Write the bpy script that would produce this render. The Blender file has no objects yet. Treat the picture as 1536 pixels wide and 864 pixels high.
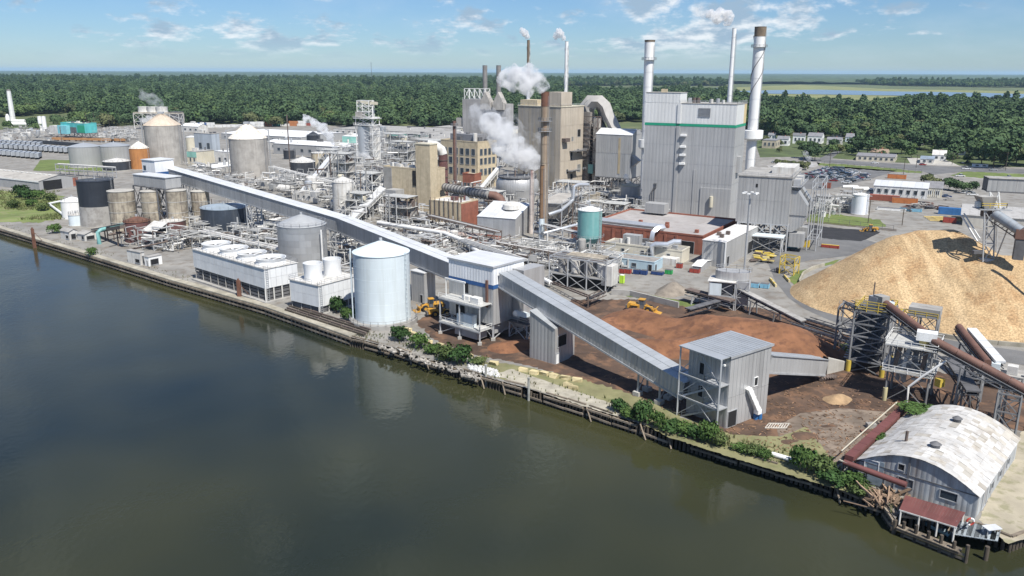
import bpy, bmesh, math, random
import numpy as np
from mathutils import Vector, Matrix, noise
random.seed(7)
SC = bpy.context.scene
COL = SC.collection
# ------------------------------------------------------------------ camera
FPX, PCX, PCY, CAMH = 1220.0, 768.0, 432.0, 60.0
PITCH, ROLL = math.radians(14.92), math.radians(0.22)
cd = bpy.data.cameras.new('camera'); cam = bpy.data.objects.new('camera', cd); COL.objects.link(cam)
cam.matrix_world = (Matrix.Translation((0, 0, CAMH)) @ Matrix.Rotation(math.radians(90)-PITCH, 4, 'X')
                    @ Matrix.Rotation(ROLL, 4, 'Z'))
cd.sensor_width = 36; cd.lens = 36*FPX/1536; cd.clip_end = 60000; cd.clip_start = 1
SC.camera = cam
# ------------------------------------------------------------------ light
SUN_EL, SUN_AZ = math.radians(55), math.radians(-60)      # azimuth from +X, negative = towards the camera side
sdir = Vector((math.cos(SUN_AZ)*math.cos(SUN_EL), math.sin(SUN_AZ)*math.cos(SUN_EL), math.sin(SUN_EL)))
sl = bpy.data.lights.new('sun', 'SUN'); sl.energy = 4.8; sl.angle = math.radians(0.5); sl.color = (1, 0.96, 0.89)
so = bpy.data.objects.new('sun', sl); COL.objects.link(so); so.rotation_euler = sdir.to_track_quat('Z', 'Y').to_euler()
wd = bpy.data.worlds.new('World'); SC.world = wd; wd.use_nodes = True
def world():
    nt = wd.node_tree; N = nt.nodes; L = nt.links; N.clear()
    out = N.new('ShaderNodeOutputWorld'); bg = N.new('ShaderNodeBackground'); bg.inputs[1].default_value = 0.08
    sky = N.new('ShaderNodeTexSky'); sky.sky_type = 'NISHITA'; sky.sun_disc = False
    sky.sun_elevation = SUN_EL; sky.sun_rotation = math.atan2(sdir.x, sdir.y)
    sky.altitude = 0; sky.air_density = 1.0; sky.dust_density = 0.1; sky.ozone_density = 4.0
    tint = N.new('ShaderNodeMix'); tint.data_type = 'RGBA'; tint.blend_type = 'MULTIPLY'; tint.inputs[0].default_value = 1
    tint.inputs[7].default_value = (.55, 0.72, 0.96, 1)
    L.new(sky.outputs[0], tint.inputs[6])
    tc = N.new('ShaderNodeTexCoord'); sp = N.new('ShaderNodeSeparateXYZ'); L.new(tc.outputs['Generated'], sp.inputs[0])
    def m(op, a, b=None, c=None):
        n = N.new('ShaderNodeMath'); n.operation = op
        for i, x in enumerate((a, b, c)):
            if x is None: continue
            if isinstance(x, (int, float)): n.inputs[i].default_value = x
            else: L.new(x, n.inputs[i])
        return n.outputs[0]
    z = m('MAXIMUM', sp.outputs[2], 0.0); el = m('LOGARITHM', m('ADD', z, .03), math.e)
    az = m('ARCTAN2', sp.outputs[0], sp.outputs[1])
    cv = N.new('ShaderNodeCombineXYZ'); L.new(m('MULTIPLY', az, 17.), cv.inputs[0]); L.new(m('MULTIPLY', el, 3.4), cv.inputs[1])
    def nz(scale, det, off, rough=.55):
        mp = N.new('ShaderNodeMapping'); mp.inputs['Location'].default_value = off; L.new(cv.outputs[0], mp.inputs[0])
        n = N.new('ShaderNodeTexNoise'); n.inputs['Scale'].default_value = scale; n.inputs['Detail'].default_value = det
        n.inputs['Roughness'].default_value = rough; L.new(mp.outputs[0], n.inputs[0]); return n.outputs[0]
    def mr(v, a, b, c=0, d=1):
        n = N.new('ShaderNodeMapRange'); n.interpolation_type = 'SMOOTHSTEP'
        for i, x in enumerate((a, b, c, d)): n.inputs[i+1].default_value = x
        L.new(v, n.inputs[0]); return n.outputs[0]
    big = nz(.16, 2, (5.6, 7.7, 0)); small = nz(1.0, 6, (1.3, 4.2, 0), .6)
    cum = mr(m('ADD', m('MULTIPLY', big, .5), m('MULTIPLY', small, .6)), .565, .665)
    shade = mr(nz(1.0, 6, (1.3, 3.98, 0), .6), .42, .60)
    cir = mr(nz(.22, 5, (9, 2, 0), .6), .48, .8, 0, .3)
    mixa = N.new('ShaderNodeMix'); mixa.data_type = 'RGBA'; L.new(cir, mixa.inputs[0]); L.new(tint.outputs[2], mixa.inputs[6])
    mixa.inputs[7].default_value = (6.4, 7.4, 8.3, 1)
    cc = N.new('ShaderNodeMix'); cc.data_type = 'RGBA'; L.new(shade, cc.inputs[0])
    cc.inputs[7].default_value = (3.4, 4.6, 5.9, 1); cc.inputs[6].default_value = (8.8, 9.1, 9.4, 1)
    mixb = N.new('ShaderNodeMix'); mixb.data_type = 'RGBA'
    L.new(m('MULTIPLY', cum, mr(z, .008, .04, .0, .85)), mixb.inputs[0]); L.new(mixa.outputs[2], mixb.inputs[6]); L.new(cc.outputs[2], mixb.inputs[7])
    L.new(mixb.outputs[2], bg.inputs[0]); L.new(bg.outputs[0], out.inputs[0])
world()
SC.view_settings.view_transform = 'Standard'; SC.view_settings.look = 'None'; SC.view_settings.gamma = 1
SC.view_settings.exposure = 0.45
SC.render.engine = 'CYCLES'
SC.cycles.use_denoising = True; SC.cycles.max_bounces = 6; SC.cycles.diffuse_bounces = 3; SC.cycles.glossy_bounces = 3
SC.cycles.transmission_bounces = 2; SC.cycles.volume_bounces = 6; SC.cycles.use_adaptive_sampling = False
SC.cycles.volume_max_steps = 256; SC.cycles.volume_step_rate = 1.0
# ------------------------------------------------------------------ pixel <-> world
cR, sR, cP, sP = math.cos(ROLL), math.sin(ROLL), math.cos(PITCH), math.sin(PITCH)
def ray(px, py):
    u = (px-PCX)/FPX; v = (py-PCY)/FPX
    u, v = u*cR+v*sR, -u*sR+v*cR
    return Vector((u, cP-v*sP, -sP-v*cP))
def W(px, py, z=0.0):
    d = ray(px, py); t = (z-CAMH)/d.z
    return Vector((d.x*t, d.y*t, z))
def PX(p):
    x, y, z = p[0], p[1], p[2]-CAMH
    dep = y*cP-z*sP; v = (-y*sP-z*cP)/dep; u = x/dep
    u, v = u*cR-v*sR, u*sR+v*cR
    return (PCX+FPX*u, PCY+FPX*v)
def ZT(py, p):                      # height at which the vertical through p meets pixel row py
    d = ray(PX(p)[0], py); return CAMH+d.z*p[1]/d.y
def onwall(px, py, A, B):           # where the ray of a pixel meets the vertical plane through A and B
    d = ray(px, py); n = Vector((-(B.y-A.y), B.x-A.x)); t = (n.x*A.x+n.y*A.y)/(n.x*d.x+n.y*d.y)
    return Vector((d.x*t, d.y*t, CAMH+d.z*t))
def V(*a): return Vector(a)
# ------------------------------------------------------------------ materials
MATS = {}
def M(name, col, rough=.75, metal=0., var=.18, scale=.25, streak=0., scol=None, bump=0., ribs=0., rnd=0., spot=0., pcol=None, island=0., ribdark=.12):
    if name in MATS: return MATS[name]
    m = bpy.data.materials.new(name); m.use_nodes = True; nt = m.node_tree; N = nt.nodes; L = nt.links
    b = N['Principled BSDF']; b.inputs['Roughness'].default_value = rough; b.inputs['Metallic'].default_value = metal
    g = N.new('ShaderNodeNewGeometry'); P = g.outputs['Position']
    def math_(op, a, c=None, clamp=False):
        n = N.new('ShaderNodeMath'); n.operation = op; n.use_clamp = clamp
        for i, x in enumerate((a, c)):
            if x is None: continue
            if isinstance(x, (int, float)): n.inputs[i].default_value = x
            else: L.new(x, n.inputs[i])
        return n.outputs[0]
    def noise_(s, vec=None, det=4):
        n = N.new('ShaderNodeTexNoise'); n.inputs['Scale'].default_value = s; n.inputs['Detail'].default_value = det
        n.inputs['Roughness'].default_value = .62; L.new(vec if vec is not None else P, n.inputs[0]); return n.outputs[0]
    def rng(v, a, c, d=0., e=1.):
        n = N.new('ShaderNodeMapRange')
        for i, x in enumerate((a, c, d, e)): n.inputs[i+1].default_value = x
        L.new(v, n.inputs[0]); return n.outputs[0]
    def mix(f, a, c, mode='MIX'):
        n = N.new('ShaderNodeMix'); n.data_type = 'RGBA'; n.blend_type = mode
        for k, x in ((0, f), (6, a), (7, c)):
            if isinstance(x, (int, float)): n.inputs[k].default_value = x
            elif isinstance(x, tuple): n.inputs[k].default_value = (*x, 1)
            else: L.new(x, n.inputs[k])
        return n.outputs[2]
    n1 = noise_(scale)
    fac = rng(n1, .3, .7, 1-var, 1+var)
    if rnd:
        oi = N.new('ShaderNodeObjectInfo'); fac = math_('MULTIPLY', fac, rng(oi.outputs['Random'], 0, 1, 1-rnd, 1+rnd))
    if island:
        fac = math_('MULTIPLY', fac, rng(g.outputs['Random Per Island'], 0, 1, 1-island, 1+island))
    hh = None
    if ribs:
        cr = N.new('ShaderNodeVectorMath'); cr.operation = 'CROSS_PRODUCT'; L.new(g.outputs['True Normal'], cr.inputs[0]); cr.inputs[1].default_value = (0, 0, 1)
        dt = N.new('ShaderNodeVectorMath'); dt.operation = 'DOT_PRODUCT'; L.new(cr.outputs[0], dt.inputs[0]); L.new(P, dt.inputs[1])
        q = math_('DIVIDE', dt.outputs['Value'], ribs)
        wn = N.new('ShaderNodeTexWhiteNoise'); wn.noise_dimensions = '1D'; L.new(math_('FLOOR', q), wn.inputs['W'])
        fac = math_('MULTIPLY', fac, rng(wn.outputs[0], 0, 1, 1-ribdark, 1+ribdark*.6))
        hh = math_('ABSOLUTE', math_('SINE', math_('MULTIPLY', q, math.pi)))
    c = mix(1., col, fac, 'MULTIPLY')
    if spot:
        c = mix(math_('MULTIPLY', rng(noise_(scale*2.7, det=6), .5, .62), spot), c, pcol or (.08, .06, .05))
    if streak:
        mp = N.new('ShaderNodeMapping'); mp.inputs['Scale'].default_value = (1.1, 1.1, .07); L.new(P, mp.inputs[0])
        c = mix(math_('MULTIPLY', rng(noise_(.9, mp.outputs[0]), .48, .72), streak), c, scol or (.1, .08, .06))
    L.new(c, b.inputs['Base Color'])
    if bump or hh is not None:
        bp = N.new('ShaderNodeBump'); bp.inputs['Strength'].default_value = bump or .35; bp.inputs['Distance'].default_value = .12
        L.new(hh if hh is not None else noise_(scale*6), bp.inputs['Height']); L.new(bp.outputs[0], b.inputs['Normal'])
    MATS[name] = m; return m
DIRT = (.16, .12, .09)
conc = M('concrete_pale', (.40, .385, .35), .9, 0, .2, .25, .35, (.2, .18, .15))
concs = M('concrete_silo', (.36, .34, .31), .9, 0, .22, .22, .45, (.17, .15, .13), rnd=.05)
concd = M('concrete_stained', (.38, .335, .26), .9, 0, .35, .2, .8, (.11, .085, .07), spot=.5, pcol=(.12, .10, .085))
slabm = M('slab_grey', (.33, .32, .30), .9, 0, .2, .15, spot=.3)
asph = M('asphalt', (.13, .13, .13), .92, 0, .25, .08, spot=.25, pcol=(.2, .19, .18))
yard = M('yard_gravel', (.235, .225, .205), .95, 0, .25, .09, spot=.6, pcol=(.145, .118, .09), bump=.4)
galv = M('galvanised_cladding', (.435, .435, .43), .42, .28, .09, .12, .18, (.3, .29, .28), ribs=.95, rnd=.05)
galvd = M('grey_cladding', (.36, .36, .355), .55, .1, .09, .10, .25, (.27, .26, .25), ribs=1.2, rnd=.035, ribdark=.06)
roofg = M('galvanised_roof', (.41, .43, .445), .45, .3, .08, .2, spot=.15, pcol=(.33, .33, .33), rnd=.06)
roofb = M('bright_roof', (.62, .63, .635), .5, .1, .08, .2, spot=.2, pcol=(.5, .49, .47), rnd=.04)
whi = M('white_paint', (.78, .78, .76), .5, 0, .07, .2, .3, (.5, .45, .38), rnd=.03)
whip = M('white_cladding', (.76, .77, .78), .5, 0, .05, .2, .1, (.5, .5, .5), ribs=.9, rnd=.03, ribdark=.05)
whd = M('white_dirty', (.58, .57, .54), .7, 0, .2, .3, .6, (.27, .22, .17))
bluec = M('blue_trim', (.03, .10, .27), .5, 0, .08, .3)
lblue = M('pale_blue_paint', (.60, .665, .69), .5, 0, .07, .12, .5, (.47, .51, .50))
greenb = M('green_trim', (.02, .30, .17), .5, 0, .08, .3)
tealm = M('teal_paint', (.15, .34, .33), .45, 0, .12, .3, .5, (.30, .46, .44))
tan = M('tan_cladding', (.42, .36, .275), .8, 0, .12, .12, .5, (.23, .18, .13), ribs=2.4, rnd=.04, ribdark=.06)
cream = M('cream_render', (.56, .52, .41), .85, 0, .12, .2, .45, (.3, .25, .18))
yelb = M('yellow_brick', (.50, .42, .29), .9, 0, .14, .6, .4, (.25, .19, .12))
brick = M('red_brick', (.27, .10, .065), .9, 0, .22, .5, .4, (.14, .07, .05))
rust = M('rusty_steel', (.15, .07, .045), .85, .1, .35, .5, .5, (.07, .045, .035))
rustp = M('rusty_brown_pipe', (.165, .088, .066), .7, .1, .2, .4, .4, (.10, .06, .05))
maroon = M('maroon_paint', (.13, .06, .055), .7, 0, .3, .3, .4, (.07, .05, .05))
redroof = M('red_oxide_roof', (.14, .052, .046), .6, 0, .15, .4, rnd=.12)
black = M('black_tank', (.028, .032, .04), .6, 0, .3, .3, .25, (.10, .10, .10))
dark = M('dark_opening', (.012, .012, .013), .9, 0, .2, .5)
steel = M('galvanised_steel', (.40, .41, .42), .55, .3, .15, .4, rnd=.08)
steeld = M('dark_steel', (.13, .13, .135), .7, .2, .25, .5, rnd=.15)
steelw = M('white_steel', (.66, .66, .64), .6, 0, .15, .4, .3, (.35, .3, .25), rnd=.06)
rusts = M('brown_steel', (.13, .10, .085), .8, .1, .3, .5, rnd=.15)
yel = M('safety_yellow', (.50, .37, .06), .6, 0, .12, .4)
catyel = M('machine_yellow', (.54, .29, .04), .5, 0, .2, .8, spot=.5, pcol=(.22, .14, .06))
tyre = M('black_rubber', (.018, .018, .018), .9, 0, .2, 1)
glass = M('window_glass', (.05, .065, .08), .12, 0, .3, .3, rnd=.3)
timber = M('weathered_timber', (.20, .165, .125), .95, 0, .35, .5, .5, (.07, .055, .04), rnd=.35)
timberd = M('wet_timber', (.075, .06, .045), .95, 0, .35, .6, .5, (.03, .025, .02), rnd=.35)
capm = M('capping_concrete', (.34, .315, .255), .95, 0, .25, .3, spot=.4, pcol=(.2, .18, .12), rnd=.1)
stoney = M('yellow_block', (.52, .44, .25), .95, 0, .2, .5, spot=.2, rnd=.15)
soil = M('wet_bark_soil', (.080, .050, .034), .97, 0, .45, .10, spot=.75, pcol=(.19, .105, .06), bump=1.)
barkm = M('bark_mulch', (.20, .092, .045), .97, 0, .38, .16, spot=.75, pcol=(.115, .052, .030), bump=1.)
mulch2 = M('pale_mulch', (.34, .23, .13), .97, 0, .3, .5, bump=.8)
grass = M('grass_green', (.11, .15, .035), .95, 0, .3, .1, spot=.35, pcol=(.2, .19, .07), bump=.4)
dry = M('dry_grass', (.20, .19, .095), .95, 0, .3, .12, spot=.5, pcol=(.12, .14, .05), bump=.4)
coal = M('coal_heap', (.022, .022, .024), .95, 0, .35, .3, bump=.6)
plastic = M('blue_plastic', (.03, .13, .32), .5, 0, .1, 1)
redp = M('red_paint', (.36, .045, .03), .55, 0, .15, .8)
lime = M('lime_plastic', (.45, .68, .06), .5, 0, .05, 1)
aluz = M('bright_metal', (.60, .62, .64), .38, .6, .08, .3, .2, (.35, .34, .33), rnd=.09)
silverp = M('silver_plates', (.47, .48, .485), .42, .5, .06, .3, .2, (.33, .32, .31), rnd=.10)
def leafmat(name, col, tip):
    m = M(name, col, .8, 0, .25, .12, rnd=.22, island=.35)
    nt = m.node_tree; b = nt.nodes['Principled BSDF']; b.inputs['Specular IOR Level'].default_value = .15
    lk = b.inputs['Base Color'].links[0]; src = lk.from_socket
    oi = nt.nodes.new('ShaderNodeObjectInfo'); mx = nt.nodes.new('ShaderNodeMix'); mx.data_type = 'RGBA'
    mr_ = nt.nodes.new('ShaderNodeMapRange'); mr_.inputs[1].default_value = .3; mr_.inputs[2].default_value = 1; mr_.inputs[4].default_value = 1.
    nt.links.new(oi.outputs['Random'], mr_.inputs[0]); nt.links.new(mr_.outputs[0], mx.inputs[0])
    nt.links.new(src, mx.inputs[6]); mx.inputs[7].default_value = (*tip, 1); nt.links.new(mx.outputs[2], b.inputs['Base Color'])
    return m
leafA = leafmat('leaves_dark', (.054, .092, .042), (.076, .118, .05))
leafB = leafmat('leaves_bright', (.078, .126, .045), (.105, .15, .052))
leafC = leafmat('leaves_olive', (.086, .108, .048), (.115, .125, .055))
leafR = leafmat('leaves_russet', (.17, .075, .03), (.20, .085, .03))
barkt = M('tree_bark', (.11, .085, .06), .95, 0, .3, 1)
# ------------------------------------------------------------------ mesh helpers
_cache = {}
def mkmesh(name, v, f, mat, smooth=None):
    me = bpy.data.meshes.new(name); me.from_pydata([tuple(x) for x in v], [], f)
    for m_ in (mat if isinstance(mat, (list, tuple)) else [mat]): me.materials.append(m_)
    if smooth is not None:
        me.polygons.foreach_set('use_smooth', [True]*len(me.polygons)); me.set_sharp_from_angle(angle=math.radians(smooth))
    me.update(); return me
BV = [(-.5, -.5, -.5), (.5, -.5, -.5), (.5, .5, -.5), (-.5, .5, -.5), (-.5, -.5, .5), (.5, -.5, .5), (.5, .5, .5), (-.5, .5, .5)]
BF = [(0, 3, 2, 1), (4, 5, 6, 7), (0, 1, 5, 4), (1, 2, 6, 5), (2, 3, 7, 6), (3, 0, 4, 7)]
def ubox(mat):
    k = ('b', mat.name)
    if k not in _cache: _cache[k] = mkmesh('box_'+mat.name, BV, BF, mat)
    return _cache[k]
def cylvf(n):
    v = []; f = []
    for i in range(n):
        a = 2*math.pi*i/n; v += [(math.cos(a), math.sin(a), -.5), (math.cos(a), math.sin(a), .5)]
    for i in range(n):
        j = (i+1) % n; f.append((2*i, 2*j, 2*j+1, 2*i+1))
    f.append(tuple(2*i for i in reversed(range(n)))); f.append(tuple(2*i+1 for i in range(n)))
    return v, f
def ucyl(mat, n=10):
    k = ('c', mat.name, n)
    if k not in _cache: _cache[k] = mkmesh('rod_'+mat.name, *cylvf(n), mat, 40)
    return _cache[k]
def barM(p0, p1, w, h=None):
    p0 = Vector(p0); p1 = Vector(p1); d = p1-p0; L_ = d.length or 1e-3
    return Matrix.Translation((p0+p1)/2) @ d.to_track_quat('Z', 'Y').to_matrix().to_4x4() @ Matrix.Diagonal((w, h or w, L_, 1))
class MB:
    def __init__(s): s.v = []; s.f = []; s.mi = []
    def add(s, vs, fs, M_=None, mi=0):
        o = len(s.v); s.v += [tuple(M_ @ Vector(p)) if M_ is not None else tuple(p) for p in vs]
        s.f += [tuple(i+o for i in q) for q in fs]; s.mi += [mi]*len(fs)
    def bar(s, p0, p1, w, h=None, mi=0): s.add(BV, BF, barM(p0, p1, w, h), mi)
    def box(s, c, size, rz=0, mi=0): s.add(BV, BF, Matrix.Translation(c) @ Matrix.Rotation(rz, 4, 'Z') @ Matrix.Diagonal((*size, 1)), mi)
    def pipe(s, p0, p1, r, n=6, mi=0): v, f = cylvf(n); s.add(v, f, barM(p0, p1, r), mi)
WM = {}; KIDS = {}
class T:
    def __init__(s, name, label, cat, loc, group=None):
        s.loc = Vector(loc); s.o = bpy.data.objects.new(name, None); COL.objects.link(s.o); s.o.location = s.loc
        s.o.empty_display_size = 1
        s.o['label'] = label; s.o['category'] = cat
        if group: s.o['group'] = group
        s.pi = Matrix.Translation(-s.loc)
    def add(s, name, me, Mw, sub=None, label=None, stuff=False):
        o = bpy.data.objects.new(name, me); COL.objects.link(o)
        if sub is None: o.parent = s.o; o.matrix_parent_inverse = s.pi
        else: o.parent = sub; o.matrix_parent_inverse = WM[sub.name].inverted() @ Matrix.Identity(4)
        o.matrix_basis = Mw; WM[o.name] = Mw; KIDS.setdefault((sub or s.o).name, []).append(o)
        if label: o['label'] = label
        if stuff: o['kind'] = 'stuff'
        return o
    def box(s, name, c, size, mat, rz=0, **k): return s.add(name, ubox(mat), Matrix.Translation(c) @ Matrix.Rotation(rz, 4, 'Z') @ Matrix.Diagonal((*size, 1)), **k)
    def bar(s, name, p0, p1, w, mat, h=None, **k): return s.add(name, ubox(mat), barM(p0, p1, w, h), **k)
    def pipe(s, name, p0, p1, r, mat, n=10, **k): return s.add(name, ucyl(mat, n), barM(p0, p1, r), **k)
    def mesh(s, name, v, f, mat, smooth=None, **k):
        return s.add(name, mkmesh(name, [Vector(p)-s.loc for p in v], f, mat, smooth), Matrix.Translation(s.loc), **k)
    def mb(s, name, b, mat, **k):
        o = s.mesh(name, b.v, b.f, mat, **k)
        if isinstance(mat, (list, tuple)): o.data.polygons.foreach_set('material_index', b.mi)
        return o
    def prism(s, name, pts, z0, z1, mat, **k):
        n = len(pts); v = [(p[0], p[1], z0) for p in pts]+[(p[0], p[1], z1) for p in pts]
        f = [tuple(reversed(range(n))), tuple(range(n, 2*n))]+[(i, (i+1) % n, n+(i+1) % n, n+i) for i in range(n)]
        return s.mesh(name, v, f, mat, **k)
    def lathe(s, name, c, prof, mat, n=40, ang=35, **k):
        v = []; f = []; m = len(prof)
        for i in range(n):
            a = 2*math.pi*i/n
            v += [(c[0]+r*math.cos(a), c[1]+r*math.sin(a), c[2]+z) for r, z in prof]
        for i in range(n):
            j = (i+1) % n
            f += [(i*m+q, j*m+q, j*m+q+1, i*m+q+1) for q in range(m-1)]
        return s.mesh(name, v, f, mat, ang, **k)
    def tube(s, name, path, r, mat, n=10, **k):
        path = [Vector(p) for p in path]; v = []; f = []; rs = r if isinstance(r, (list, tuple)) else [r]*len(path)
        for i, p in enumerate(path):
            d = (path[min(i+1, len(path)-1)]-path[max(i-1, 0)]).normalized()
            x = d.cross(V(0, 0, 1)); x = x.normalized() if x.length > .05 else V(1, 0, 0); y = x.cross(d).normalized()
            v += [p+rs[i]*(x*math.cos(2*math.pi*q/n)+y*math.sin(2*math.pi*q/n)) for q in range(n)]
        for i in range(len(path)-1):
            f += [(i*n+q, i*n+(q+1) % n, (i+1)*n+(q+1) % n, (i+1)*n+q) for q in range(n)]
        f += [tuple(reversed(range(n))), tuple(range((len(path)-1)*n, len(path)*n))]
        return s.mesh(name, v, f, mat, 50, **k)
    def rail(s, path, mat=None, h=1.1, step=2.0, name='railing', closed=False, w=.07):
        b = MB(); path = [Vector(p) for p in path]+([Vector(path[0])] if closed else [])
        for p, q in zip(path, path[1:]):
            n = max(1, int((q-p).length/step))
            for i in range(n+1):
                a = p.lerp(q, i/n); b.bar(a, a+V(0, 0, h), w)
            for hh in (h, h*.55): b.bar(p+V(0, 0, hh), q+V(0, 0, hh), w)
        return s.mb(name, b, mat or steel)
    def frame(s, C, u, v, a, b, levels, w, mat, brace=True, nb=1, na=1, deck=None):
        """steel frame: columns, beams and braces as parts; a along -u, b along v"""
        xs = [-u*(a*i/na) for i in range(na+1)]; ys = [v*(b*j/nb) for j in range(nb+1)]
        for x in xs:
            for y in ys:
                p = Vector(C)+x+y; s.bar('column', p+V(0, 0, levels[0]), p+V(0, 0, levels[-1]), w, mat)
        for z in levels[1:]:
            for y in ys: s.bar('beam', Vector(C)+xs[0]+y+V(0, 0, z), Vector(C)+xs[-1]+y+V(0, 0, z), w*.8, mat)
            for x in xs: s.bar('beam', Vector(C)+x+ys[0]+V(0, 0, z+.01), Vector(C)+x+ys[-1]+V(0, 0, z+.01), w*.78, mat)
            if deck and z in deck: s.lb('deck', C, u, v, 0, a, 0, b, z+w*.4, z+w*.4+.12, mat)
        if brace:
            for z0, z1 in zip(levels, levels[1:]):
                for i in range(na):
                    for y in (ys[0], ys[-1]):
                        p, q = Vector(C)+xs[i]+y, Vector(C)+xs[i+1]+y
                        s.bar('brace', p+V(0, 0, z0), q+V(0, 0, z1), w*.5, mat)
                        s.bar('brace', q+V(0, 0, z0), p+V(0, 0, z1), w*.48, mat)
                for j in range(nb):
                    for x in (xs[0], xs[-1]):
                        p, q = Vector(C)+x+ys[j], Vector(C)+x+ys[j+1]
                        s.bar('brace', p+V(0, 0, z0), q+V(0, 0, z1), w*.5, mat)
    def lb(s, name, C, u, v, s0, s1, t0, t1, z0, z1, mat, **k):
        """box in building axes: s to the left of the corner, t to its back"""
        c = Vector((C[0], C[1], 0))-u*((s0+s1)/2)+v*((t0+t1)/2)+V(0, 0, (z0+z1)/2)
        return s.box(name, c, (abs(s1-s0), abs(t1-t0), abs(z1-z0)), mat, math.atan2(u.y, u.x), **k)
def axes(ang): a = math.radians(ang); return V(math.cos(a), math.sin(a), 0), V(-math.sin(a), math.cos(a), 0)
BXS = []
class BX:
    """building footprint from pixels: near corner base pixel, columns of the left and right ends, row of the top"""
    def __init__(s, pc, pl, pr, ptop, ang=-28, z=0., h=None):
        s.C = W(pc[0], pc[1], z); s.u, s.v = axes(ang); s.h = h if h is not None else ZT(ptop, s.C)-z
        BXS.append(s)
        s.a = s.solve(-s.u, pl, z+s.h*.5) if pl is not None else None; s.b = s.solve(s.v, pr, z+s.h*.5) if pr is not None else None
    def solve(s, d, px, z):
        lo, hi = .3, 400.; C = V(s.C.x, s.C.y, z); sg = 1 if PX(C+d*2)[0] > PX(C)[0] else -1
        for _ in range(50):
            m = (lo+hi)/2
            if (PX(C+d*m)[0]-px)*sg > 0: hi = m
            else: lo = m
        return lo
    def p(s, a, b, z=0): return V(s.C.x, s.C.y, 0)-s.u*a+s.v*b+V(0, 0, z)
    def k(s): return (s.C, s.u, s.v)
def lin(a, b, n): return [a+(b-a)*i/n for i in range(n+1)]
def clad(t, B, face, s0, s1, z0, z1, pw, ph, mat, off=.05, name='wall_panel', gap=.03, z=0):
    if ph in (7.5, 9): gap = .07
    """wall panels of one face, each a part, a few centimetres proud of the wall"""
    nx = max(1, round((s1-s0)/pw)); nz = max(1, round((z1-z0)/ph)); ex = lin(s0, s1, nx); ez = lin(z0, z1, nz)
    for i in range(nx):
        for j in range(nz):
            a = (ex[i]+gap, ex[i+1]-gap); c = (ez[j]+gap, ez[j+1]-gap)
            if face == 'f': t.lb(name, *B.k(), *a, -off, .02, *c, mat)
            else: t.lb(name, *B.k(), -off, .02, *a, *c, mat)
def opening(t, B, face, s0, s1, z0, z1, mat=None, name='window', fm=None, frame=True, off=.08):
    w = .12
    def put(nm, a0, a1, c0, c1, o0, o1, m_, sub=None):
        return t.lb(nm, *B.k(), a0, a1, o0, o1, c0, c1, m_, sub=sub) if face == 'f' else t.lb(nm, *B.k(), o0, o1, a0, a1, c0, c1, m_, sub=sub)
    g = put(name, s0, s1, z0, z1, -off, .05, mat or glass)
    if frame:
        b = MB(); c = B.C
        def q(a0, a1, c0, c1):
            if face == 'f': cc = V(c.x, c.y, 0)-B.u*((a0+a1)/2)+B.v*(-off-.04); sz = (a1-a0, .12, c1-c0)
            else: cc = V(c.x, c.y, 0)+B.u*(off+.04)+B.v*((a0+a1)/2); sz = (.12, a1-a0, c1-c0)
            b.box(cc+V(0, 0, (c0+c1)/2), sz, math.atan2(B.u.y, B.u.x))
        q(s0-w, s1+w, z1, z1+w); q(s0-w, s1+w, z0-w, z0); q(s0-w, s0, z0, z1); q(s1, s1+w, z0, z1)
        t.mb('frame', b, fm or steel, sub=g)
    return g
def dup(root, loc, rz=0, label=None, group=None, sc=1, swap=None):
    r = root.copy(); COL.objects.link(r); r.location = loc; r.rotation_euler = (0, 0, rz); r.scale = (sc, sc, sc)
    if label: r['label'] = label
    if group: r['group'] = group
    def rec(src, dst):
        for ch in KIDS.get(src.name, ()):
            c = ch.copy(); COL.objects.link(c); c.parent = dst; c.matrix_parent_inverse = ch.matrix_parent_inverse.copy()
            if swap and c.data and c.data.materials and c.data.materials[0].name in swap:
                c.data = swap[c.data.materials[0].name](c.data)
            rec(ch, c)
    rec(root, r); return r
def struct(name, v, f, mat, smooth=None, kind='structure', label=None):
    o = bpy.data.objects.new(name, mkmesh(name, v, f, mat, smooth)); COL.objects.link(o); o['kind'] = kind
    if label: o['label'] = label
    return o
def patch(name, pix, z, mat, kind='structure', rough=0.):
    if rough:
        r = random.Random(len(pix)*7+int(pix[0][0])); out = []
        for (x0, y0), (x1, y1) in zip(pix, pix[1:]+pix[:1]):
            n = max(1, int(math.hypot(x1-x0, (y1-y0)*2)/5))
            for i in range(n): f = i/n; out.append((x0+(x1-x0)*f+r.uniform(-1, 1)*rough*2, y0+(y1-y0)*f+r.uniform(-1, 1)*rough*.8))
        pix = out
    return struct(name, [W(a, b, z) for a, b in pix], [tuple(range(len(pix)))], mat, None, kind)
def solo(name, label, cat, v, f, mat, smooth=None, group=None):
    """a thing that is one mesh, origin at its base"""
    v = [Vector(p) for p in v]; c = sum(v, V(0, 0, 0))/len(v); c.z = min(p.z for p in v)
    o = bpy.data.objects.new(name, mkmesh(name, [p-c for p in v], f, mat, smooth)); COL.objects.link(o); o.location = c
    o['label'] = label; o['category'] = cat
    if group: o['group'] = group
    return o
U, VV = axes(-28)
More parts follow.
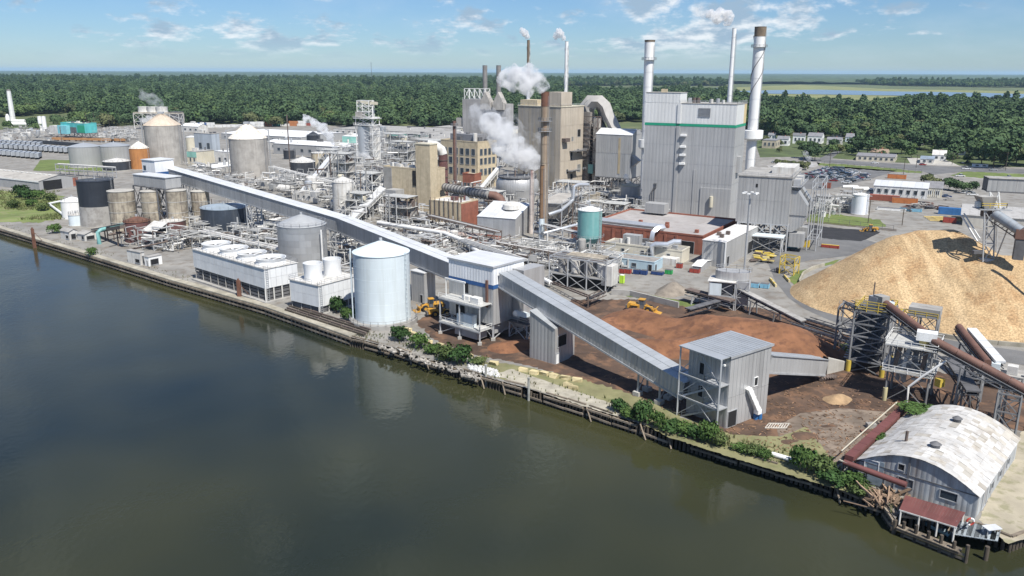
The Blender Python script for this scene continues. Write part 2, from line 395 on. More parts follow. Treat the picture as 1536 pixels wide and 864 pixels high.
# ================================================================== SETTING
WZ = -2.2
wallpx = [(-40, 334), (0, 351), (130, 391), (256, 431), (399, 473), (526, 519), (572, 531), (615, 543), (722, 579), (787, 597),
          (880, 627), (960, 653), (1001, 668), (1110, 700), (1216, 733), (1290, 762), (1324, 776), (1340, 800)]
wall = [W(a, b, WZ) for a, b in wallpx]
wall2 = [W(a, b, WZ) for a, b in [(1346, 790), (1420, 800), (1464, 808), (1513, 828), (1545, 815), (1640, 800)]]
edge = [V(p.x, p.y, 0) for p in wall+wall2]
dl = (wall[0]-wall[3]).normalized()
far0 = V(edge[0].x+dl.x*2500, edge[0].y+dl.y*2500, 0)
groundm = M('forest_floor', (.085, .11, .04), .95, 0, .4, .012, spot=.6, pcol=(.17, .16, .08))
struct('ground', [far0]+edge+[V(400, 40, 0), V(30000, 40, 0), V(30000, 40000, 0), V(-30000, 40000, 0), V(-30000, 1700, 0)],
       [tuple(range(len(edge)+6))], groundm)
wm = bpy.data.materials.new('river_water'); wm.use_nodes = True
def water(m):
    N = m.node_tree.nodes; L = m.node_tree.links; b = N['Principled BSDF']
    g = N.new('ShaderNodeNewGeometry')
    def nz(s, det, sc=(1, 1, 1)):
        mp = N.new('ShaderNodeMapping'); mp.inputs['Scale'].default_value = sc; L.new(g.outputs['Position'], mp.inputs[0])
        n = N.new('ShaderNodeTexNoise'); n.inputs['Scale'].default_value = s; n.inputs['Detail'].default_value = det; L.new(mp.outputs[0], n.inputs[0]); return n.outputs[0]
    r = N.new('ShaderNodeMapRange'); r.inputs[1].default_value = .36; r.inputs[2].default_value = .6; r.inputs[3].default_value = 0; r.inputs[4].default_value = 1
    L.new(nz(.011, 3), r.inputs[0])
    mx = N.new('ShaderNodeMix'); mx.data_type = 'RGBA'; L.new(r.outputs[0], mx.inputs[0])
    mx.inputs[6].default_value = (.012, .018, .015, 1); mx.inputs[7].default_value = (.043, .044, .0195, 1); L.new(mx.outputs[2], b.inputs['Base Color'])
    r2 = N.new('ShaderNodeMapRange'); r2.inputs[1].default_value = .4; r2.inputs[2].default_value = .65; r2.inputs[3].default_value = .06; r2.inputs[4].default_value = .16
    L.new(nz(.02, 2), r2.inputs[0]); L.new(r2.outputs[0], b.inputs['Roughness']); b.inputs['IOR'].default_value = 1.37
    a = N.new('ShaderNodeMath'); a.operation = 'ADD'; L.new(nz(.9, 4, (1, .7, 1)), a.inputs[0])
    a2 = N.new('ShaderNodeMath'); a2.operation = 'MULTIPLY'; L.new(nz(.12, 2), a2.inputs[0]); a2.inputs[1].default_value = 1.5; L.new(a2.outputs[0], a.inputs[1])
    bp = N.new('ShaderNodeBump'); bp.inputs['Strength'].default_value = .10; bp.inputs['Distance'].default_value = .35
    L.new(a.outputs[0], bp.inputs['Height']); L.new(bp.outputs[0], b.inputs['Normal'])
water(wm)
struct('river_water', [V(-4000, -600, WZ), V(3000, -600, WZ), V(3000, 1800, WZ), V(-4000, 1800, WZ)], [(0, 1, 2, 3)], wm)
yb = [(1750, 330), (1536, 250), (1200, 228), (1130, 208), (900, 190), (680, 191), (560, 189), (330, 186), (100, 190), (-220, 205)]
struct('yard', [V(p.x, p.y, .02) for p in edge]+[V(150, 70, .02)]+[W(a, b, .02) for a, b in yb], [tuple(range(len(edge)+1+len(yb)))], yard)
patch('bark_yard_soil', [(622, 482), (660, 468), (760, 462), (860, 450), (1000, 448), (1140, 462), (1250, 490), (1310, 530), (1420, 560), (1560, 590), (1560, 650), (1500, 640), (1420, 640), (1350, 625), (1300, 690), (1230, 700), (1150, 672), (1090, 655), (1030, 625), (930, 585), (850, 563), (800, 550), (715, 533), (655, 512)], .045, soil, rough=1.6)
patch('mud', [(1165, 640), (1200, 620), (1262, 612), (1330, 618), (1335, 640), (1290, 690), (1225, 696), (1170, 672)], .052,
      M('pale_mud', (.19, .15, .115), .8, 0, .4, .2, spot=.8, pcol=(.09, .06, .04), bump=.6))
patch('dry_grass', [(690, 541), (760, 545), (870, 566), (945, 586), (1028, 618), (1010, 634), (960, 628), (880, 606), (765, 572), (720, 560)], .04, dry, rough=.8)
patch('quay_slab', [(741, 562), (766, 553), (880, 592), (938, 612), (926, 624), (855, 603)], .07, capm, rough=.8)
patch('dry_grass', [(1468, 780), (1536, 640), (1760, 640), (1760, 800), (1600, 796), (1545, 806), (1512, 816)], .045, M('sandy_ground', (.36, .32, .24), .95, 0, .25, .15, spot=.6, pcol=(.17, .17, .08)), rough=.8)
patch('perimeter_road', [(1130, 398), (1152, 394), (1163, 422), (1183, 447), (1208, 464), (1244, 480), (1300, 500), (1360, 514), (1440, 532), (1540, 548), (1640, 560), (1640, 540), (1536, 527), (1450, 515), (1380, 501), (1320, 487), (1263, 474), (1244, 467), (1213, 451), (1188, 430), (1173, 408), (1183, 398), (1216, 390), (1270, 384), (1300, 376), (1315, 364), (1290, 357), (1200, 352), (1180, 372), (1150, 384)], .05, asph)
lane = M('road_line_white', (.7, .7, .66), .8, 0, .2, 1, spot=.5, pcol=(.3, .3, .3))
patch('grass', [(1183, 418), (1196, 407), (1225, 399), (1262, 388), (1250, 396), (1215, 404), (1201, 416), (1207, 440), (1225, 453), (1215, 448), (1192, 430)], .06, grass, rough=.8)
patch('coal_strip', [(1207, 336), (1246, 341), (1322, 348), (1291, 362), (1241, 358), (1203, 351)], .055, coal, rough=.8)
patch('grass', [(1205, 322), (1245, 320), (1320, 330), (1330, 340), (1280, 339), (1210, 333)], .045, grass, rough=.8)
patch('grass', [(1226, 244), (1300, 249), (1384, 257), (1382, 260), (1290, 254), (1228, 248)], .05, grass, rough=.8)
patch('grass', [(1425, 263), (1448, 257), (1600, 264), (1600, 272), (1480, 268)], .05, grass, rough=.8)
patch('highway', [(1205, 236), (1300, 243), (1400, 249), (1600, 256), (1600, 263), (1448, 257), (1400, 262), (1384, 257), (1300, 248.5), (1210, 242)], .055, asph)
patch('side_street', [(1228, 238), (1262, 222), (1268, 222), (1246, 239)], .05, asph)
patch('car_park', [(1190, 262), (1250, 249), (1345, 256), (1300, 270), (1240, 285), (1190, 282)], .05, asph)
patch('marsh_grass', [(-120, 282), (22, 288), (96, 294), (100, 327), (58, 334), (-120, 330)], .05, M('marsh_green', (.15, .19, .055), .95, 0, .3, .06, spot=.6, pcol=(.24, .21, .12)), rough=1.6)
patch('grass', [(60, 240), (150, 240), (200, 252), (160, 259), (50, 256)], .045, grass, rough=.8)
patch('grass', [(917, 439), (940, 436), (1045, 455), (1042, 462), (980, 452)], .05, grass, rough=.8)
patch('grass', [(1253, 516), (1290, 514), (1306, 524), (1302, 536), (1275, 532)], .06, grass, rough=.8)
patch('grass', [(1210, 640), (1170, 655), (1100, 652), (1040, 632), (935, 598), (930, 618), (1001, 655), (1110, 690), (1216, 722), (1285, 742), (1260, 705)], .058, dry, rough=.8)
# a far tidal river and its marsh
marshm = M('marsh_far', (.19, .20, .075), .95, 0, .25, .01)
patch('marsh', [(1105, 131), (1200, 127), (1330, 133.5), (1540, 137), (1800, 143), (1800, 166), (1600, 160), (1350, 158), (1330, 168), (1225, 164), (1150, 156), (1100, 146)], .4, marshm)
wf = M('tidal_water', (.16, .23, .30), .35, 0, .05, .01)
patch('tidal_water', [(1100, 136.5), (1165, 135), (1230, 134.5), (1330, 137), (1420, 138), (1540, 141), (1800, 146), (1800, 151), (1536, 147.5), (1400, 144), (1300, 142.5), (1200, 141), (1130, 140)], .9, wf)
patch('tidal_water', [(855, 131.5), (960, 132.5), (1092, 132), (1092, 134.5), (960, 135.5), (860, 133.5)], .9, wf)
patch('field', [(1420, 122.5), (1560, 123), (1560, 125), (1450, 124.5)], .9, marshm); patch('field', [(235, 121), (300, 119), (320, 121), (262, 123.5)], .9, marshm)
# ------------------------------------------------------------------ trees
def crown_mesh(name, R, Hc, z0, n, leaf, mat, seed, lob=9, flat=.75, spread=(.72, 1.06)):
    r = np.random.default_rng(seed); lobes = []
    for i in range(lob):
        a = r.uniform(0, 6.283); q = R*.66*math.sqrt(r.uniform(.1, 1)); zz = z0+Hc*(r.uniform(.25, .70) if i % 2 else r.uniform(.5, .74))
        lobes.append((q*math.cos(a), q*math.sin(a), zz, R*r.uniform(.34, .56), Hc*r.uniform(.20, .32)))
    lobes.append((0, 0, z0+Hc*.66, R*.6, Hc*.30)); lobes.append((0, 0, z0+Hc*.45, R*.7, Hc*.36))
    v = []; f = []
    for i in range(n):
        x, y, z, a, c = lobes[int(r.integers(len(lobes)))]
        d = r.normal(size=3); d /= np.linalg.norm(d)
        if d[2] < -.35: d[2] *= -1
        k = r.uniform(*spread); p = np.array([x+d[0]*a*k, y+d[1]*a*k, z+d[2]*c*k])
        nn = Vector(d+r.normal(size=3)*.45).normalized(); t1 = nn.orthogonal().normalized(); t2 = nn.cross(t1); w = leaf*r.uniform(.6, 1.35)
        rot = r.uniform(0, 6.283); e1 = t1*math.cos(rot)+t2*math.sin(rot); e2 = nn.cross(e1); P_ = Vector(p); o = len(v)
        v += [P_-e1*w-e2*w*.55, P_+e1*w*.25-e2*w*.75+nn*w*.2, P_+e1*w+e2*w*.1, P_+e2*w*.8+nn*w*.15, P_-e1*w*.6+e2*w*.5]
        f.append((o, o+1, o+2, o+3, o+4))
    return v, f
def tree(name, label, loc, R, Hh, mat, seed, n=640, leaf=1.1, cat='tree', group=None, trunk=.28, low=.07):
    t = T(name, label, cat, loc, group); L_ = t.loc
    b = MB(); rr = random.Random(seed)
    v, f = [], []
    path = [(0, 0, -.2), (.1*R*.2, .05, Hh*.25), (0, .1*R*.2, Hh*.5), (0, 0, Hh*.72)]
    t.tube('trunk', [L_+Vector(p) for p in path], [trunk*1.3, trunk, trunk*.75, trunk*.35], barkt, 7)
    for k in range(4):
        a = rr.uniform(0, 6.28); z = Hh*rr.uniform(.35, .6)
        b.pipe(L_+V(0, 0, z), L_+V(math.cos(a)*R*.55, math.sin(a)*R*.55, z+Hh*.2), trunk*.3, 5)
    t.mb('limbs', b, barkt)
    v, f = crown_mesh('crown', R, Hh*(1-low), Hh*low, n, leaf, mat, seed, 12)
    c = t.mesh('crown', [L_+p for p in v], f, mat); t.crown = c
    return t
def inside(poly, x, y):
    r = np.zeros(x.shape, bool); n = len(poly); j = n-1
    for i in range(n):
        xi, yi = poly[i]; xj, yj = poly[j]
        c = ((yi > y) != (yj > y)) & (x < (xj-xi)*(y-yi)/((yj-yi) or 1e-9)+xi); r ^= c; j = i
    return r
front = [(-600, 205), (-200, 197), (100, 191), (330, 187), (560, 190), (680, 191), (790, 188), (900, 180), (1100, 194), (1150, 202), (1250, 204), (1330, 211), (1400, 213), (1500, 219), (1620, 232), (2200, 262)]
clearings = [[(1090, 126), (1200, 122), (1340, 129), (1540, 132), (1900, 136), (1900, 170), (1600, 160), (1350, 157), (1325, 167), (1225, 163), (1150, 157), (1095, 148)],
             [(845, 129), (1100, 129), (1100, 142), (845, 141)], [(1430, 122), (1600, 122), (1600, 127), (1430, 127)]]
clear2 = [[(325, 149), (420, 147), (445, 152), (350, 155)], [(500, 139.5), (605, 138.5), (625, 142), (520, 143.5)], [(60, 142), (165, 140), (175, 144), (80, 146)], [(355, 166), (385, 165), (388, 180), (352, 181)], [(-40, 176), (112, 176), (112, 205), (-40, 205)], [(850, 193), (880, 178), (905, 178), (940, 195)]]
def forest():
    rg = np.random.default_rng(3); pts = []
    for y0, y1, s in ((600, 1450, 11.5), (1450, 2450, 12.5), (2450, 4500, 17.)):
        ys = np.arange(y0, y1, s)
        for y in ys:
            xs = np.arange(-.72*y-60, .80*y+60, s); n = len(xs)
            pts.append(np.stack([xs+rg.uniform(-.45, .45, n)*s, y+rg.uniform(-.45, .45, n)*s, np.full(n, s/11.2)], 1))
    P_ = np.concatenate(pts); y, zc = P_[:, 1], -CAMH
    dep = y*cP-zc*sP; v = (-y*sP-zc*cP)/dep; u = P_[:, 0]/dep
    px = PCX+FPX*(u*cR-v*sR); py = PCY+FPX*(u*sR+v*cR)
    fl = np.interp(px, [a for a, b in front], [b for a, b in front])
    jig = np.sin(px*.05)*1.5+np.sin(px*.17+1)*1.2
    ok = py < fl+jig
    for c in clearings+clear2: ok &= ~inside(c, px, py)
    P_, px, py = P_[ok], px[ok], py[ok]
    pat = np.array([noise.noise(V(a[0]*.006, a[1]*.006, 0)) for a in P_])
    thin = (pat > .30) & (P_[:, 1] > 1000) & (rg.uniform(0, 1, len(P_)) < .93) & (np.abs(px-700) > 80)
    return P_[~thin], px[~thin], py[~thin]
FP, fpx, fpy = forest()
kinds = [('broadleaf_tree', leafA, 10.2, 15.5, 11), ('broadleaf_tree', leafB, 9.2, 13.5, 23), ('pine_tree', leafA, 4.8, 23, 37), ('broadleaf_tree', leafC, 8, 12.5, 41), ('broadleaf_tree', leafA, 11.6, 17, 59), ('broadleaf_tree', leafR, 4.2, 12, 71)]
inview = (fpx > -5) & (fpx < 1541)
fl_ = np.interp(fpx, [a for a, b in front], [b for a, b in front])
order = np.argsort(-(fpy-fl_)+np.where(inview, 0, 1e6)+np.where((fpx > 565) & (fpx < 1120), 25, 0))
near = order[:205]; rest = np.setdiff1d(np.arange(len(FP)), near)
rr = random.Random(5); protos = {}
def woodlabel(x, kind):
    k = {'pine_tree': 'tall narrow dark pine', 'broadleaf_tree': 'rounded broadleaf tree'}[kind]
    w = ('beyond the turquoise building' if x < 230 else 'behind the two concrete silos' if x < 420 else
         'behind the long white warehouse roofs' if x < 640 else 'behind the stained tan boiler house' if x < 960 else 'behind the houses beyond the car park' if x < 1300 else 'behind the roadside buildings')
    return f'{k} in the wood edge {w}'
for i in near:
    ki = rr.choices(range(5), (4, 3, .5, 2, 3))[0]; nm, mt, R, Hh, sd = kinds[ki]; x, y, s = FP[i]
    lab = woodlabel(fpx[i], nm); grp = 'trees along the edge of the wood'
    if ki not in protos: protos[ki] = tree(nm, lab, (x, y, 0), R, Hh, mt, sd, group=grp)
    else: dup(protos[ki].o, (x, y, 0), rr.uniform(0, 6.28), lab, grp, rr.uniform(.62, 1.2))
for ki in range(6):
    if ki not in protos:
        nm, mt, R, Hh, sd = kinds[ki]; p = W(1510, 206) if ki == 5 else W(1250+ki*40, 206)
        protos[ki] = tree(nm, 'small russet brown tree among the green wood' if ki == 5 else woodlabel(1400, nm), p, R, Hh, mt, sd)
def instancer(name, P_, scale, crowns, label, weights=None):
    me = bpy.data.meshes.new(name); me.from_pydata([tuple((a, b, 0)) for a, b in P_], [], [])
    o = bpy.data.objects.new(name, me); COL.objects.link(o); o['kind'] = 'stuff'; o['label'] = label
    at = me.attributes.new('size', 'FLOAT', 'POINT'); at.data.foreach_set('value', np.asarray(scale, np.float32))
    g = bpy.data.node_groups.new(name, 'GeometryNodeTree'); N = g.nodes; L = g.links
    g.interface.new_socket('Geometry', in_out='INPUT', socket_type='NodeSocketGeometry'); g.interface.new_socket('Geometry', in_out='OUTPUT', socket_type='NodeSocketGeometry')
    gi = N.new('NodeGroupInput'); go = N.new('NodeGroupOutput'); ip = N.new('GeometryNodeInstanceOnPoints'); jn = N.new('GeometryNodeJoinGeometry')
    for c in reversed(crowns):
        oi = N.new('GeometryNodeObjectInfo'); oi.transform_space = 'ORIGINAL'; oi.inputs['Object'].default_value = c; oi.inputs['As Instance'].default_value = True
        L.new(oi.outputs['Geometry'], jn.inputs[0])
    L.new(gi.outputs[0], ip.inputs['Points']); L.new(jn.outputs[0], ip.inputs['Instance']); ip.inputs['Pick Instance'].default_value = True
    rv = N.new('FunctionNodeRandomValue'); rv.data_type = 'INT'; rv.inputs[4].default_value = 0; rv.inputs[5].default_value = len(crowns)-1; L.new(rv.outputs[2], ip.inputs['Instance Index'])
    rz = N.new('FunctionNodeRandomValue'); rz.data_type = 'FLOAT_VECTOR'; rz.inputs[0].default_value = (0, 0, 0); rz.inputs[1].default_value = (0, 0, 6.283); L.new(rz.outputs[0], ip.inputs['Rotation'])
    na = N.new('GeometryNodeInputNamedAttribute'); na.data_type = 'FLOAT'; na.inputs[0].default_value = 'size'; L.new(na.outputs[0], ip.inputs['Scale'])
    L.new(ip.outputs[0], go.inputs[0]); md = o.modifiers.new('trees', 'NODES'); md.node_group = g
    return o
cr = [protos[k].crown for k in (0, 4, 1, 0, 2, 3, 4, 1, 0, 4, 3, 1)]
rgn = np.random.default_rng(8)
instancer('forest', FP[rest][:, :2], FP[rest][:, 2]*rgn.uniform(.6, 1.25, len(rest)), cr, 'green forest stretching away beyond the mill')
def far_canopy():
    xs = 260; v = []; f = []; ys = [4350*(1.009**k) for k in range(190)]
    mask = []
    for j, y in enumerate(ys):
        for i in range(xs+1):
            x = (-.85+1.75*i/xs)*y
            z = 11+7*noise.fractal(V(x*.012, y*.012, .3), 1, 2, 3)+5*noise.noise(V(x*.0012, y*.0012, 2))+ (8 if y > 9000 else 0)
            v.append((x, y, z))
    for j in range(len(ys)-1):
        for i in range(xs):
            a = j*(xs+1)+i; f.append((a, a+1, a+xs+2, a+xs+1))
    struct('distant_forest', v, f, M('distant_canopy', (.055, .085, .04), .95, 0, .45, .012, spot=.5, pcol=(.08, .11, .05)), None, 'stuff', 'far wooded plain reaching the horizon')
far_canopy()
# ================================================================== RIVER EDGE
def along(pts, step):
    out = []
    for p, q in zip(pts, pts[1:]):
        n = max(1, round((q-p).length/step)); out += [p.lerp(q, i/n) for i in range(n)]
    return out+[pts[-1]]
def bulkhead():
    L1 = wall[:6]; d0 = (L1[0]-L1[3]).normalized(); L1 = [L1[0]+d0*8]+L1[1:]
    t = T('timber_wharf', 'long concrete capped wharf edge on closely spaced posts along the river', 'wharf', V(L1[3].x, L1[3].y, WZ))
    inn = V(.627, .779, 0)
    z = lambda p, h: V(p.x, p.y, h)
    for p, q in zip(L1, L1[1:]):
        n = max(1, round((q-p).length/6))
        for i in range(n):
            a, b = p.lerp(q, i/n), p.lerp(q, (i+.985)/n)
            t.bar('cap_slab', z(a, .12)+inn*.9, z(b, .12)+inn*.9, 2.2, capm, .34)
            t.bar('fender_beam', z(a, -.38)-inn*.3, z(b, -.38)-inn*.3, .3, timber, .42)
            t.bar('lower_beam', z(a, -1.55)-inn*.2, z(b, -1.55)-inn*.2, .28, timber, .4)
    for p in along(L1, 1.75): t.bar('post', z(p, -3.2)-inn*.02, z(p, 0), .34, timber)
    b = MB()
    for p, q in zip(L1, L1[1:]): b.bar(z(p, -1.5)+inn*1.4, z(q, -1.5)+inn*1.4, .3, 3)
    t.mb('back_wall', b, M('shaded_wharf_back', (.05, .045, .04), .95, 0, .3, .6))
    r2 = random.Random(4)
    for k, (px, nm) in enumerate(((52, 0), (360, 1))):
        p = W(px, 372 if k == 0 else 458, WZ)
        m = T('mooring_dolphin', ['cluster of dark mooring piles at the far end of the wharf', 'dark mooring piles beside the long cooling tower'][k], 'mooring piles', p)
        for dx in (-.45, .45, 0): m.pipe('pile', p+V(dx, .3*abs(dx), -2), p+V(dx*.7, .2, 7.5-abs(dx)), .26, rust)
        m.bar('brace', p+V(.6, .3, 5.5), p+V(2.6, 1.2, 2.2), .14, rust)
    L2 = wall[5:]
    t = T('pile_bulkhead', 'ragged old timber pile bulkhead with broken waling logs along the bark yard', 'bulkhead', V(L2[4].x, L2[4].y, WZ))
    for p in along(L2, .78)[:290]:
        h = r2.uniform(-.55, .25); t.pipe('pile', V(p.x, p.y, -3.2), V(p.x+r2.uniform(-.08, .08), p.y, h-.1), r2.uniform(.2, .29), timberd, 7)
    for k, (p, q) in enumerate(zip(L2, L2[1:])):
        n = max(1, round((q-p).length/5))
        for i in range(n):
            a, b = p.lerp(q, (i+.02)/n), p.lerp(q, (i+r2.uniform(.85, 1.06))/n)
            for hz, o in ((-.25, .42), (-1.35, .36)):
                if r2.random() < .82: t.bar('waling_log', z(a, hz+r2.uniform(-.15, .12))-inn*o, z(b, hz+r2.uniform(-.25, .12))-inn*o, .3, timber, .34)
            if r2.random() < .6: t.bar('cap_log', z(a, .1)+inn*r2.uniform(.1, .8), z(b, .15)+inn*r2.uniform(.2, .9), .34, timber)
            if r2.random() < .4: t.bar('loose_plank', z(a, .15)-inn*.3, z(a.lerp(b, .3), -2.1)-inn*1.1, .26, timber, .1)
    for k, (px, py) in enumerate(((729, 580), (793, 601))):
        p = W(px, py, WZ); solo('mooring_pile', ['grey mooring post rising from the bulkhead beside the rubble', 'grey mooring post in front of the concrete quay slab'][k], 'mooring post',
            *(lambda b: (b.v, b.f))((lambda b: (b.pipe(p+V(0, 0, -1), p+V(0, 0, 4.6), .25, 10), b.pipe(p+V(0, 0, 4.6), p+V(0, 0, 4.8), .29, 10), b)[2])(MB())), M('grey_pile', (.3, .3, .27), .9, 0, .3, 1))
    t = T('timber_fender', 'old dark timber fenders lying along the foot of the small cooling tower', 'timber beams', W(470, 490))
    for k in range(4):
        a, b = W(428+k*3, 467-k*2.2), W(548+k*3, 506-k*2.2); n = 7
        for i in range(n): t.bar('timber_beam', a.lerp(b, i/n)+V(0, 0, .5+.1*k), a.lerp(b, (i+.93)/n)+V(0, 0, .5+.1*k), .4, [timberd, rusts][k % 2])
    # yellow concrete blocks edging the bark yard
    bl = [(612, 497), (621, 503), (634, 509), (643, 515), (660, 520), (672, 525), (690, 530), (704, 535), (722, 541), (741, 547), (785, 557), (801, 561), (816, 563), (831, 566), (848, 569), (866, 572), (852, 580), (860, 583)]
    for k, (x, y) in enumerate(bl):
        p = W(x, y); o = solo('barrier_block', ['pale yellow concrete block at the edge of the dark haul track', 'pale yellow concrete block lying in the dry riverside grass'][k > 9], 'concrete block', [(p+Matrix.Rotation(-.6+r2.uniform(-.4, .4), 3, 'Z') @ V(a*1.9, b*.8, (c+.5)*.75)) for a, b, c in BV], BF, stoney, None, 'yellow blocks along the track')
    # rubble
    b = MB()
    for i in range(420):
        u_, w_ = r2.random(), r2.random(); p = W(700+u_*46+w_*4, 549+u_*14+w_*11-6)
        s_ = r2.uniform(.2, .6); v = [(c[0]*r2.uniform(.6, 1), c[1]*r2.uniform(.6, 1), c[2]*r2.uniform(.6, 1)) for c in BV]
        b.add(v, BF, Matrix.Translation(p+V(0, 0, .1)) @ Matrix.Rotation(r2.uniform(0, 3), 4, V(r2.random(), r2.random(), 1)) @ Matrix.Diagonal((s_*1.4, s_, s_*.8, 1)))
    struct('rubble', b.v, b.f, M('pale_rubble', (.5, .5, .49), .9, 0, .2, .5, island=.3), None, 'stuff', 'heap of pale broken concrete on the bank')
    b = MB()
    for i in range(150):
        u_ = r2.random(); p = W(570+u_*150, 520+u_*50+r2.uniform(-6, 3)); s_ = r2.uniform(.2, .5)
        b.add(BV, BF, Matrix.Translation(p+V(0, 0, .1)) @ Matrix.Rotation(r2.uniform(0, 3), 4, V(r2.random(), r2.random(), 1)) @ Matrix.Diagonal((s_*2.2, s_, s_*.7, 1)))
    struct('bank_rubble', b.v, b.f, M('bank_stone', (.28, .26, .23), .95, 0, .3, .5, island=.35), None, 'stuff', 'broken stone and timber on the river bank')
bulkhead()
def weeds():
    r = random.Random(9); b = MB()
    def tuft(q, h):
        for k in range(5):
            a = r.uniform(0, 6.28); d = V(math.cos(a), math.sin(a), 0)*r.uniform(.1, .5)*h; w = V(-d.y, d.x, 0)*.25+V(.04, 0, 0)
            b.add([q-w, q+w, q+d+V(0, 0, h*r.uniform(.6, 1.1))], [(0, 1, 2)])
    L2 = along([V(p.x, p.y, .05) for p in wall[5:]], .5)
    for p in L2:
        for k in range(4):
            if 20 < (p-wall[5]).length < 68 and k: continue
            if noise.noise(p*.09) > -.15 or k == 0: tuft(p+V(.627, .779, 0)*r.uniform(.4, 6)+V(r.uniform(-.4, .4), 0, 0), r.uniform(.3, 1.1))
    for p in along([V(p.x, p.y, .05) for p in wall[:6]], .9):
        if noise.noise(p*.05) > -.05: tuft(p+V(.627, .779, 0)*r.uniform(2.4, 6), r.uniform(.2, .7))
    for i in range(2600):
        x, y = r.uniform(-20, 100), r.uniform(286, 330); q = W(x, y, .05)
        if noise.noise(q*.03) > -.1: tuft(q, r.uniform(.6, 1.5))
    struct('weeds', b.v, b.f, M('weed_green', (.15, .17, .06), .9, 0, .35, .08, island=.45, spot=.5, pcol=(.25, .21, .11)), None, 'stuff', 'ragged weeds and grass along the bank')
weeds()
# ------------------------------------------------------------------ shrubs on the bank
def shrub(name, label, loc, R, Hh, mat, seed, n=750, leaf=.27, group=None):
    t = T(name, label, 'shrub', loc, group); b = MB()
    for k in range(5):
        a = k*1.3; b.pipe(t.loc, t.loc+V(math.cos(a)*R*.4, math.sin(a)*R*.4, Hh*.6), .06, 5)
    t.mb('stems', b, barkt); v, f = crown_mesh('c', R, Hh*.98, 0, n, leaf, mat, seed, 7, .75, (.55, 1.45)); t.mesh('foliage', [t.loc+p for p in v], f, mat); return t
SHR = [(598, 512, 2.3, 3.4, 0), (628, 524, 2.5, 3.2, 1), (653, 530, 2.2, 3.2, 1), (668, 540, 2.7, 3., 2), (690, 545, 2.4, 3.4, 0), (715, 546, 2.1, 1.6, 2),
       (930, 618, 2.0, 3.6, 0), (948, 627, 1.8, 3.2, 1), (966, 634, 2.1, 3.0, 0), (985, 640, 1.9, 3.3, 1), (1004, 646, 2.1, 3.4, 0), (1026, 652, 2.0, 3.6, 1), (1046, 659, 2.2, 3.8, 0), (1066, 664, 2.0, 3.4, 1), (1082, 668, 1.8, 2.6, 2), (1108, 676, 1.8, 1.9, 1), (1128, 682, 1.7, 1.7, 2), (1148, 689, 1.6, 1.4, 1),
       (1208, 708, 2.2, 3.2, 1), (1230, 714, 2.3, 2.8, 2), (1252, 722, 2.4, 3.0, 0), (1272, 730, 2.2, 2.6, 1), (1290, 738, 1.8, 2.2, 2), (505, 470, 2.2, 2.6, 0), (524, 482, 2.2, 1.8, 1)]
sp = {}
leafS = [leafmat('shrub_dark', (.038, .078, .024), (.052, .098, .03)), leafmat('shrub_bright', (.062, .112, .03), (.08, .13, .036)), leafmat('shrub_olive', (.075, .108, .036), (.095, .125, .045))]
def shrlabel(k):
    return 'leafy green shrub on the bank below the white bark house' if k < 6 else 'green shrub in the row below the metal transfer tower' if k < 18 else 'green shrub beside the white roofed boat shed' if k < 23 else 'green shrub at the foot of the pale blue tank'
for k, (x, y, R, Hh, m_) in enumerate(SHR):
    p = W(x, y); g_ = 'shrubs along the river bank'
    if m_ not in sp: sp[m_] = (shrub('river_shrub', shrlabel(k), p, R, Hh, leafS[m_], 90+m_, group=g_), R)
    else:
        o_ = dup(sp[m_][0].o, p+V(.627, .779, 0)*((k*37 % 11)/11-.5), k*1.1, shrlabel(k), g_, R/sp[m_][1]); o_.scale.z *= (.55, 1.35, .8, 1.15, .7)[k*7 % 5]; o_.scale.x *= (.7, 1.1, .9)[k % 3]
for k, (x, y, R, Hh, m_) in enumerate([(30, 297, 4.2, 6, 0), (44, 300, 3.2, 4, 0), (60, 299, 3.4, 4, 1), (76, 301, 3.2, 3.2, 2), (66, 316, 3, 2.4, 2), (80, 350, 2.6, 2.4, 1), (136, 384, 2, 1.8, 1), (20, 312, 3, 2, 2), (50, 310, 2.6, 2, 1)]):
    dup(sp[m_][0].o, W(x, y), k, 'bush on the marshy grass left of the pale blue tanks' if k != 6 else 'low green bush behind the wharf edge', 'bushes on the marshy grass', R/sp[m_][1])
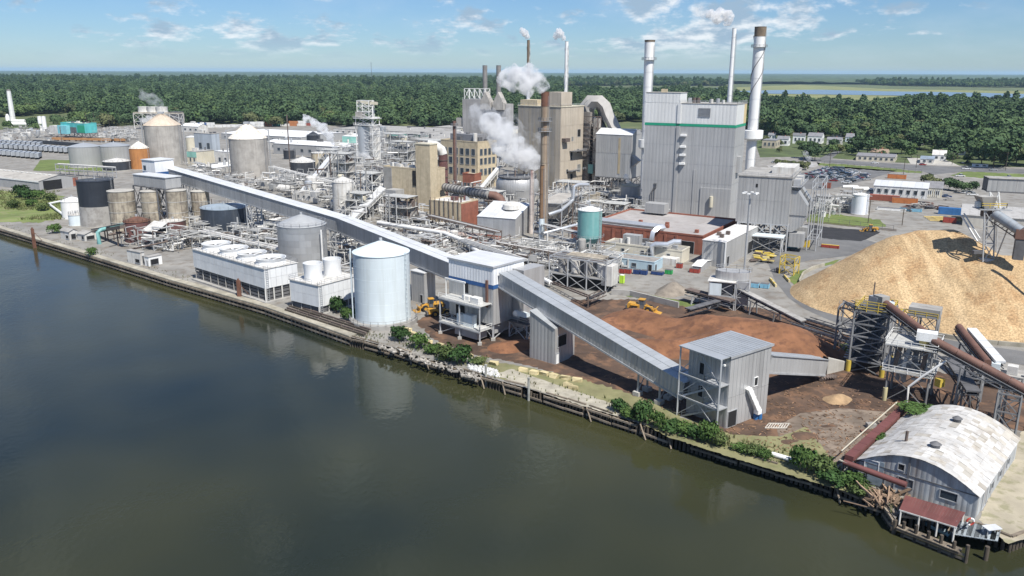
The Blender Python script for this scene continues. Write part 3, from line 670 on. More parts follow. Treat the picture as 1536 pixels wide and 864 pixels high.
# ================================================================== MAIN HANDLING LINE
def gallery(name, label, secs, w, h, sm, rm, fm, pl=2.0, sub=None):
    """enclosed sloping conveyor gallery; secs = near-bottom-edge points"""
    t = T(name, label, 'conveyor gallery', V(secs[len(secs)//2].x, secs[len(secs)//2].y, 0))
    for P0, P1 in zip(secs, secs[1:]):
        d = (P1-P0); hd = V(d.x, d.y, 0).normalized(); n = V(-hd.y, hd.x, 0)
        if n.y < 0: n = -n
        e = d.normalized(); up = n.cross(e); up = up if up.z > 0 else -up
        R_ = Matrix((n, e, up)).transposed().to_4x4(); L_ = d.length
        def bx(nm, a, b, y0, y1, z0, z1, m_):
            c = P0+n*((a+b)/2)+e*((y0+y1)/2)+up*((z0+z1)/2)
            t.add(nm, ubox(m_), Matrix.Translation(c) @ R_ @ Matrix.Diagonal((b-a, y1-y0, z1-z0, 1)))
        bx('core', .1, w-.1, 0, L_, .1, h-.1, steeld)
        k = max(1, round(L_/pl)); q = L_/k
        for i in range(k):
            bx('side_panel', -.02, .1, i*q+.02, (i+1)*q-.02, 0, h, sm); bx('side_panel', w-.1, w+.02, i*q+.02, (i+1)*q-.02, 0, h, sm)
            bx('roof_panel', -.25, w/2-.12, i*q+.02, (i+1)*q-.02, h, h+.12, rm); bx('roof_panel', w/2+.12, w+.25, i*q+.02, (i+1)*q-.02, h, h+.12, rm)
        bx('roof_ridge', w/2-.16, w/2+.16, 0, L_, h+.05, h+.22, rm)
        bx('floor_beam', -.12, .25, 0, L_, -.35, 0, fm); bx('floor_beam', w-.25, w+.12, 0, L_, -.35, 0, fm); bx('floor_deck', .25, w-.25, 0, L_, -.2, 0, fm)
    return t
TW = BX((1088, 643), 1032, 1153, 535, -53); CB = BX((740, 512), 674, 785, 400, -41)
# --- transfer tower
def tower():
    B = TW; k = B.k(); u, v = B.u, B.v; a, b, h = B.a, B.b, B.h
    t = T('transfer_tower', 'tall bare metal transfer tower with open stair frame beside the river', 'tower building', B.p(a/2, b/2))
    t.lb('wall', *k, .1, a-.1, .1, b-.1, 0, h-.2, galv)
    for z0, z1 in ((0, h*.42), (h*.42, h-.1)): clad(t, B, 'r', .02, b, z0, z1, 1.05, 99, galv, .06)
    clad(t, B, 'f', .02, a, 0, h-.1, 1.05, 99, galv, .05)
    clad2 = [t.lb('wall_panel', *k, a-.05, a+.04, q, q+b/8-.04, 0, h-.1, galv) for q in lin(0, b, 8)[:-1]]
    # roof of standing-seam sheets over the tower and the stair frame
    o = 2.4; nr = 14
    for i, q in enumerate(lin(-.25, b+.25, nr)[:-1]):
        w_ = (b+.5)/nr
        t.lb('roof_panel', *k, -.3, a+.25, q+.02, q+w_-.02, h-.1, h+.06, roofg)
        t.lb('roof_seam', *k, -.3, a+.25, q-.03, q+.03, h+.06, h+.13, roofg)
    t.lb('roof_trim', *k, -.34, -.28, -.3, b+.3, h-.35, h+.1, steel)
    # the open stair bay hangs on the front (river) face
    C0 = B.p(0, -o)
    t.lb('bay_roof', *k, -.02, a+.25, -o-.3, -.27, h-.12, h+.05, roofg)
    for s_ in (0, a): t.bar('column', B.p(s_, -o, 0), B.p(s_, -o, h-.1), .26, steel)
    lv = [h*.30, h*.62]
    for z_ in lv:
        t.bar('beam', B.p(-.1, -o, z_), B.p(a+.1, -o, z_), .24, steel)
        for s_ in (0, a): t.bar('beam', B.p(s_, -o, z_+.02), B.p(s_, 0, z_+.02), .2, steel)
        t.lb('landing', *k, .15, a*.38, -o+.1, -.1, z_, z_+.08, steel); t.rail([B.p(.15, -o+.1, z_+.1), B.p(a*.38, -o+.1, z_+.1), B.p(a*.38, -.1, z_+.1)], steel)
    zs = [0]+lv+[h-.2]
    for z0, z1 in zip(zs, zs[1:]):
        t.bar('brace', B.p(0, -o, z0+.3), B.p(a*.5, -o, z1-.1), .13, steel); t.bar('brace', B.p(a, -o, z0+.3), B.p(a*.5, -o, z1-.1), .13, steel)
    for z0, z1 in zip([0]+lv, lv+[h*.9]):
        s0, s1 = .5, a*.9; n = 12; b_ = MB()
        if z1 > h*.8: continue
        for side in (-o+.25, -o+1.25): b_.bar(B.p(s1, side, z0+.1), B.p(s0, side, z1), .14, .3)
        for i in range(n):
            f_ = (i+.5)/n; b_.bar(B.p(s1+(s0-s1)*f_, -o+.25, z0+(z1-z0)*f_), B.p(s1+(s0-s1)*f_, -o+1.25, z0+(z1-z0)*f_), .28, .06)
        t.mb('staircase', b_, steel); t.rail([B.p(s1, -o+.2, z0+.1), B.p(s0, -o+.2, z1)], steel, name='stair_railing')
    for z_ in lv: opening(t, B, 'f', a*.6, a*.6+1, z_+.1, z_+2.2, dark, 'door')
    opening(t, B, 'r', .35, 2.6, .05, 3.0, dark, 'doorway', frame=True)
    opening(t, B, 'r', b*.62, b*.62+.9, 6.3, 7.8, dark, 'window', whi)
    opening(t, B, 'r', b*.68, b*.68+1, .05, 2.2, M('grey_door', (.2, .21, .22), .6), 'door')
    c0, c1 = B.p(-.5, b*.44, 6.5), B.p(-1.0, b*.66, 2.0)
    t.bar('chute', c0, c1, .9, whi, .8); 
    for f_ in (.15, .4, .65, .9): t.bar('chute_band', c0.lerp(c1, f_), c0.lerp(c1, f_+.03), 1., whi, .9)
    t.box('chute_spout', c1+V(0, 0, -.3), (1, 1, .9), whi, math.atan2(u.y, u.x))
    t.lb('lamp', *k, a*.08, a*.16, -.6, -.1, h-1.9, h-1.6, whi)
    return t
tower()
p_lo = onwall(1022, 598, TW.p(TW.a, 0), TW.p(TW.a, TW.b)); p_hi = onwall(747, 429, CB.p(0, 0), CB.p(0, CB.b))
gallery('conveyor_gallery', 'ribbed grey gallery sloping from the white bark house down to the transfer tower', [p_hi, p_lo], 4.2, 3.2, galv, roofg, steel, 1.45)
# --- white bark house with blue band
def barkhouse():
    B = CB; k = B.k(); a, b, h = B.a, B.b, B.h
    zb = ZT(428.5, B.C); zl = ZT(488, B.C)
    t = T('bark_house', 'white topped bark house with blue band standing on steel legs', 'process building', B.p(a/2, b/2))
    t.lb('wall', *k, .1, a-.1, .1, b-.1, zl, h-.1, galv)
    for f_, L_ in (('f', a), ('r', b)):
        clad(t, B, f_, 0, L_, zb+.02, h-.25, 1.0, 99, whip, .07); clad(t, B, f_, 0, L_, zl, zb-.9, 1.1, 99, galv, .05)
    t.lb('blue_band', *k, -.09, a+.06, -.09, b, zb-.88, zb, bluec)
    nr = 9
    for i in range(nr): t.lb('roof_panel', *k, -.25, a+.2, -.25+i*(b+.5)/nr+.02, -.25+(i+1)*(b+.5)/nr-.02, h-.15, h+.05, roofb)
    t.lb('roof_trim', *k, -.3, -.24, -.3, b+.3, h-.35, h+.06, steel); t.lb('roof_trim', *k, -.24, a+.2, -.3, -.255, h-.35, h+.06, steel)
    for s_ in lin(.4, a-.4, 3):
        for t_ in (.4, b-.4): t.bar('leg', B.p(s_, t_, 0), B.p(s_, t_, zl), .45, steel); t.box('footing', B.p(s_, t_, .3), (1, 1, .7), conc)
    for s0, s1 in zip(lin(.4, a-.4, 3), lin(.4, a-.4, 3)[1:]): t.bar('brace', B.p(s0, .4, .4), B.p(s1, .4, zl), .18, steel)
    t.bar('brace', B.p(.4, .4, .4), B.p(.4, b-.4, zl), .18, steel); t.bar('brace', B.p(.4, b-.4, .4), B.p(.4, .4, zl), .17, steel)
    t.lb('drive_room', *k, 1, a-2.5, 1.5, b-2, zl-2.6, zl-.02, galv)
    # two-level steel platform on the river face
    z1, z2 = zl-.6, zl+5.2; s0, s1 = a*.02, a*.95; o = 4.2
    for z_, lab in ((z1, 'lower_deck'), (z2, 'upper_deck')):
        t.lb(lab, *k, s0, s1, -o, -.1, z_-.15, z_, M('deck_plate', (.42, .42, .40), .7, 0, .2, .5))
        for q in (-o, -.2): t.bar('beam', B.p(s0, q, z_-.3), B.p(s1, q, z_-.3), .3, steel)
    t.rail([B.p(s0, -.2, z1), B.p(s0, -o, z1), B.p(s1, -o, z1), B.p(s1, -.2, z1)], steelw)
    t.rail([B.p(s0, -o, z2), B.p(s1, -o, z2)], steelw)
    for s_ in (s0+.2, (s0+s1)/2, s1-.2):
        t.bar('leg', B.p(s_, -o+.2, 0), B.p(s_, -o+.2, z2), .32, steel); t.box('footing', B.p(s_, -o+.2, .3), (.9, .9, .7), conc)
    t.bar('brace', B.p(s1-.2, -o+.2, .4), B.p((s0+s1)/2, -o+.2, z1), .16, steel); t.bar('brace', B.p(s1-.2, -.3, .4), B.p(s1-.2, -o+.2, z1), .16, steel)
    t.lb('control_cabinet', *k, a*.25, a*.45, -o+.9, -1.8, z1, z1+2.8, lblue); t.lb('control_cabinet', *k, a*.48, a*.62, -o+1.2, -1.8, z1, z1+2.4, lblue)
    t.lb('doorway', *k, a*.64, a*.84, -.12, .05, z1+.1, z1+3.4, dark); t.lb('hatch', *k, a*.55, a*.63, -.12, .06, z2+1., z2+3.4, dark)
    t.lb('motor', *k, a*.4, a*.55, -2.2, -1, z2, z2+1, steelw); t.lb('vent_unit', *k, a*.12, a*.3, -o+1, -1.6, z2, z2+1.4, steelw)
    for s_ in (a*.48, a*.9): t.bar('hoist_post', B.p(s_, -2.4, z2), B.p(s_, -2.4, z2+4.2), .25, steelw)
    t.bar('hoist_beam', B.p(a*.46, -2.4, z2+4.2), B.p(a*.92, -2.4, z2+4.2), .35, steelw)
    t.lb('electrical_room', *k, a*.12, a*.62, -o+.5, -.3, .9, z1-.35, galvd)
    t.lb('downpipe', *k, a*.1, a*.14, -.5, -.1, zl+4, zb+1, rustp)
    # side annex at the back right
    t.lb('annex', *k, -3.5, -.1, b*.62, b+3.5, zl-1.5, ZT(398, B.p(0, b)), galv)
    return t
barkhouse()
# --- middle support house
def midhouse():
    B = BX((832, 547), 795, 862, 467, -41); k = B.k(); a, b = B.a, B.b
    gz = lambda p: onwall(*PX(p), p_hi, p_lo)
    t = T('support_house', 'bare metal clad support house holding up the sloping gallery', 'process building', B.p(a/2, b/2))
    h0 = ZT(494, B.C); h1 = ZT(466, B.p(a, 0))
    pts = [B.p(0, 0), B.p(0, b), B.p(a, b), B.p(a, 0)]; v = [(*p[:2], 0) for p in pts]+[(pts[0].x, pts[0].y, h0), (pts[1].x, pts[1].y, h0), (pts[2].x, pts[2].y, h1), (pts[3].x, pts[3].y, h1)]
    t.mesh('wall', v, [(0, 1, 2, 3), (4, 7, 6, 5), (0, 4, 5, 1), (1, 5, 6, 2), (2, 6, 7, 3), (3, 7, 4, 0)], galv)
    n = 7
    for i in range(n):
        s0, s1 = a*i/n, a*(i+1)/n; z0, z1 = h0+(h1-h0)*i/n, h0+(h1-h0)*(i+1)/n
        q = [B.p(s0+.02, -.06), B.p(s1-.02, -.06), B.p(s1-.02, 0.02), B.p(s0+.02, .02)]
        vv = [(p.x, p.y, .02) for p in q]+[(q[0].x, q[0].y, z0), (q[1].x, q[1].y, z1), (q[2].x, q[2].y, z1), (q[3].x, q[3].y, z0)]
        t.mesh('wall_panel', vv, BF, galv)
        q = [B.p(s0+.02, -.25), B.p(s1-.02, -.25), B.p(s1-.02, b+.2), B.p(s0+.02, b+.2)]
        t.mesh('roof_panel', [(p.x, p.y, z) for p, z in zip(q, (z0+.02, z1+.02, z1+.02, z0+.02))]+[(p.x, p.y, z) for p, z in zip(q, (z0+.14, z1+.14, z1+.14, z0+.14))], BF, roofg)
    clad(t, B, 'r', 0, b, 0, h0-.1, 1.1, 99, galv)
    opening(t, B, 'r', b*.12, b*.55, h0-4.2, h0-1.8, dark, 'opening', frame=True)
    opening(t, B, 'r', .3, 1.2, .1, 2.3, whi, 'door')
midhouse()
# --- lower bent under gallery 2
t = T('gallery_bent', 'low concrete and steel trestle under the lower end of the sloping gallery', 'trestle', W(985, 605))
for f_ in (.80, .90):
    q = p_hi.lerp(p_lo, f_); n_ = V(.68, .73, 0)
    for s_ in (.4, 3.6): g = q+n_*s_; t.bar('leg', V(g.x, g.y, 0), V(g.x, g.y, q.z-.3), .35, steel); t.box('footing', V(g.x, g.y, .4), (1.4, 1.4, .9), conc, -.8)
    t.bar('brace', V(q.x, q.y, .8)+n_*.4, V(q.x, q.y, q.z-.4)+n_*3.6, .16, steel)
# --- gallery 3 from tower to the ramp
def gal3():
    B = TW; p0 = onwall(1160, 562, B.p(0, B.b), B.p(B.a, B.b)); p1 = W(1238, 562, 1.2)
    p0 = B.p(.2, B.b+.02, 0)+B.v*0; p0 = V(p0.x, p0.y, ZT(558, p0))
    h = 3.0
    gallery('conveyor_gallery', 'short grey gallery from the transfer tower to the concrete ramp', [p0, V(p1.x, p1.y, ZT(562, p1))], 3.6, h, galvd, roofg, steel, 1.6)
    t = T('ramp_wall', 'pale concrete wall of the earth ramp at the end of the short gallery', 'retaining wall', W(1262, 562))
    a, b_ = W(1240, 562), W(1284, 551); z0 = 3.6
    t.mesh('wall', [a, b_, b_+V(.2, .6, 0), a+V(.2, .6, 0), a+V(0, 0, z0), b_+V(0, 0, .6), b_+V(.2, .6, .6), a+V(.2, .6, z0)], BF, conc)
    c = W(1252, 532); d = W(1296, 545)
    v = [a+V(0, .3, z0-.1), b_+V(0, .3, .4), d, c+V(0, 0, .2), c+V(-3, 1, 0)]
    struct('ramp_soil', v, [(0, 1, 2, 3, 4)], soil)
    p = W(1243, 573); t2 = T('conveyor_drum', 'rusty drum and pulley heap beside the concrete ramp', 'scrap heap', p)
    for i in range(6): t2.pipe('roller', p+V(-1.6+i*.6, .2*i, .5), p+V(-.8+i*.5, 1.2, .6+.1*i), .4, rusts)
gal3()
def E0(px, pyb, pyt): p = W(px, pyb); p.z = ZT(pyt, p); return p
# --- gallery 1 (long) with transfer house
e1 = CB.p(CB.a, CB.b*.62); e1.z = ZT(431, e1)
g0 = W(238, 327); g0.z = ZT(262, g0)
k1 = E0(509, 393, 347)
t_g1 = gallery('conveyor_gallery', 'long bright roofed gallery crossing the mill from the left silos to the white bark house', [g0, k1, e1], 4.6, ZT(245, g0)-g0.z-.4, M('gallery_cladding', (.35, .355, .36), .5, .2, .08, .12, .15, (.25, .25, .25), ribs=.95, rnd=.05), roofb, steel, 1.9)
def trestle(px, lab, base=None, w=5, col=steel, dy=0):
    A_, B_ = (g0, k1) if px < 509 else (k1, e1); q = onwall(px, 300, A_, B_)
    z_ = A_.z+(B_.z-A_.z)*(V(q.x, q.y, 0)-V(A_.x, A_.y, 0)).length/(V(B_.x, B_.y, 0)-V(A_.x, A_.y, 0)).length
    d = V(B_.x-A_.x, B_.y-A_.y, 0).normalized(); n_ = V(-d.y, d.x, 0); p = V(q.x, q.y, 0)
    t = T('gallery_trestle', lab, 'trestle', p, 'trestles under the long gallery')
    n = 3; lv = [0]+[z_*i/n for i in range(1, n)]+[z_-.3]
    t.frame(p+n_*.1, d, n_, 3.0, 4.2, lv, .34, col)
for px, lab in ((262, 'steel trestle under the long gallery right of the stained silos'), (286, 'second steel trestle of the long gallery, above the maroon tanks'), (375, 'steel trestle of the long gallery right of the blue black tank'),
                (500, 'steel trestle beneath the bend of the long gallery'), (560, 'steel trestle of the long gallery behind the pale blue tank')): trestle(px, lab)
def thouse():
    B = BX((238, 338), 200, 262, None, -33, h=3); k = B.k(); d = V(e1.x-g0.x, e1.y-g0.y, 0).normalized()
    Z0, Z1, Z2 = ZT(265, B.C), ZT(260.5, B.C), ZT(243, B.C)
    t = T('head_house', 'white head house with blue base at the left end of the long gallery', 'process building', B.p(5, 4))
    C = W(240, 336)
    t.lb('base_wall', C, B.u, B.v, 0, 8.5, .5, 9, Z0, Z1, bluec); t.lb('wall', C, B.u, B.v, 0, 8.5, .48, 9, Z1, Z2, whip)
    t.lb('roof', C, B.u, B.v, -.3, 8.8, .2, 9.3, Z2, Z2+.25, roofb); t.lb('window', C, B.u, B.v, 6, 7.6, .4, .6, Z1+.6, Z1+2.4, glass)
    t2 = T('conveyor_house', 'grey clad conveyor house on top of the stained concrete silos', 'process building', W(205, 350)); C = W(251, 352)
    z0, z1 = ZT(284, C), ZT(268, C)
    t2.lb('wall', C, B.u, B.v, 0, 20, 1.5, 8, z0, z1, galvd); t2.lb('roof', C, B.u, B.v, -.3, 20.4, 1.2, 8.3, z1, z1+.25, roofb)
    for i in range(10): t2.lb('wall_panel', C, B.u, B.v, i*2+.03, 2+i*2-.03, 1.42, 1.52, z0, z1-.02, galvd)
    t2.frame(V(C.x, C.y, 0)+B.v*1, B.u, B.v, 20, 7, [0, z0*.5, z0-.2], .5, steeld, True, 1, 4)
thouse()

def bendhouse():
    B = BX((637, 456), 617, 653, 410, -41); k = B.k(); t = T('support_house', 'bare metal support house under the long gallery beside the pale blue tank', 'process building', B.p(B.a/2, B.b/2))
    t.lb('wall', *k, .1, B.a-.1, .1, B.b-.1, 0, B.h-.1, galv); clad(t, B, 'f', 0, B.a, 0, B.h-.1, 1.1, 99, galv); clad(t, B, 'r', 0, B.b, 0, B.h-.1, 1.1, 99, galv); t.lb('roof', *k, -.2, B.a+.2, -.2, B.b+.2, B.h-.1, B.h+.1, roofb); opening(t, B, 'f', .6, 1.6, .05, 2.3, dark, 'door')
    B = BX((790, 512), 764, 800, 488, -41); k = B.k(); t = T('hydraulic_stand', 'small steel machine stand with pale blue drum beside the bark house', 'machine stand', B.p(B.a/2, B.b/2)); h = B.h
    t.frame(V(B.C.x, B.C.y, 0), B.u, B.v, B.a, min(B.b, 4), [0, h], .3, steel); t.lb('deck', *k, -.3, B.a+.3, -.3, 4.3, h, h+.2, steeld); t.rail([B.p(B.a, -.2, h+.2), B.p(-.2, -.2, h+.2), B.p(-.2, 4, h+.2)], steel)
    t.pipe('drum', B.p(B.a*.9, 1.5, h+1.6), B.p(B.a*.2, 1.5, h+1.6), .9, lblue, 14); t.lb('gearbox', *k, .3, B.a*.5, .5, 2.5, h+.2, h+1.4, steeld); t.lb('pump', *k, B.a*.5, B.a*.9, 2.4, 3.6, h+.2, h+1.3, galv)
bendhouse()
# ================================================================== TANKS AND SILOS
TKS = []
def tank(name, label, px, pyb, wpx, pyt, rise, mat, roof, cat='tank', z0=0., ladder=True, rail=True, band=None, plates=0, group=None, base=True, n=44, nozzle=True, staged=None, railmat=None):
    F_ = W(px, pyb); d = V(F_.x, F_.y, 0).normalized(); dep = F_.y*cP+CAMH*sP
    r = wpx*dep/FPX/2; c = F_+d*r; c.z = 0; h = ZT(pyt, F_)
    t = T(name, label, cat, c, group)
    if not plates: t.lathe('shell', (c.x, c.y, z0), [(r, 0), (r, h-z0)], mat, n)
    else:
        t.lathe('shell', (c.x, c.y, z0), [(r-.04, 0), (r-.04, h-z0)], mat, n); rows = plates; m = 13
        for j in range(rows):
            za, zb = z0+(h-z0)*j/rows, z0+(h-z0)*(j+1)/rows; key = (name, j % 2)
            for i in range(m):
                a0 = 2*math.pi*(i+.5*(j % 2))/m; a1 = a0+2*math.pi/m-.01; vv = []; q = 5
                for kk in range(q+1):
                    a = a0+(a1-a0)*kk/q; vv += [(c.x+(r+.01)*math.cos(a), c.y+(r+.01)*math.sin(a), za+.04), (c.x+(r+.01)*math.cos(a), c.y+(r+.01)*math.sin(a), zb)]
                t.mesh('plate', vv, [(2*x, 2*x+2, 2*x+3, 2*x+1) for x in range(q)], mat, 60)
    t.lathe('roof', (c.x, c.y, h), [(r+.15, -.12), (r+.15, .05), (r*.5, rise*.58), (r*.06, rise), (0, rise)] if rise < r*.7 else [(r+.2, -.15), (r+.2, .05), (r*.1, rise), (0, rise)], roof, n)
    if base: t.lathe('footing', (c.x, c.y, 0), [(r+.5, 0), (r+.5, .35), (r-.1, .36)], conc, n)
    if band: t.lathe('lower_band', (c.x, c.y, 0), [(r*(band[2] if len(band) > 2 else 1)+.05, 0), (r+.04, ZT(band[0], F_))], band[1], n)
    if ladder:
        a = math.atan2(-d.y, -d.x)+.95; b = MB(); o = V(math.cos(a), math.sin(a), 0); tn = V(-o.y, o.x, 0)
        for s_ in (-.3, .3): b.bar(c+o*(r+.25)+tn*s_, c+o*(r+.25)+tn*s_+V(0, 0, h+1), .09)
        for i in range(int(h/1.2)): b.bar(c+o*(r+.25)-tn*.3+V(0, 0, 1+i*1.2), c+o*(r+.25)+tn*.3+V(0, 0, 1+i*1.2), .08)
        t.mb('ladder', b, railmat or steel)
    if rail:
        t.rail([c+V(math.cos(a_)*(r-.1), math.sin(a_)*(r-.1), h+.05) for a_ in lin(0, 2*math.pi, 18)[:-1]], railmat or steel, closed=True, step=3)
    if nozzle: t.pipe('vent', c+V(0, 0, h+rise-.2), c+V(0, 0, h+rise+.7), .4, steel)
    t.r = r; t.h = h; t.c = c; t.d = d; TKS.append((c, r))
    return t
tk = tank('storage_tank', 'tall pale blue storage tank at the river edge', 576, 494, 85, 386, 2.6, lblue, M('pale_tank_roof', (.62, .70, .73), .5, 0, .06, .2), rail=False, railmat=lblue)
c_, r_ = tk.c, tk.r
tk.lathe('plinth', (c_.x, c_.y, 0), [(r_+1.6, 0), (r_+1.6, 1.1), (r_-.1, 1.12)], slabm, 40)
tk.rail([c_+V(math.cos(a)*(r_+1.5), math.sin(a)*(r_+1.5), 1.1) for a in lin(0, 2*math.pi, 28)[:-1]], steel, closed=True)
tk.pipe('pipe', c_+V(-r_-.5, -1, 0), c_+V(-r_-.5, -1, tk.h+.8), .22, lblue)
for i in range(5):
    tk.lathe('weld_seam', (c_.x, c_.y, tk.h*(i+1)/6), [(r_-.02, -.05), (r_+.025, 0), (r_-.02, .05)], lblue, 44)
t = tank('storage_tank', 'bare silver storage tank with brickwork of metal plates behind the cooling towers', 457, 411, 73, 342, 2.9, silverp, M('silver_roof', (.46, .47, .47), .5, .3, .08, .5, spot=.3, pcol=(.38, .37, .36)), plates=7)
t.pipe('pipe', t.c+t.d*-1*(t.r)+V(5.2, 2.2, 0), t.c-t.d*t.r+V(5.2, 2.2, t.h-1), .3, steelw)
t = tank('storage_tank', 'squat blue black tank under the long gallery', 340, 358, 69, 315, 1.1, M('blue_black', (.035, .045, .062), .5, 0, .25, .3, .35, (.16, .17, .18)), M('blue_grey_roof', (.30, .36, .42), .5, 0, .2, .15), n=20)
tank('storage_tank', 'tall black topped tank with grey lower half beside the stained silos', 151, 341, 51, 273, .4, M('black_shell', (.022, .027, .036), .55, 0, .2, .3, .15, (.08, .08, .09)), black, band=(311, slabm, 1.06))
tank('storage_tank', 'maroon tank with conical roof behind the small lean to', 209, 366, 38, 334, 1.6, maroon, rust, railmat=rusts)
tank('storage_tank', 'maroon tank with pale flat roof right of the lean to', 262, 356, 36, 333, .5, maroon, whd, railmat=rusts)
for px, py, w_, g, lab in ((188, 350, 37, 288, 'leftmost'), (232, 350, 28, 288, 'second'), (270, 352, 30, 287, 'third'), (305, 346, 26, 288, 'rightmost')):
    t = tank('digester_silo', f'stained cream concrete silo under the conveyor house, {lab} of the row', px, py, w_, g, .4, concd, conc, 'silo', rail=False, ladder=False, nozzle=False, group='stained silos under the conveyor house')
    for f_ in (.25, .5, .75): t.lathe('ring_band', (t.c.x, t.c.y, t.h*f_), [(t.r, -.12), (t.r+.08, -.12), (t.r+.08, .12), (t.r, .12)], conc, 40)
def bigsilo(lab, px, pyb, w_, pyt, rise, rm):
    t = tank('concrete_silo', lab, px, pyb, w_, pyt, rise, concs, rm, 'silo', ladder=True, rail=False, nozzle=False)
    for i in range(7): t.lathe('pour_joint', (t.c.x, t.c.y, t.h*(i+1)/8), [(t.r, -.06), (t.r+.04, 0), (t.r, .06)], concs, 44)
    b = MB(); n = V(-t.d.y, t.d.x, 0)
    for s_ in (-1, 1):
        for q in (0, 2.2):
            p = t.c+n*(t.r+1)*s_+t.d*q; b.bar(p, p+V(0, 0, t.h+rise*.55), .5)
            b.bar(p+V(0, 0, t.h+rise*.5), t.c+V(0, 0, t.h+rise+.3), .3)
        for i in range(12): p = t.c+n*(t.r+1)*s_+V(0, 0, t.h*i/12); b.bar(p, p+t.d*2.2+V(0, 0, t.h/12), .22)
    t.mb('lift_frame', b, steel)
    for i in range(20):
        a = 2*math.pi*i/20; o = V(math.cos(a), math.sin(a), 0)
        t.bar('roof_rib', t.c+o*(t.r+.1)+V(0, 0, t.h+.1), t.c+o*t.r*.12+V(0, 0, t.h+rise), .18, rm)
    t.box('roof_cap', t.c+V(0, 0, t.h+rise+.5), (3, 3, 1.2), steel)
    return t
conR = M('tan_cone_roof', (.52, .44, .35), .7, 0, .15, .2, .3, (.3, .2, .12), rnd=.08)
conW = M('white_cone_roof', (.66, .63, .57), .6, 0, .12, .2, .75, (.40, .25, .12), rnd=.08)
bigsilo('tall concrete silo with tan conical roof behind the white head house', 250, 251, 53, 189, 7.2, conR)
bigsilo('tall concrete silo with white conical roof and orange stain', 376.5, 269, 56, 209, 8., conW)
t = tank('storage_silo', 'orange silo with pale conical roof left of the tall concrete silo', 212, 255, 28, 223, 4., M('orange_rust_paint', (.40, .175, .055), .8, 0, .2, .2, .5, (.22, .09, .04)), conW, 'silo')
tank('corrugated_bin', 'corrugated silver bin with low cone roof, front one of two', 130, 252, 44, 221, 2.2, galvd, roofg, 'bin', ladder=False, rail=False); tank('corrugated_bin', 'corrugated silver bin with low cone roof beside the orange silo', 174, 245, 44, 220, 2.2, galvd, roofg, 'bin', ladder=False, rail=False)
tank('storage_tank', 'low black tank with white roof in front of the corrugated bins', 177, 257, 40, 243, 1.6, black, whd)
tank('storage_tank', 'plain white tank at the edge of the marshy grass', 112, 330, 32, 303, 1.6, whi, whi); tank('storage_tank', 'small pale tank in front of the plain white tank', 116, 340, 21, 323, .5, lblue, whd)
tank('storage_tank', 'black tank with white roof and pale seams behind the long gallery', 456, 275, 37, 244, 2.6, M('black_plate', (.03, .033, .04), .6, 0, .3, .4, .1, (.3, .3, .3)), whd, plates=5)
tank('storage_tank', 'rust streaked cream tank left of the stripping tower', 483, 264, 29, 230, .6, M('cream_rusty', (.52, .46, .34), .8, 0, .2, .3, .9, (.30, .16, .06)), whd)
tank('storage_tank', 'black tank with conical top beneath the slanting steam', 471, 222, 20, 204, 3.2, black, black); tank('storage_tank', 'small dark tank beside the tall pole', 435, 240, 18, 226, 1.5, black, steeld)
tank('storage_tank', 'white streaked upright tank behind the bend of the long gallery', 517, 325, 32.5, 274, 2., whd, whd); tank('storage_tank', 'small cream tank right of the tall tan roofed silo', 289, 227, 17, 206, 1, cream, whi)
tank('storage_tank', 'white water tank beside the yard road', 1288, 323, 24, 293, .8, M('white_blue_tank', (.74, .76, .80), .5, 0, .06, .3, .4, (.42, .50, .62)), whi)
tank('process_vat', 'bare metal vat steaming in front of the tall grey boiler house', 944.5, 313, 30, 280, 1., galv, M('vat_lid', (.5, .45, .33), .8), 'vat'); tank('process_vat', 'smaller metal vat half hidden by the steaming vat', 926, 296, 20, 273, .8, galv, whd, 'vat')
t = tank('storage_tank', 'teal tank with white roof standing on a steel frame', 883, 388, 36.5, 317, 1.1, tealm, whi, z0=6.5, base=False)
t.lathe('cone_bottom', (t.c.x, t.c.y, 0), [(1, 3.2), (t.r, 6.5)], tealm, 36); 
for a in lin(0, 6.283, 8)[:-1]: t.bar('leg', t.c+V(math.cos(a)*t.r*.95, math.sin(a)*t.r*.95, 0), t.c+V(math.cos(a)*t.r*.95, math.sin(a)*t.r*.95, 7), .4, steel)
t.rail([t.c+V(math.cos(a)*(t.r+.9), math.sin(a)*(t.r+.9), 6.4) for a in lin(0, 6.283, 18)[:-1]], steel, closed=True)
for px, py, w_, pt, lab in ((62, 196, 6, 175, 'left'), (68, 198, 6, 175, 'right')): tank('upright_vessel', f'slim white upright vessel at the far left, {lab} one of the pair', px, py, w_, pt, .5, whi, whi, 'vessel', ladder=False, rail=False, nozzle=False)
# clarifier basin behind the long cooling tower
def clarifier(px, py, w_, lab, pt):
    F_ = W(px, py); d = V(F_.x, F_.y, 0).normalized(); r = w_*(F_.y*cP+CAMH*sP)/FPX/2; c = F_+d*r; h = ZT(pt, F_)
    t = T('clarifier', lab, 'basin', c); t.lathe('wall', (c.x, c.y, 0), [(r, 0), (r, h), (r-.4, h), (r-.4, h-.7), (0, h-.7)], whd, 44)
    t.box('bridge', c+V(0, 0, h+.3), (2*r, 1.2, .3), steel, .4); t.rail([c+V(-r, .5, h+.5), c+V(r, .5, h+.5)], steelw)
    t.rail([c+V(math.cos(a)*r, math.sin(a)*r, h) for a in lin(0, 6.283, 20)[:-1]], steelw, closed=True)
clarifier(400, 392, 74, 'round white basin with railing left of the silver tank', 383); clarifier(600, 372, 40, 'round basin with greenish rim under the long gallery', 366)
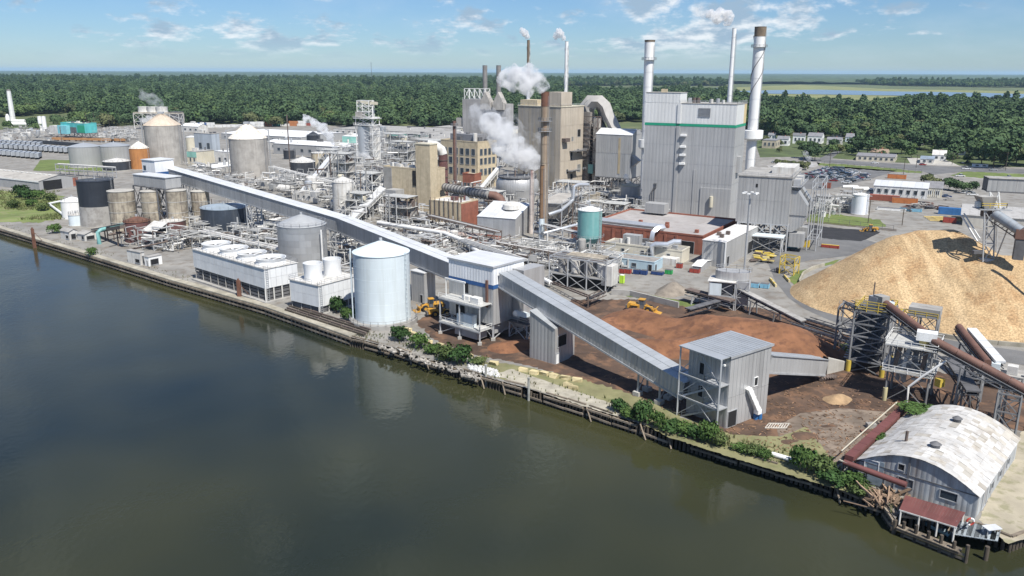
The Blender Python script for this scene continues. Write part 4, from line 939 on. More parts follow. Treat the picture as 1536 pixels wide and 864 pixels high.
# ------------------------------------------------------------------ cooling towers
whc = M('white_corrugated', (.70, .71, .71), .6, 0, .07, .3, .25, (.45, .44, .42), rnd=.05)
def fan_stack(t, c, r, h, mat, tall=False):
    s_ = t.lathe('fan_stack', c, [(r, 0), (r*.93, h*.5), (r*1.02, h), (r*.97, h), (r*.9, h*.5), (r*.93, .1)], mat, 32)
    t.lathe('fan_deck', c, [(r*.92, h*.35), (.5, h*.36), (0, h*.36)], M('fan_deck', (.12, .12, .12), .9), 24, sub=s_)
    t.lathe('hub', c, [(.55, h*.36), (.55, h*.36+.35), (0, h*.36+.4)], steel, 12, sub=s_)
    for i in range(6):
        a = i*math.pi/3; t.bar('blade', Vector(c)+V(math.cos(a)*.5, math.sin(a)*.5, h*.36+.2), Vector(c)+V(math.cos(a)*r*.88, math.sin(a)*r*.88, h*.36+.25), .65, steelw, .08, sub=s_)
def cooltower(lab, B, nf, fr, fh, louv, loc2=False, lo=0.33, tall=0):
    k = B.k(); a, b, h = B.a, B.b, B.h; t = T('cooling_tower', lab, 'cooling tower', B.p(a/2, b/2)); z1 = h*lo
    t.lb('casing', *k, .1, a-.1, .1, b-.1, z1, h-.1, whc)
    t.lb('inner_core', *k, .9, a-.9, .9, b-.9, .1, z1, dark)
    clad(t, B, 'f', 0, a, z1, h-.2, 2.0, (h-z1)/2, whc, .06); clad(t, B, 'r', 0, b, z1, h-.2, 1.6, (h-z1)/2, whc, .06)
    n = max(3, round(a/4))
    for i in range(n+1): t.bar('column', B.p(a*i/n*.999, .35, 0), B.p(a*i/n*.999, .35, z1), .2, slabm)
    for i in range(5): t.bar('column', B.p(.1, b*i/4, 0), B.p(.1, b*i/4, z1), .3, whd)
    for i in range(n): 
        for j in range(4): t.bar('louvre', B.p(a*i/n+.25, .45, z1*(j+.6)/4.2), B.p(a*(i+1)/n-.25, .45, z1*(j+.6)/4.2), .07, steeld, .7)
    for i in range(4):
        for j in range(4): t.bar('louvre', B.p(.45, b*i/4+.2, z1*(j+.6)/4.2), B.p(.45, b*(i+1)/4-.2, z1*(j+.6)/4.2), .07, steeld, .7)
    t.lb('deck', *k, -.25, a+.25, -.25, b+.25, h-.2, h, whd)
    t.lb('basin', *k, -.8, a+.8, -.8, b+.8, -.2, .5, slabm)
    t.rail([B.p(a, -.2, h), B.p(0, -.2, h), B.p(-.2, b, h), B.p(a, b, h)], steel, closed=True)
    for i in range(nf): fan_stack(t, B.p(a*(i+.5)/nf, b*.5, h), fr, fh, whc)
    bt = MB()
    for s_ in (0, .7): bt.bar(B.p(-.1, .3+s_, 0), B.p(-.1, .3+s_, h+1), .1)
    for i in range(int(h/.5)): bt.bar(B.p(-.15, .3, i*.5), B.p(-.15, 1., i*.5), .08)
    t.mb('ladder', bt, steel)
    return t
BA = BX((400, 455), 291, 447, 403, -41)
cooltower('long white cooling tower with four fan cylinders along the wharf', BA, 4, BA.a/9.2, 1.6, 1, lo=.42)
BC = BX((480, 474), 436, 536, 428, -36)
k_ = cooltower('small white cooling tower between the long one and the pale blue tank', BC, 1, 0.01, .01, 1, lo=.28)
for s_, q in ((BC.a*.52, BC.b*.26), (BC.a*.5, BC.b*.74)): fan_stack(k_, BC.p(s_, q, BC.h), BC.b*.185, 4.4, whc)
# ------------------------------------------------------------------ stacks
def stack(name, lab, px, pyb, pyt, w0, w1, mat, rings=(), cap=None, spiral=False, cat='smokestack', z0=0, seg=6, capf=.05):
    p = W(px, pyb); h = ZT(pyt, p); dep = p.y*cP+(CAMH-h*.5)*sP; r0, r1 = w0*dep/FPX/2, w1*dep/FPX/2
    t = T(name, lab, cat, p)
    zz = lin(z0, h*(1-capf), seg-1)+[h]
    for i in range(seg):
        ra, rb = r0+(r1-r0)*i/seg, r0+(r1-r0)*(i+1)/seg
        m_ = cap if cap and i == seg-1 else mat
        t.lathe('stack_section', (p.x, p.y, 0), [(ra, zz[i]), (rb, zz[i+1]-.05), (rb+.08, zz[i+1]-.05), (rb+.08, zz[i+1])], m_, 28)
    t.lathe('flue', (p.x, p.y, 0), [(r1*.96, h+.02), (0, h-.4)], dark, 20)
    for f_ in rings:
        z_ = h*f_; r_ = r0+(r1-r0)*f_; t.lathe('platform', (p.x, p.y, z_), [(r_, 0), (r_+1.1, 0), (r_+1.1, .15), (r_, .15)], steel, 24)
        t.rail([p+V(math.cos(a)*(r_+1), math.sin(a)*(r_+1), z_+.1) for a in lin(0, 6.283, 14)[:-1]], steel, closed=True, w=.1)
    if spiral:
        for s_ in range(2 if spiral == 1 else spiral):
            path = [p+V(math.cos(a*7+s_*2.09)*(r0+(r1-r0)*(.5+a/2)+.15), math.sin(a*7+s_*2.09)*(r0+(r1-r0)*(.5+a/2)+.15), h*(.55+a*.4)) for a in lin(0, 1, 36)]
            t.tube('spiral_strake', path, .16, steeld if spiral == 1 else steelw, 5)
    b = MB(); o = V(.75, -.66, 0)
    for q in (-.25, .25): b.bar(p+o*(r0+.2)+V(q, q*.9, 2), p+o*(r1+.25)+V(q, q*.9, h*.97), .1)
    t.mb('ladder', b, steel); t.h = h; t.p = p; t.r = r1
    return t
capm_ = M('sooty_cap', (.17, .13, .09), .9, 0, .3, .5)
wstk = M('white_stack', (.74, .74, .73), .5, 0, .05, .15, .18, (.5, .45, .38))
st1 = stack('smokestack', 'tall thick white smokestack with brown tip right of the boiler house', 1121, 296, 40, 13.5, 17, wstk, (.885,), capm_, 1, seg=9, capf=.055)
st1.lathe('collar', (st1.p.x, st1.p.y, ZT(199, st1.p)), [(st1.r*1.5, -3.4), (st1.r*1.85, -2.6), (st1.r*1.85, 1.2), (st1.r*1.0, 1.3)], whi, 28)
st2 = stack('smokestack', 'white smokestack with dark rim left of the boiler house', 964, 300, 60, 9, 15.5, wstk, (.88,), capm_, 0, seg=12, capf=.012)
st2.lathe('collar', (st2.p.x, st2.p.y, ZT(213, st2.p)), [(st2.r*1.1, -3), (st2.r*1.35, -2.4), (st2.r*1.35, 1.2), (st2.r*.9, 1.3)], whi, 28)
st3 = stack('smokestack', 'slim white steaming smokestack rising from the boiler house roof', 1083, 308, 42, 8.5, 6, wstk, (), None, 0, seg=10)
stack('smokestack', 'slim white spiral smokestack, left one of the two behind the tan boiler house', 791, 262, 60, 4.6, 4.2, wstk, (), capm_, 2, capf=.18); stack('smokestack', 'slim white spiral smokestack, right one of the two above the tan boiler house', 846, 272, 62, 5.6, 5, wstk, (), None, 2)
stack('smokestack', 'rusty brown capped smokestack in front of the tan boiler house', 815, 352, 137, 11.5, 12, M('tan_stack', (.30, .24, .175), .8, 0, .2, .15, .7, (.17, .085, .045)), (.73, .80), rust, 0, seg=8, capf=.1)
stack('vent_pipe', 'slim rust brown vent pipe with pale blue foot', 812, 362, 248, 7.5, 6.5, M('rust_ochre', (.205, .125, .07), .85, 0, .2, .3, .6, (.15, .07, .03)), (), None, 0, 'vent stack', seg=4).lathe('pale_foot', tuple(W(812, 362)), [(1.05, 0), (1.03, 8.5)], lblue, 20)
stack('vent_pipe', 'striped red and white vent pipe beside the steaming scrubber', 797, 350, 255, 8, 5, M('red_white_flaking', (.50, .44, .40), .85, 0, .3, .3, .9, (.25, .09, .07)), (), None, 0, 'vent stack', seg=4)
gst = M('grey_stack', (.22, .21, .20), .85, 0, .2, .2, .4, (.12, .11, .1))
stack('smokestack', 'short grey smokestack, left of the pair on the grey boiler', 728, 226, 98, 7.2, 7, gst, (.62,), None, 0); stack('smokestack', 'short grey smokestack, right of the pair on the grey boiler', 748, 226, 98, 7.2, 7, gst, (.62,), None, 0)
stack('vent_pipe', 'thin brown vent stack with lattice base by the windowed tan building', 683, 290, 181, 5.5, 5, rustp, (.93,), None, 0, 'vent stack')
t = stack('smokestack', 'leaning looking white stack at the far left of the woods', 20, 184, 134, 8, 5.2, wstk, (), gst, 0)
# ================================================================== MILL BUILDINGS
def house(name, label, B, mat, roofm=None, cat='industrial building', z0=0., par=.5, pw=0, ph=99, wins=(), par_m=None, pitch=0., rpan=0, legs=0, zb=None):
    k = B.k(); a, b, h = B.a, B.b, B.h; t = T(name, label, cat, B.p(a/2, b/2)); zb = z0 if zb is None else zb
    t.lb('wall', *k, 0, a, 0, b, zb, h-.02, mat)
    if pw: clad(t, B, 'f', 0, a, zb, h-.05, pw, ph, mat); clad(t, B, 'r', 0, b, zb, h-.05, pw, ph, mat)
    rm = roofm or slabm
    if pitch:
        q = [B.p(-.3, -.3, h), B.p(a+.3, -.3, h), B.p(a+.3, b+.3, h), B.p(-.3, b+.3, h)]; r0, r1 = B.p(-.3, b/2, h+pitch), B.p(a+.3, b/2, h+pitch)
        n = max(1, rpan)
        for i in range(n):
            f0, f1 = i/n, (i+.985)/n; L_ = lambda p, q_, f: Vector(p).lerp(Vector(q_), f)
            t.mesh('roof_panel', [L_(q[0], q[1], f0), L_(q[0], q[1], f1), L_(r0, r1, f1), L_(r0, r1, f0)], [(0, 1, 2, 3)], rm); t.mesh('roof_panel', [L_(q[3], q[2], f0), L_(q[3], q[2], f1), L_(r0, r1, f1), L_(r0, r1, f0)], [(0, 1, 2, 3)], rm)
        [t.mesh('gable', [B.p(s_, 0, h-.05), B.p(s_, b, h-.05), B.p(s_, b/2, h+pitch-.1)], [(0, 1, 2)], mat) for s_ in (0, a)]
    elif rpan:
        for i in range(rpan): t.lb('roof_panel', *k, -.2, a+.2, -.2+(b+.4)*i/rpan+.02, -.2+(b+.4)*(i+1)/rpan-.02, h, h+.15, rm)
    else:
        t.lb('roof', *k, .25, a-.25, .25, b-.25, h-.1, h+.02, rm)
        if par:
            pm = par_m or mat
            t.lb('parapet', *k, -.1, a+.1, -.1, .25, h, h+par, pm); t.lb('parapet', *k, -.1, a+.1, b-.25, b+.1, h, h+par, pm); t.lb('parapet', *k, -.1, .25, .255, b-.255, h, h+par, pm); t.lb('parapet', *k, a-.25, a+.1, .255, b-.255, h, h+par, pm)
    for w in wins:
        f_, s0, s1, c0, c1 = w[:5]; opening(t, B, f_, s0, s1, c0, c1, w[5] if len(w) > 5 else glass, w[6] if len(w) > 6 else 'window')
    return t
def rooftop(t, B, n, seed, z=None, mats=None, big=2.2):
    r = random.Random(seed)
    for i in range(n):
        s_, q, w = r.uniform(.1, .85)*B.a, r.uniform(.1, .85)*B.b, r.uniform(.8, big); z_ = z or B.h; m_ = r.choice(mats or (steel, whd, steeld))
        if r.random() < .5: t.lb('roof_unit', *B.k(), s_, s_+w*1.4, q, q+w, z_, z_+w*.8, m_)
        else: t.pipe('roof_vent', B.p(s_, q, z_), B.p(s_, q, z_+w*1.1), w*.3, m_)
# --- big boiler house
wpan = M('white_panel', (.70, .70, .68), .55, .1, .05, .1, .1, (.5, .5, .48), ribs=1.5, rnd=.015, ribdark=.02)
bh = M('boiler_cladding', (.41, .41, .405), (.5), .12, .10, .05, .32, (.31, .30, .295), ribs=1.5, rnd=.022, ribdark=.03)
def boiler():
    B = BX((1093, 334), 965, 1114, 157, -27.5); k = B.k(); a, b, h = B.a, B.b, B.h; zg = ZT(190, B.C); hh = ZT(140, B.p(a*.45, 0))
    t = T('boiler_house', 'huge grey boiler house with white top and green stripe', 'boiler house', B.p(a/2, b/2)); s_ = a*.615
    t.lb('wall', *k, .05, a, 0, b, 0, zg-.5, bh); t.lb('upper_wall', *k, .05, a, 0.01, b-.01, zg+.5, h, wpan); t.lb('green_band', *k, -.1, a+.08, -.12, b+.1, zg-.5, zg+.5, greenb)
    t.lb('tower_block', *k, s_, a, .02, b*.55, h+.02, hh, wpan); t.lb('tower_roof', *k, s_-.2, a+.2, -.2, b*.55+.2, hh, hh+.2, slabm); t.lb('roof', *k, -.2, s_-.25, -.2, b+.2, h, h+.25, slabm); t.lb('roof', *k, s_, a+.1, b*.56, b+.2, h, h+.25, slabm)
    t.lb('pilaster', *k, s_-.7, s_+.7, -.5, 0, 0, zg-.55, bh); t.lb('pilaster', *k, s_-.7, s_+.7, -.5, 0, zg+.55, h, wpan)
    t.lb('lower_wall', *k, 0, a*.33, -.45, -.02, 0, h*.29, bh); t.lb('pilaster', *k, a*.39, a*.42, -.3, 0, 0, h*.44, galvd)
    for s0, s1 in ((0, s_-.75), (s_+.75, a)): clad(t, B, 'f', s0, s1, .1, zg-.55, 2.8, 7.5, bh, .05); clad(t, B, 'f', s0, s1, zg+.55, h-.1, 2.8, 9, wpan, .05)
    clad(t, B, 'f', s_+.05, a, h+.1, hh, 2.8, 9, wpan, .06); clad(t, B, 'r', 0, b, .1, zg-.55, 3.2, 7.5, bh, .05); clad(t, B, 'r', 0, b, zg+.55, h-.1, 3.2, 9, wpan, .05)
    for zz in (203, 220, 232.5, 245.5):
        z_ = ZT(zz, B.p(a*.54, 0)); t.lb('awning', *k, s_-3.6, s_-1.3, -1.5, -.05, z_-.3, z_+.5, whi)
    t.lb('louvre_vent', *k, s_*.45, s_*.66, -.2, 0, h-5.2, h-1.6, M('louvre_grey', (.22, .22, .22), .7, 0, .2, 3))
    for i in range(9): t.lb('louvre_blade', *k, s_*.45, s_*.66, -.3, -.1, h-5.1+i*.4, h-4.95+i*.4, steel)
    t.lb('side_duct', *k, -1.6, 0, b*.3, b*.5, h*.42, h*.56, bh); t.lb('yellowed_panel', *k, -.15, .02, b*.75, b*.98, zg+.6, h-.2, M('yellowed', (.55, .44, .24), .7, 0, .1, .3))
    r = random.Random(2)
    for i in range(11):
        s0 = s_*r.uniform(.05, .9); q = b*r.uniform(.06, .5); w = r.uniform(.5, 1.1); t.pipe('roof_vent', B.p(s0, q, h+.2), B.p(s0, q, h+.6+w*1.6), w*.8, r.choice((steel, whd, steel, rusts)))
    t.rail([B.p(s_, -.1, h+.25), B.p(-.1, -.1, h+.25), B.p(-.1, b, h+.25)], steel, w=.1); t.box('roof_unit', B.p(a*.82, 3, hh+.8), (2.4, 1.6, 1.4), yelb, -.4)
    for i in range(3): t.tube('wall_conduit', [B.p(a*.9-i*.9, -.25, 1), B.p(a*.9-i*.9, -.25, h*.2+i), B.p(a*.86-i*.5, -.25, h*.26), B.p(a*.86-i*.5, -.25, h*.30)], .16, steeld, 6)
    t.pipe('tank_stub', B.p(a*.2, -1.2, 6), B.p(a*.2, -1.2, 10.5), .8, cream)
boiler()
# --- precipitator on legs with hoppers and ducts
def precip():
    B = BX((1178, 378), 1104, 1193, 268, -25); k = B.k(); a, b, h = B.a, B.b, B.h; z0 = ZT(338, B.C)
    t = T('precipitator', 'grey precipitator box standing on steel legs with paired side hoppers', 'industrial building', B.p(a/2, b/2))
    t.lb('wall', *k, .1, a, .1, b+8, z0, h, galvd); clad(t, B, 'f', 0, a, z0, h-.1, 2.4, 6.5, galvd); clad(t, B, 'r', 0, b+8, z0, h-.1, 2.4, 6.5, galvd)
    t.lb('roof', *k, -.3, a+.3, -.3, b+8.3, h, h+.4, slabm); t.lb('roof_house', *k, .5, a*.45, b*.5, b+6, h+.4, h+2.6, whd)
    t.rail([B.p(a, -.2, h+.4), B.p(0, -.2, h+.4), B.p(-.2, b, h+.4)], steel)
    t.frame(V(B.C.x, B.C.y, 0)-B.v*.1, B.u, B.v, a*.95, b+7, [0, z0*.5, z0-.1], .5, steel, True, 2, 3)
    t.lb('canopy_roof', *k, a*.02, a*.72, -6.5, -.6, z0*.62, z0*.62+.3, lblue); t.frame(V(B.C.x, B.C.y, 0)-B.v*6.4-B.u*1, B.u, B.v, a*.66, 5.5, [0, z0*.62], .35, steel, True)
    t.lb('window', *k, a*.62, a*.66, -.12, 0, h-3.6, h-2.4, dark); t.lb('box', *k, a*.16, a*.24, -.5, 0, z0+1, z0+4, galvd) if 0 else None
    # two duct hoppers on the right side
    for j, q in enumerate((1.2, b*.5+5)):
        zz = h-5-j*.5; w = 5.6; o = 5.5
        def prof(nm, pr, t0, t1):
            N_ = len(pr); vs = [B.p(-s_, q+t0, z) for s_, z in pr]+[B.p(-s_, q+t1, z) for s_, z in pr]
            t.mesh(nm, vs, [tuple(range(N_)), tuple(reversed(range(N_, 2*N_)))]+[(i, N_+i, N_+(i+1) % N_, (i+1) % N_) for i in range(N_)], galv)
        prof('duct_hood', [(.05, zz+1), (2.2, zz+.6), (5.6, zz-4), (5.6, zz-7.5), (.05, zz-7.5)], 0, w); prof('hopper', [(.05, zz-7.55), (5.6, zz-7.55), (4.4, zz-11), (1.4, zz-13.5), (.05, zz-13.5)], .3, w-.3)
        t.lb('lower_duct', *k, -5.4, -.6, q-.2, q+w*.9, 1.8+j, max(6.5, z0*.62), galvd)
    t.frame(B.p(-9.2, 6), B.u, B.v, 3, b+2, [0, 4, h-4, h-1.5], .3, steel, False, 2, 1)
    for i in range(5): t.lb('roof_unit', *k, -2.6+i*.1, -.4+i*.1, 2+i*4.2, 4+i*4.2, h-2.6, h-.6, [steel, whd][i % 2])
    t.lb('walkway', *k, -3.2, -.1, .2, b+5, h-2.9, h-2.7, steel); t.rail([B.p(-3.2, .2, h-2.7), B.p(-3.2, b+5, h-2.7)], steel)
precip()
# --- stained tan boiler house
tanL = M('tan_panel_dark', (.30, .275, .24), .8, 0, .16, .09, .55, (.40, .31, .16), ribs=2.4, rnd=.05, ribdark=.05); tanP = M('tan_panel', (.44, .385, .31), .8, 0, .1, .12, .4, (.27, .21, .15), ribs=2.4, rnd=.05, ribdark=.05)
def tanboiler():
    B = BX((839, 296), 777, 874, 161, -40); k = B.k(); a, b, h = B.a, B.b, B.h
    t = T('boiler_house', 'stained tan boiler house tower behind the thick white steam', 'boiler house', B.p(a/2, b/2))
    t.lb('wall', *k, 0, a, 0, b, 0, h, tanP); s_ = a*.12
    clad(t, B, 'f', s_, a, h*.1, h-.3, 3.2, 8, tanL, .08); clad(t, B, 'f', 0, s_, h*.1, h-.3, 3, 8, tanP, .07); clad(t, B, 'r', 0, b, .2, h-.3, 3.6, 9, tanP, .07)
    t.lb('roof', *k, -.3, a+.3, -.3, b+.3, h, h+.4, cream); hp = ZT(138, B.p(a*.2, b*.2))
    t.lb('penthouse', *k, -1*0+.4, a*.36, .5, b*.5, h+.4, hp, tanP); t.lb('roof_house', *k, a*.58, a*.98, 1, b*.5, h+.4, h+3, yelb)
    t.rail([B.p(a, 0, h+.4), B.p(0, 0, h+.4), B.p(0, b, h+.4)], steel, w=.1)
    r = random.Random(9)
    for i in range(8):
        z_ = h*r.uniform(.15, .8); q = b*r.uniform(.25, .8); w = r.uniform(1.2, 2.6); opening(t, B, 'r', q, q+w, z_, z_+w*1.4, r.choice((dark, M('shutter_grey', (.2, .2, .19), .8, 0, .2, 1))), r.choice(('window', 'louvre')))
    t.lb('ledge', *k, -2.4, -.1, b*.05, b*.25, h*.62, h*.66, rusts); t.lb('balcony', *k, -3, -.1, b*.4, b*.95, h*.5, h*.51, steeld); t.lb('balcony', *k, -2.5, -.1, b*.3, b*.7, h*.28, h*.29, steeld)
    for f_ in (.5, .28): t.rail([B.p(-3, b*.4, h*f_+.3), B.p(-3, b*.95, h*f_+.3)], steel, w=.1)
    # narrow concrete service tower on its right
    B2 = BX((893, 292), 871, 900, 165, -40); t2 = T('service_tower', 'narrow dark service tower between the tan boiler house and the metal building', 'industrial building', B2.p(2, 2)); k2 = B2.k()
    t2.lb('wall', *k2, B2.a*.55, B2.a, 1, B2.b, 0, B2.h*.97, M('dark_concrete', (.24, .22, .2), .9, 0, .25, .2, .5, (.1, .09, .08))); t2.lb('shaft', *k2, 0, B2.a*.35, 1.5, B2.b, 0, B2.h*.9, concs)
    t2.frame(V(B2.C.x, B2.C.y, 0), B2.u, B2.v, B2.a, 3, lin(0, B2.h*.92, 7), .35, rusts, True); t2.lb('dark_core', *k2, B2.a*.35, B2.a*.55, 2, 4, 0, B2.h*.8, dark)
    t2.lb('teal_panel', *k2, B2.a*.2, B2.a*.5, -.2, .2, B2.h*.25, B2.h*.36, tealm)
tanboiler()
# --- corrugated metal building with gooseneck ducts
def metalb():
    B = BX((944, 298), 893, 966, 203, -30); k = B.k(); z0 = ZT(268, B.C); a, b, h = B.a, B.b, B.h
    t = T('process_building', 'corrugated metal building raised on legs left of the boiler house', 'industrial building', B.p(a/2, b/2))
    t.lb('wall', *k, 0, a, 0, b, z0, h, galv); clad(t, B, 'f', 0, a, z0, h*.7, 1.6, 99, galv, .06); clad(t, B, 'f', 0, a, h*.7+.1, h-.1, 1.6, 99, galvd, .12); clad(t, B, 'r', 0, b, z0, h-.1, 2, 12, galvd, .06)
    n = 8; r0, r1 = B.p(-.3, b*.35, h+2.6), B.p(a+.3, b*.35, h+2.6)
    for i in range(n):
        f0, f1 = i/n, (i+.98)/n
        for e0, e1 in ((B.p(-.3, -.3, h), B.p(a+.3, -.3, h)), (B.p(-.3, b+.3, h), B.p(a+.3, b+.3, h))): t.mesh('roof_panel', [e0.lerp(e1, f0), e0.lerp(e1, f1), r0.lerp(r1, f1), r0.lerp(r1, f0)], [(0, 1, 2, 3)], roofb)
    t.mesh('gable', [B.p(0, 0, h-.1), B.p(0, b, h-.1), B.p(0, b*.35, h+2.5)], [(0, 1, 2)], galv)
    t.frame(V(B.C.x, B.C.y, 0), B.u, B.v, a, b, [0, z0*.5, z0-.1], .5, steeld, True, 2, 3)
    t.mesh('chute_hood', [B.p(-.1, 1, h*.68), B.p(-.1, 5, h*.68), B.p(-3.5, 1, h*.6), B.p(-3.5, 5, h*.6), B.p(-.1, 1, h*.5), B.p(-.1, 5, h*.5)], [(0, 2, 3, 1), (2, 4, 5, 3), (0, 4, 2), (1, 3, 5)], galvd)
    t.lb('penthouse', *k, -.2, 5.5, b*.25, b*.6, h, h+2.2, galvd); t.lb('rust_streak_panel', *k, a*.3, a*.36, -.22, 0, z0+2, h*.95, M('rust_stain', (.40, .33, .22), .8, 0, .2, .4))
    g = T('gooseneck_duct', 'large grey gooseneck duct arching over the metal building', 'duct', B.p(a, b*.7))
    pz = lambda px, py, dd=0: onwall(px, py, B.p(0, b*.5+dd), B.p(a, b*.5+dd))
    g.tube('duct', [pz(882, 240), pz(882, 175), pz(884, 160), pz(891, 152), pz(900, 152), pz(908, 160), pz(912, 172), pz(924, 196)], 3.1, M('duct_grey', (.40, .385, .36), .8, 0, .12, .2, .3, (.25, .22, .2)), 4)
    g.tube('duct', [pz(874, 240, 5), pz(874, 178, 5), pz(876, 160, 5), pz(884, 150, 5), pz(895, 150, 5), pz(903, 165, 5), pz(903, 190, 5), pz(897, 200, 5)], 2.6, MATS['duct_grey'], 4)
metalb()
# --- windowed tan office block, yellow blocks and brick annexes
def winrow(B, f, n, z0, z1, s0, s1, wf=.6):
    out = []; q = (s1-s0)/n
    for i in range(n): out.append((f, s0+q*(i+.2), s0+q*(i+.2+wf), z0, z1))
    return out
B = BX((717, 285), 662, 745, 214, -38); w = []
for py in (229, 243, 259): z_ = ZT(py, B.C); w += winrow(B, 'f', 6, z_-1.6, z_+1.6, 1, B.a-1) + winrow(B, 'r', 4, z_-1.6, z_+1.6, 1, B.b-1)
t = house('mill_building', 'yellow brick mill block with rows of steel windows', B, yelb, steeld, wins=w); rooftop(t, B, 14, 3, big=4); t.lb('roof_house', *B.k(), B.a*.2, B.a*.9, B.b*.3, B.b*.8, B.h, B.h+3.4, M('dark_roof_house', (.2, .2, .21), .8))
B = BX((646, 325), 577, 668, 256, -33); t = house('mill_building', 'yellow panelled mill building with a taller corner tower', B, yelb, slabm, pw=3.2, ph=5.5)
ht = ZT(217, B.p(1, 0)); t.lb('stair_tower', *B.k(), -.6, B.a*.28, -.4, B.b*.45, 0, ht, yelb); t.lb('tower_cap', *B.k(), -.8, B.a*.29, -.6, B.b*.46, ht, ht+.4, cream); t.lb('dark_louvre', *B.k(), B.a*.28, B.a*.36, -.3, 0, B.h-7, B.h-.5, dark)
t.lb('grey_wall', *B.k(), B.a*.82, B.a, -.35, 0, 0, B.h, M('grey_render', (.3, .29, .27), .9, 0, .2, .3, .3)); rooftop(t, B, 10, 5, mats=(whd, steel))
t.lb('lean_wall', *B.k(), B.a*.55, B.a*.78, -6, -.3, 0, B.h*.55, galvd)
B = BX((692, 350), 644, 717, 306, -32); t = house('mill_building', 'low yellow and red brick mill building under the ribbed duct', B, yelb, whd, pw=4.2, ph=6); t.lb('brick_face', *B.k(), -.18, .02, 0, B.b, 0, B.h, brick); rooftop(t, B, 8, 8, mats=(rusts, steel, maroon))
for s_ in lin(1, B.a-1, 6): t.pipe('wall_pipe', B.p(s_, -.4, .5), B.p(s_, -.4, B.h+1.5), .14, rusts)
t.lb('dark_base', *B.k(), 1, B.a-1, -.2, 0, .2, 3.2, M('dark_grey_base', (.16, .15, .14), .9))  # dark grey strip along the foot of the front wall
for s_ in lin(2, B.a-4, 3): t.lb('doorway', *B.k(), s_, s_+2, -.3, 0, .2, 3, dark)
B = BX((712, 287), 694, 722, 262, -32); t = house('mill_building', 'small red brick building below the windowed mill block', B, brick, cream, wins=winrow(B, 'r', 2, 2, 4, .6, B.b-.6)+winrow(B, 'f', 3, 2, 4, .6, B.a-.6))
B = BX((720, 380), 690, 752, 352, -32, h=3.2); house('mill_building', 'low red brick plinth building beneath the silver scrubber house', B, brick, rusts)
# scrubber house and conical scrubber
def scrub():
    B = BX((773, 358), 716, 792, 329, -22); k = B.k(); a, b, h = B.a, B.b+3, B.h; z0 = 1
    t = T('scrubber_house', 'silver sloped roof house in front of the conical scrubber', 'process building', B.p(a/2, b/2)); hb = h+3.6
    t.mesh('wall', [B.p(0, 0), B.p(a, 0), B.p(a, b), B.p(0, b), B.p(0, 0, h), B.p(a, 0, h), B.p(a, b, hb), B.p(0, b, hb)], [(0, 1, 2, 3), (4, 5, 1, 0), (5, 6, 2, 1), (6, 7, 3, 2), (7, 4, 0, 3), (4, 7, 6, 5)], galv)
    clad(t, B, 'f', 0, a, .1, h-.1, 1.3, 99, aluz, .06)
    for i in range(7): f0, f1 = i/7, (i+.98)/7; t.mesh('roof_panel', [B.p(-.2+f0*(a+.4), -.3, h+.1), B.p(-.2+f1*(a+.4), -.3, h+.1), B.p(-.2+f1*(a+.4), b, hb+.15), B.p(-.2+f0*(a+.4), b, hb+.15)], [(0, 1, 2, 3)], roofb)
    t.lathe('roof_cowl', B.p(a*.35, b*.6, h+2.2), [(3.6, 0), (3.4, 1.6), (1.6, 2.6), (0, 2.7)], whd, 20)
    c = W(776, 312)+V(0, 6, 0); t2 = T('conical_scrubber', 'dull silver conical scrubber vessel under the thick steam', 'process vessel', c)
    S_ = lambda py: ZT(py, c)
    t2.lathe('shell', (c.x, c.y, 0), [(8.2, 0), (8.2, S_(297)), (9.8, S_(284)), (9.8, S_(272)), (8.6, S_(266)), (0, S_(265))], galv, 14); t2.lathe('rim', (c.x, c.y, S_(265)), [(9, 0), (9, .4), (0, .4)], steeld, 24)
    t2.rail([c+V(math.cos(q)*8.9, math.sin(q)*8.9, S_(265)+.3) for q in lin(0, 6.283, 16)[:-1]], steel, closed=True, w=.1)
    for i in range(7): q = i*.9; t2.pipe('roof_vent', c+V(math.cos(q)*5, math.sin(q)*5, S_(265)), c+V(math.cos(q)*5, math.sin(q)*5, S_(265)+1.5+i % 3), .35, [steel, rusts][i % 2])
    t3 = T('hopper_bin', 'grey tapered bin right of the tall brown smokestack', 'process vessel', W(838, 345)); B3 = BX((842, 350), 806, 872, 306, -20); h3 = B3.h; k3 = B3.k()
    t3.mesh('bin', [B3.p(2, 2, 5), B3.p(B3.a-2, 2, 5), B3.p(B3.a-2, B3.b-2, 5), B3.p(2, B3.b-2, 5), B3.p(0, 0, h3), B3.p(B3.a, 0, h3), B3.p(B3.a, B3.b, h3), B3.p(0, B3.b, h3)], [(0, 1, 5, 4), (1, 2, 6, 5), (2, 3, 7, 6), (3, 0, 4, 7), (4, 5, 6, 7), (0, 3, 2, 1)], concs)
    t3.frame(V(B3.C.x, B3.C.y, 0), B3.u, B3.v, B3.a, B3.b, [0, 4, h3], .35, steel)
    t3.rail([B3.p(0, 0, h3), B3.p(B3.a, 0, h3), B3.p(B3.a, B3.b, h3), B3.p(0, B3.b, h3)], steelw, closed=True)
scrub()
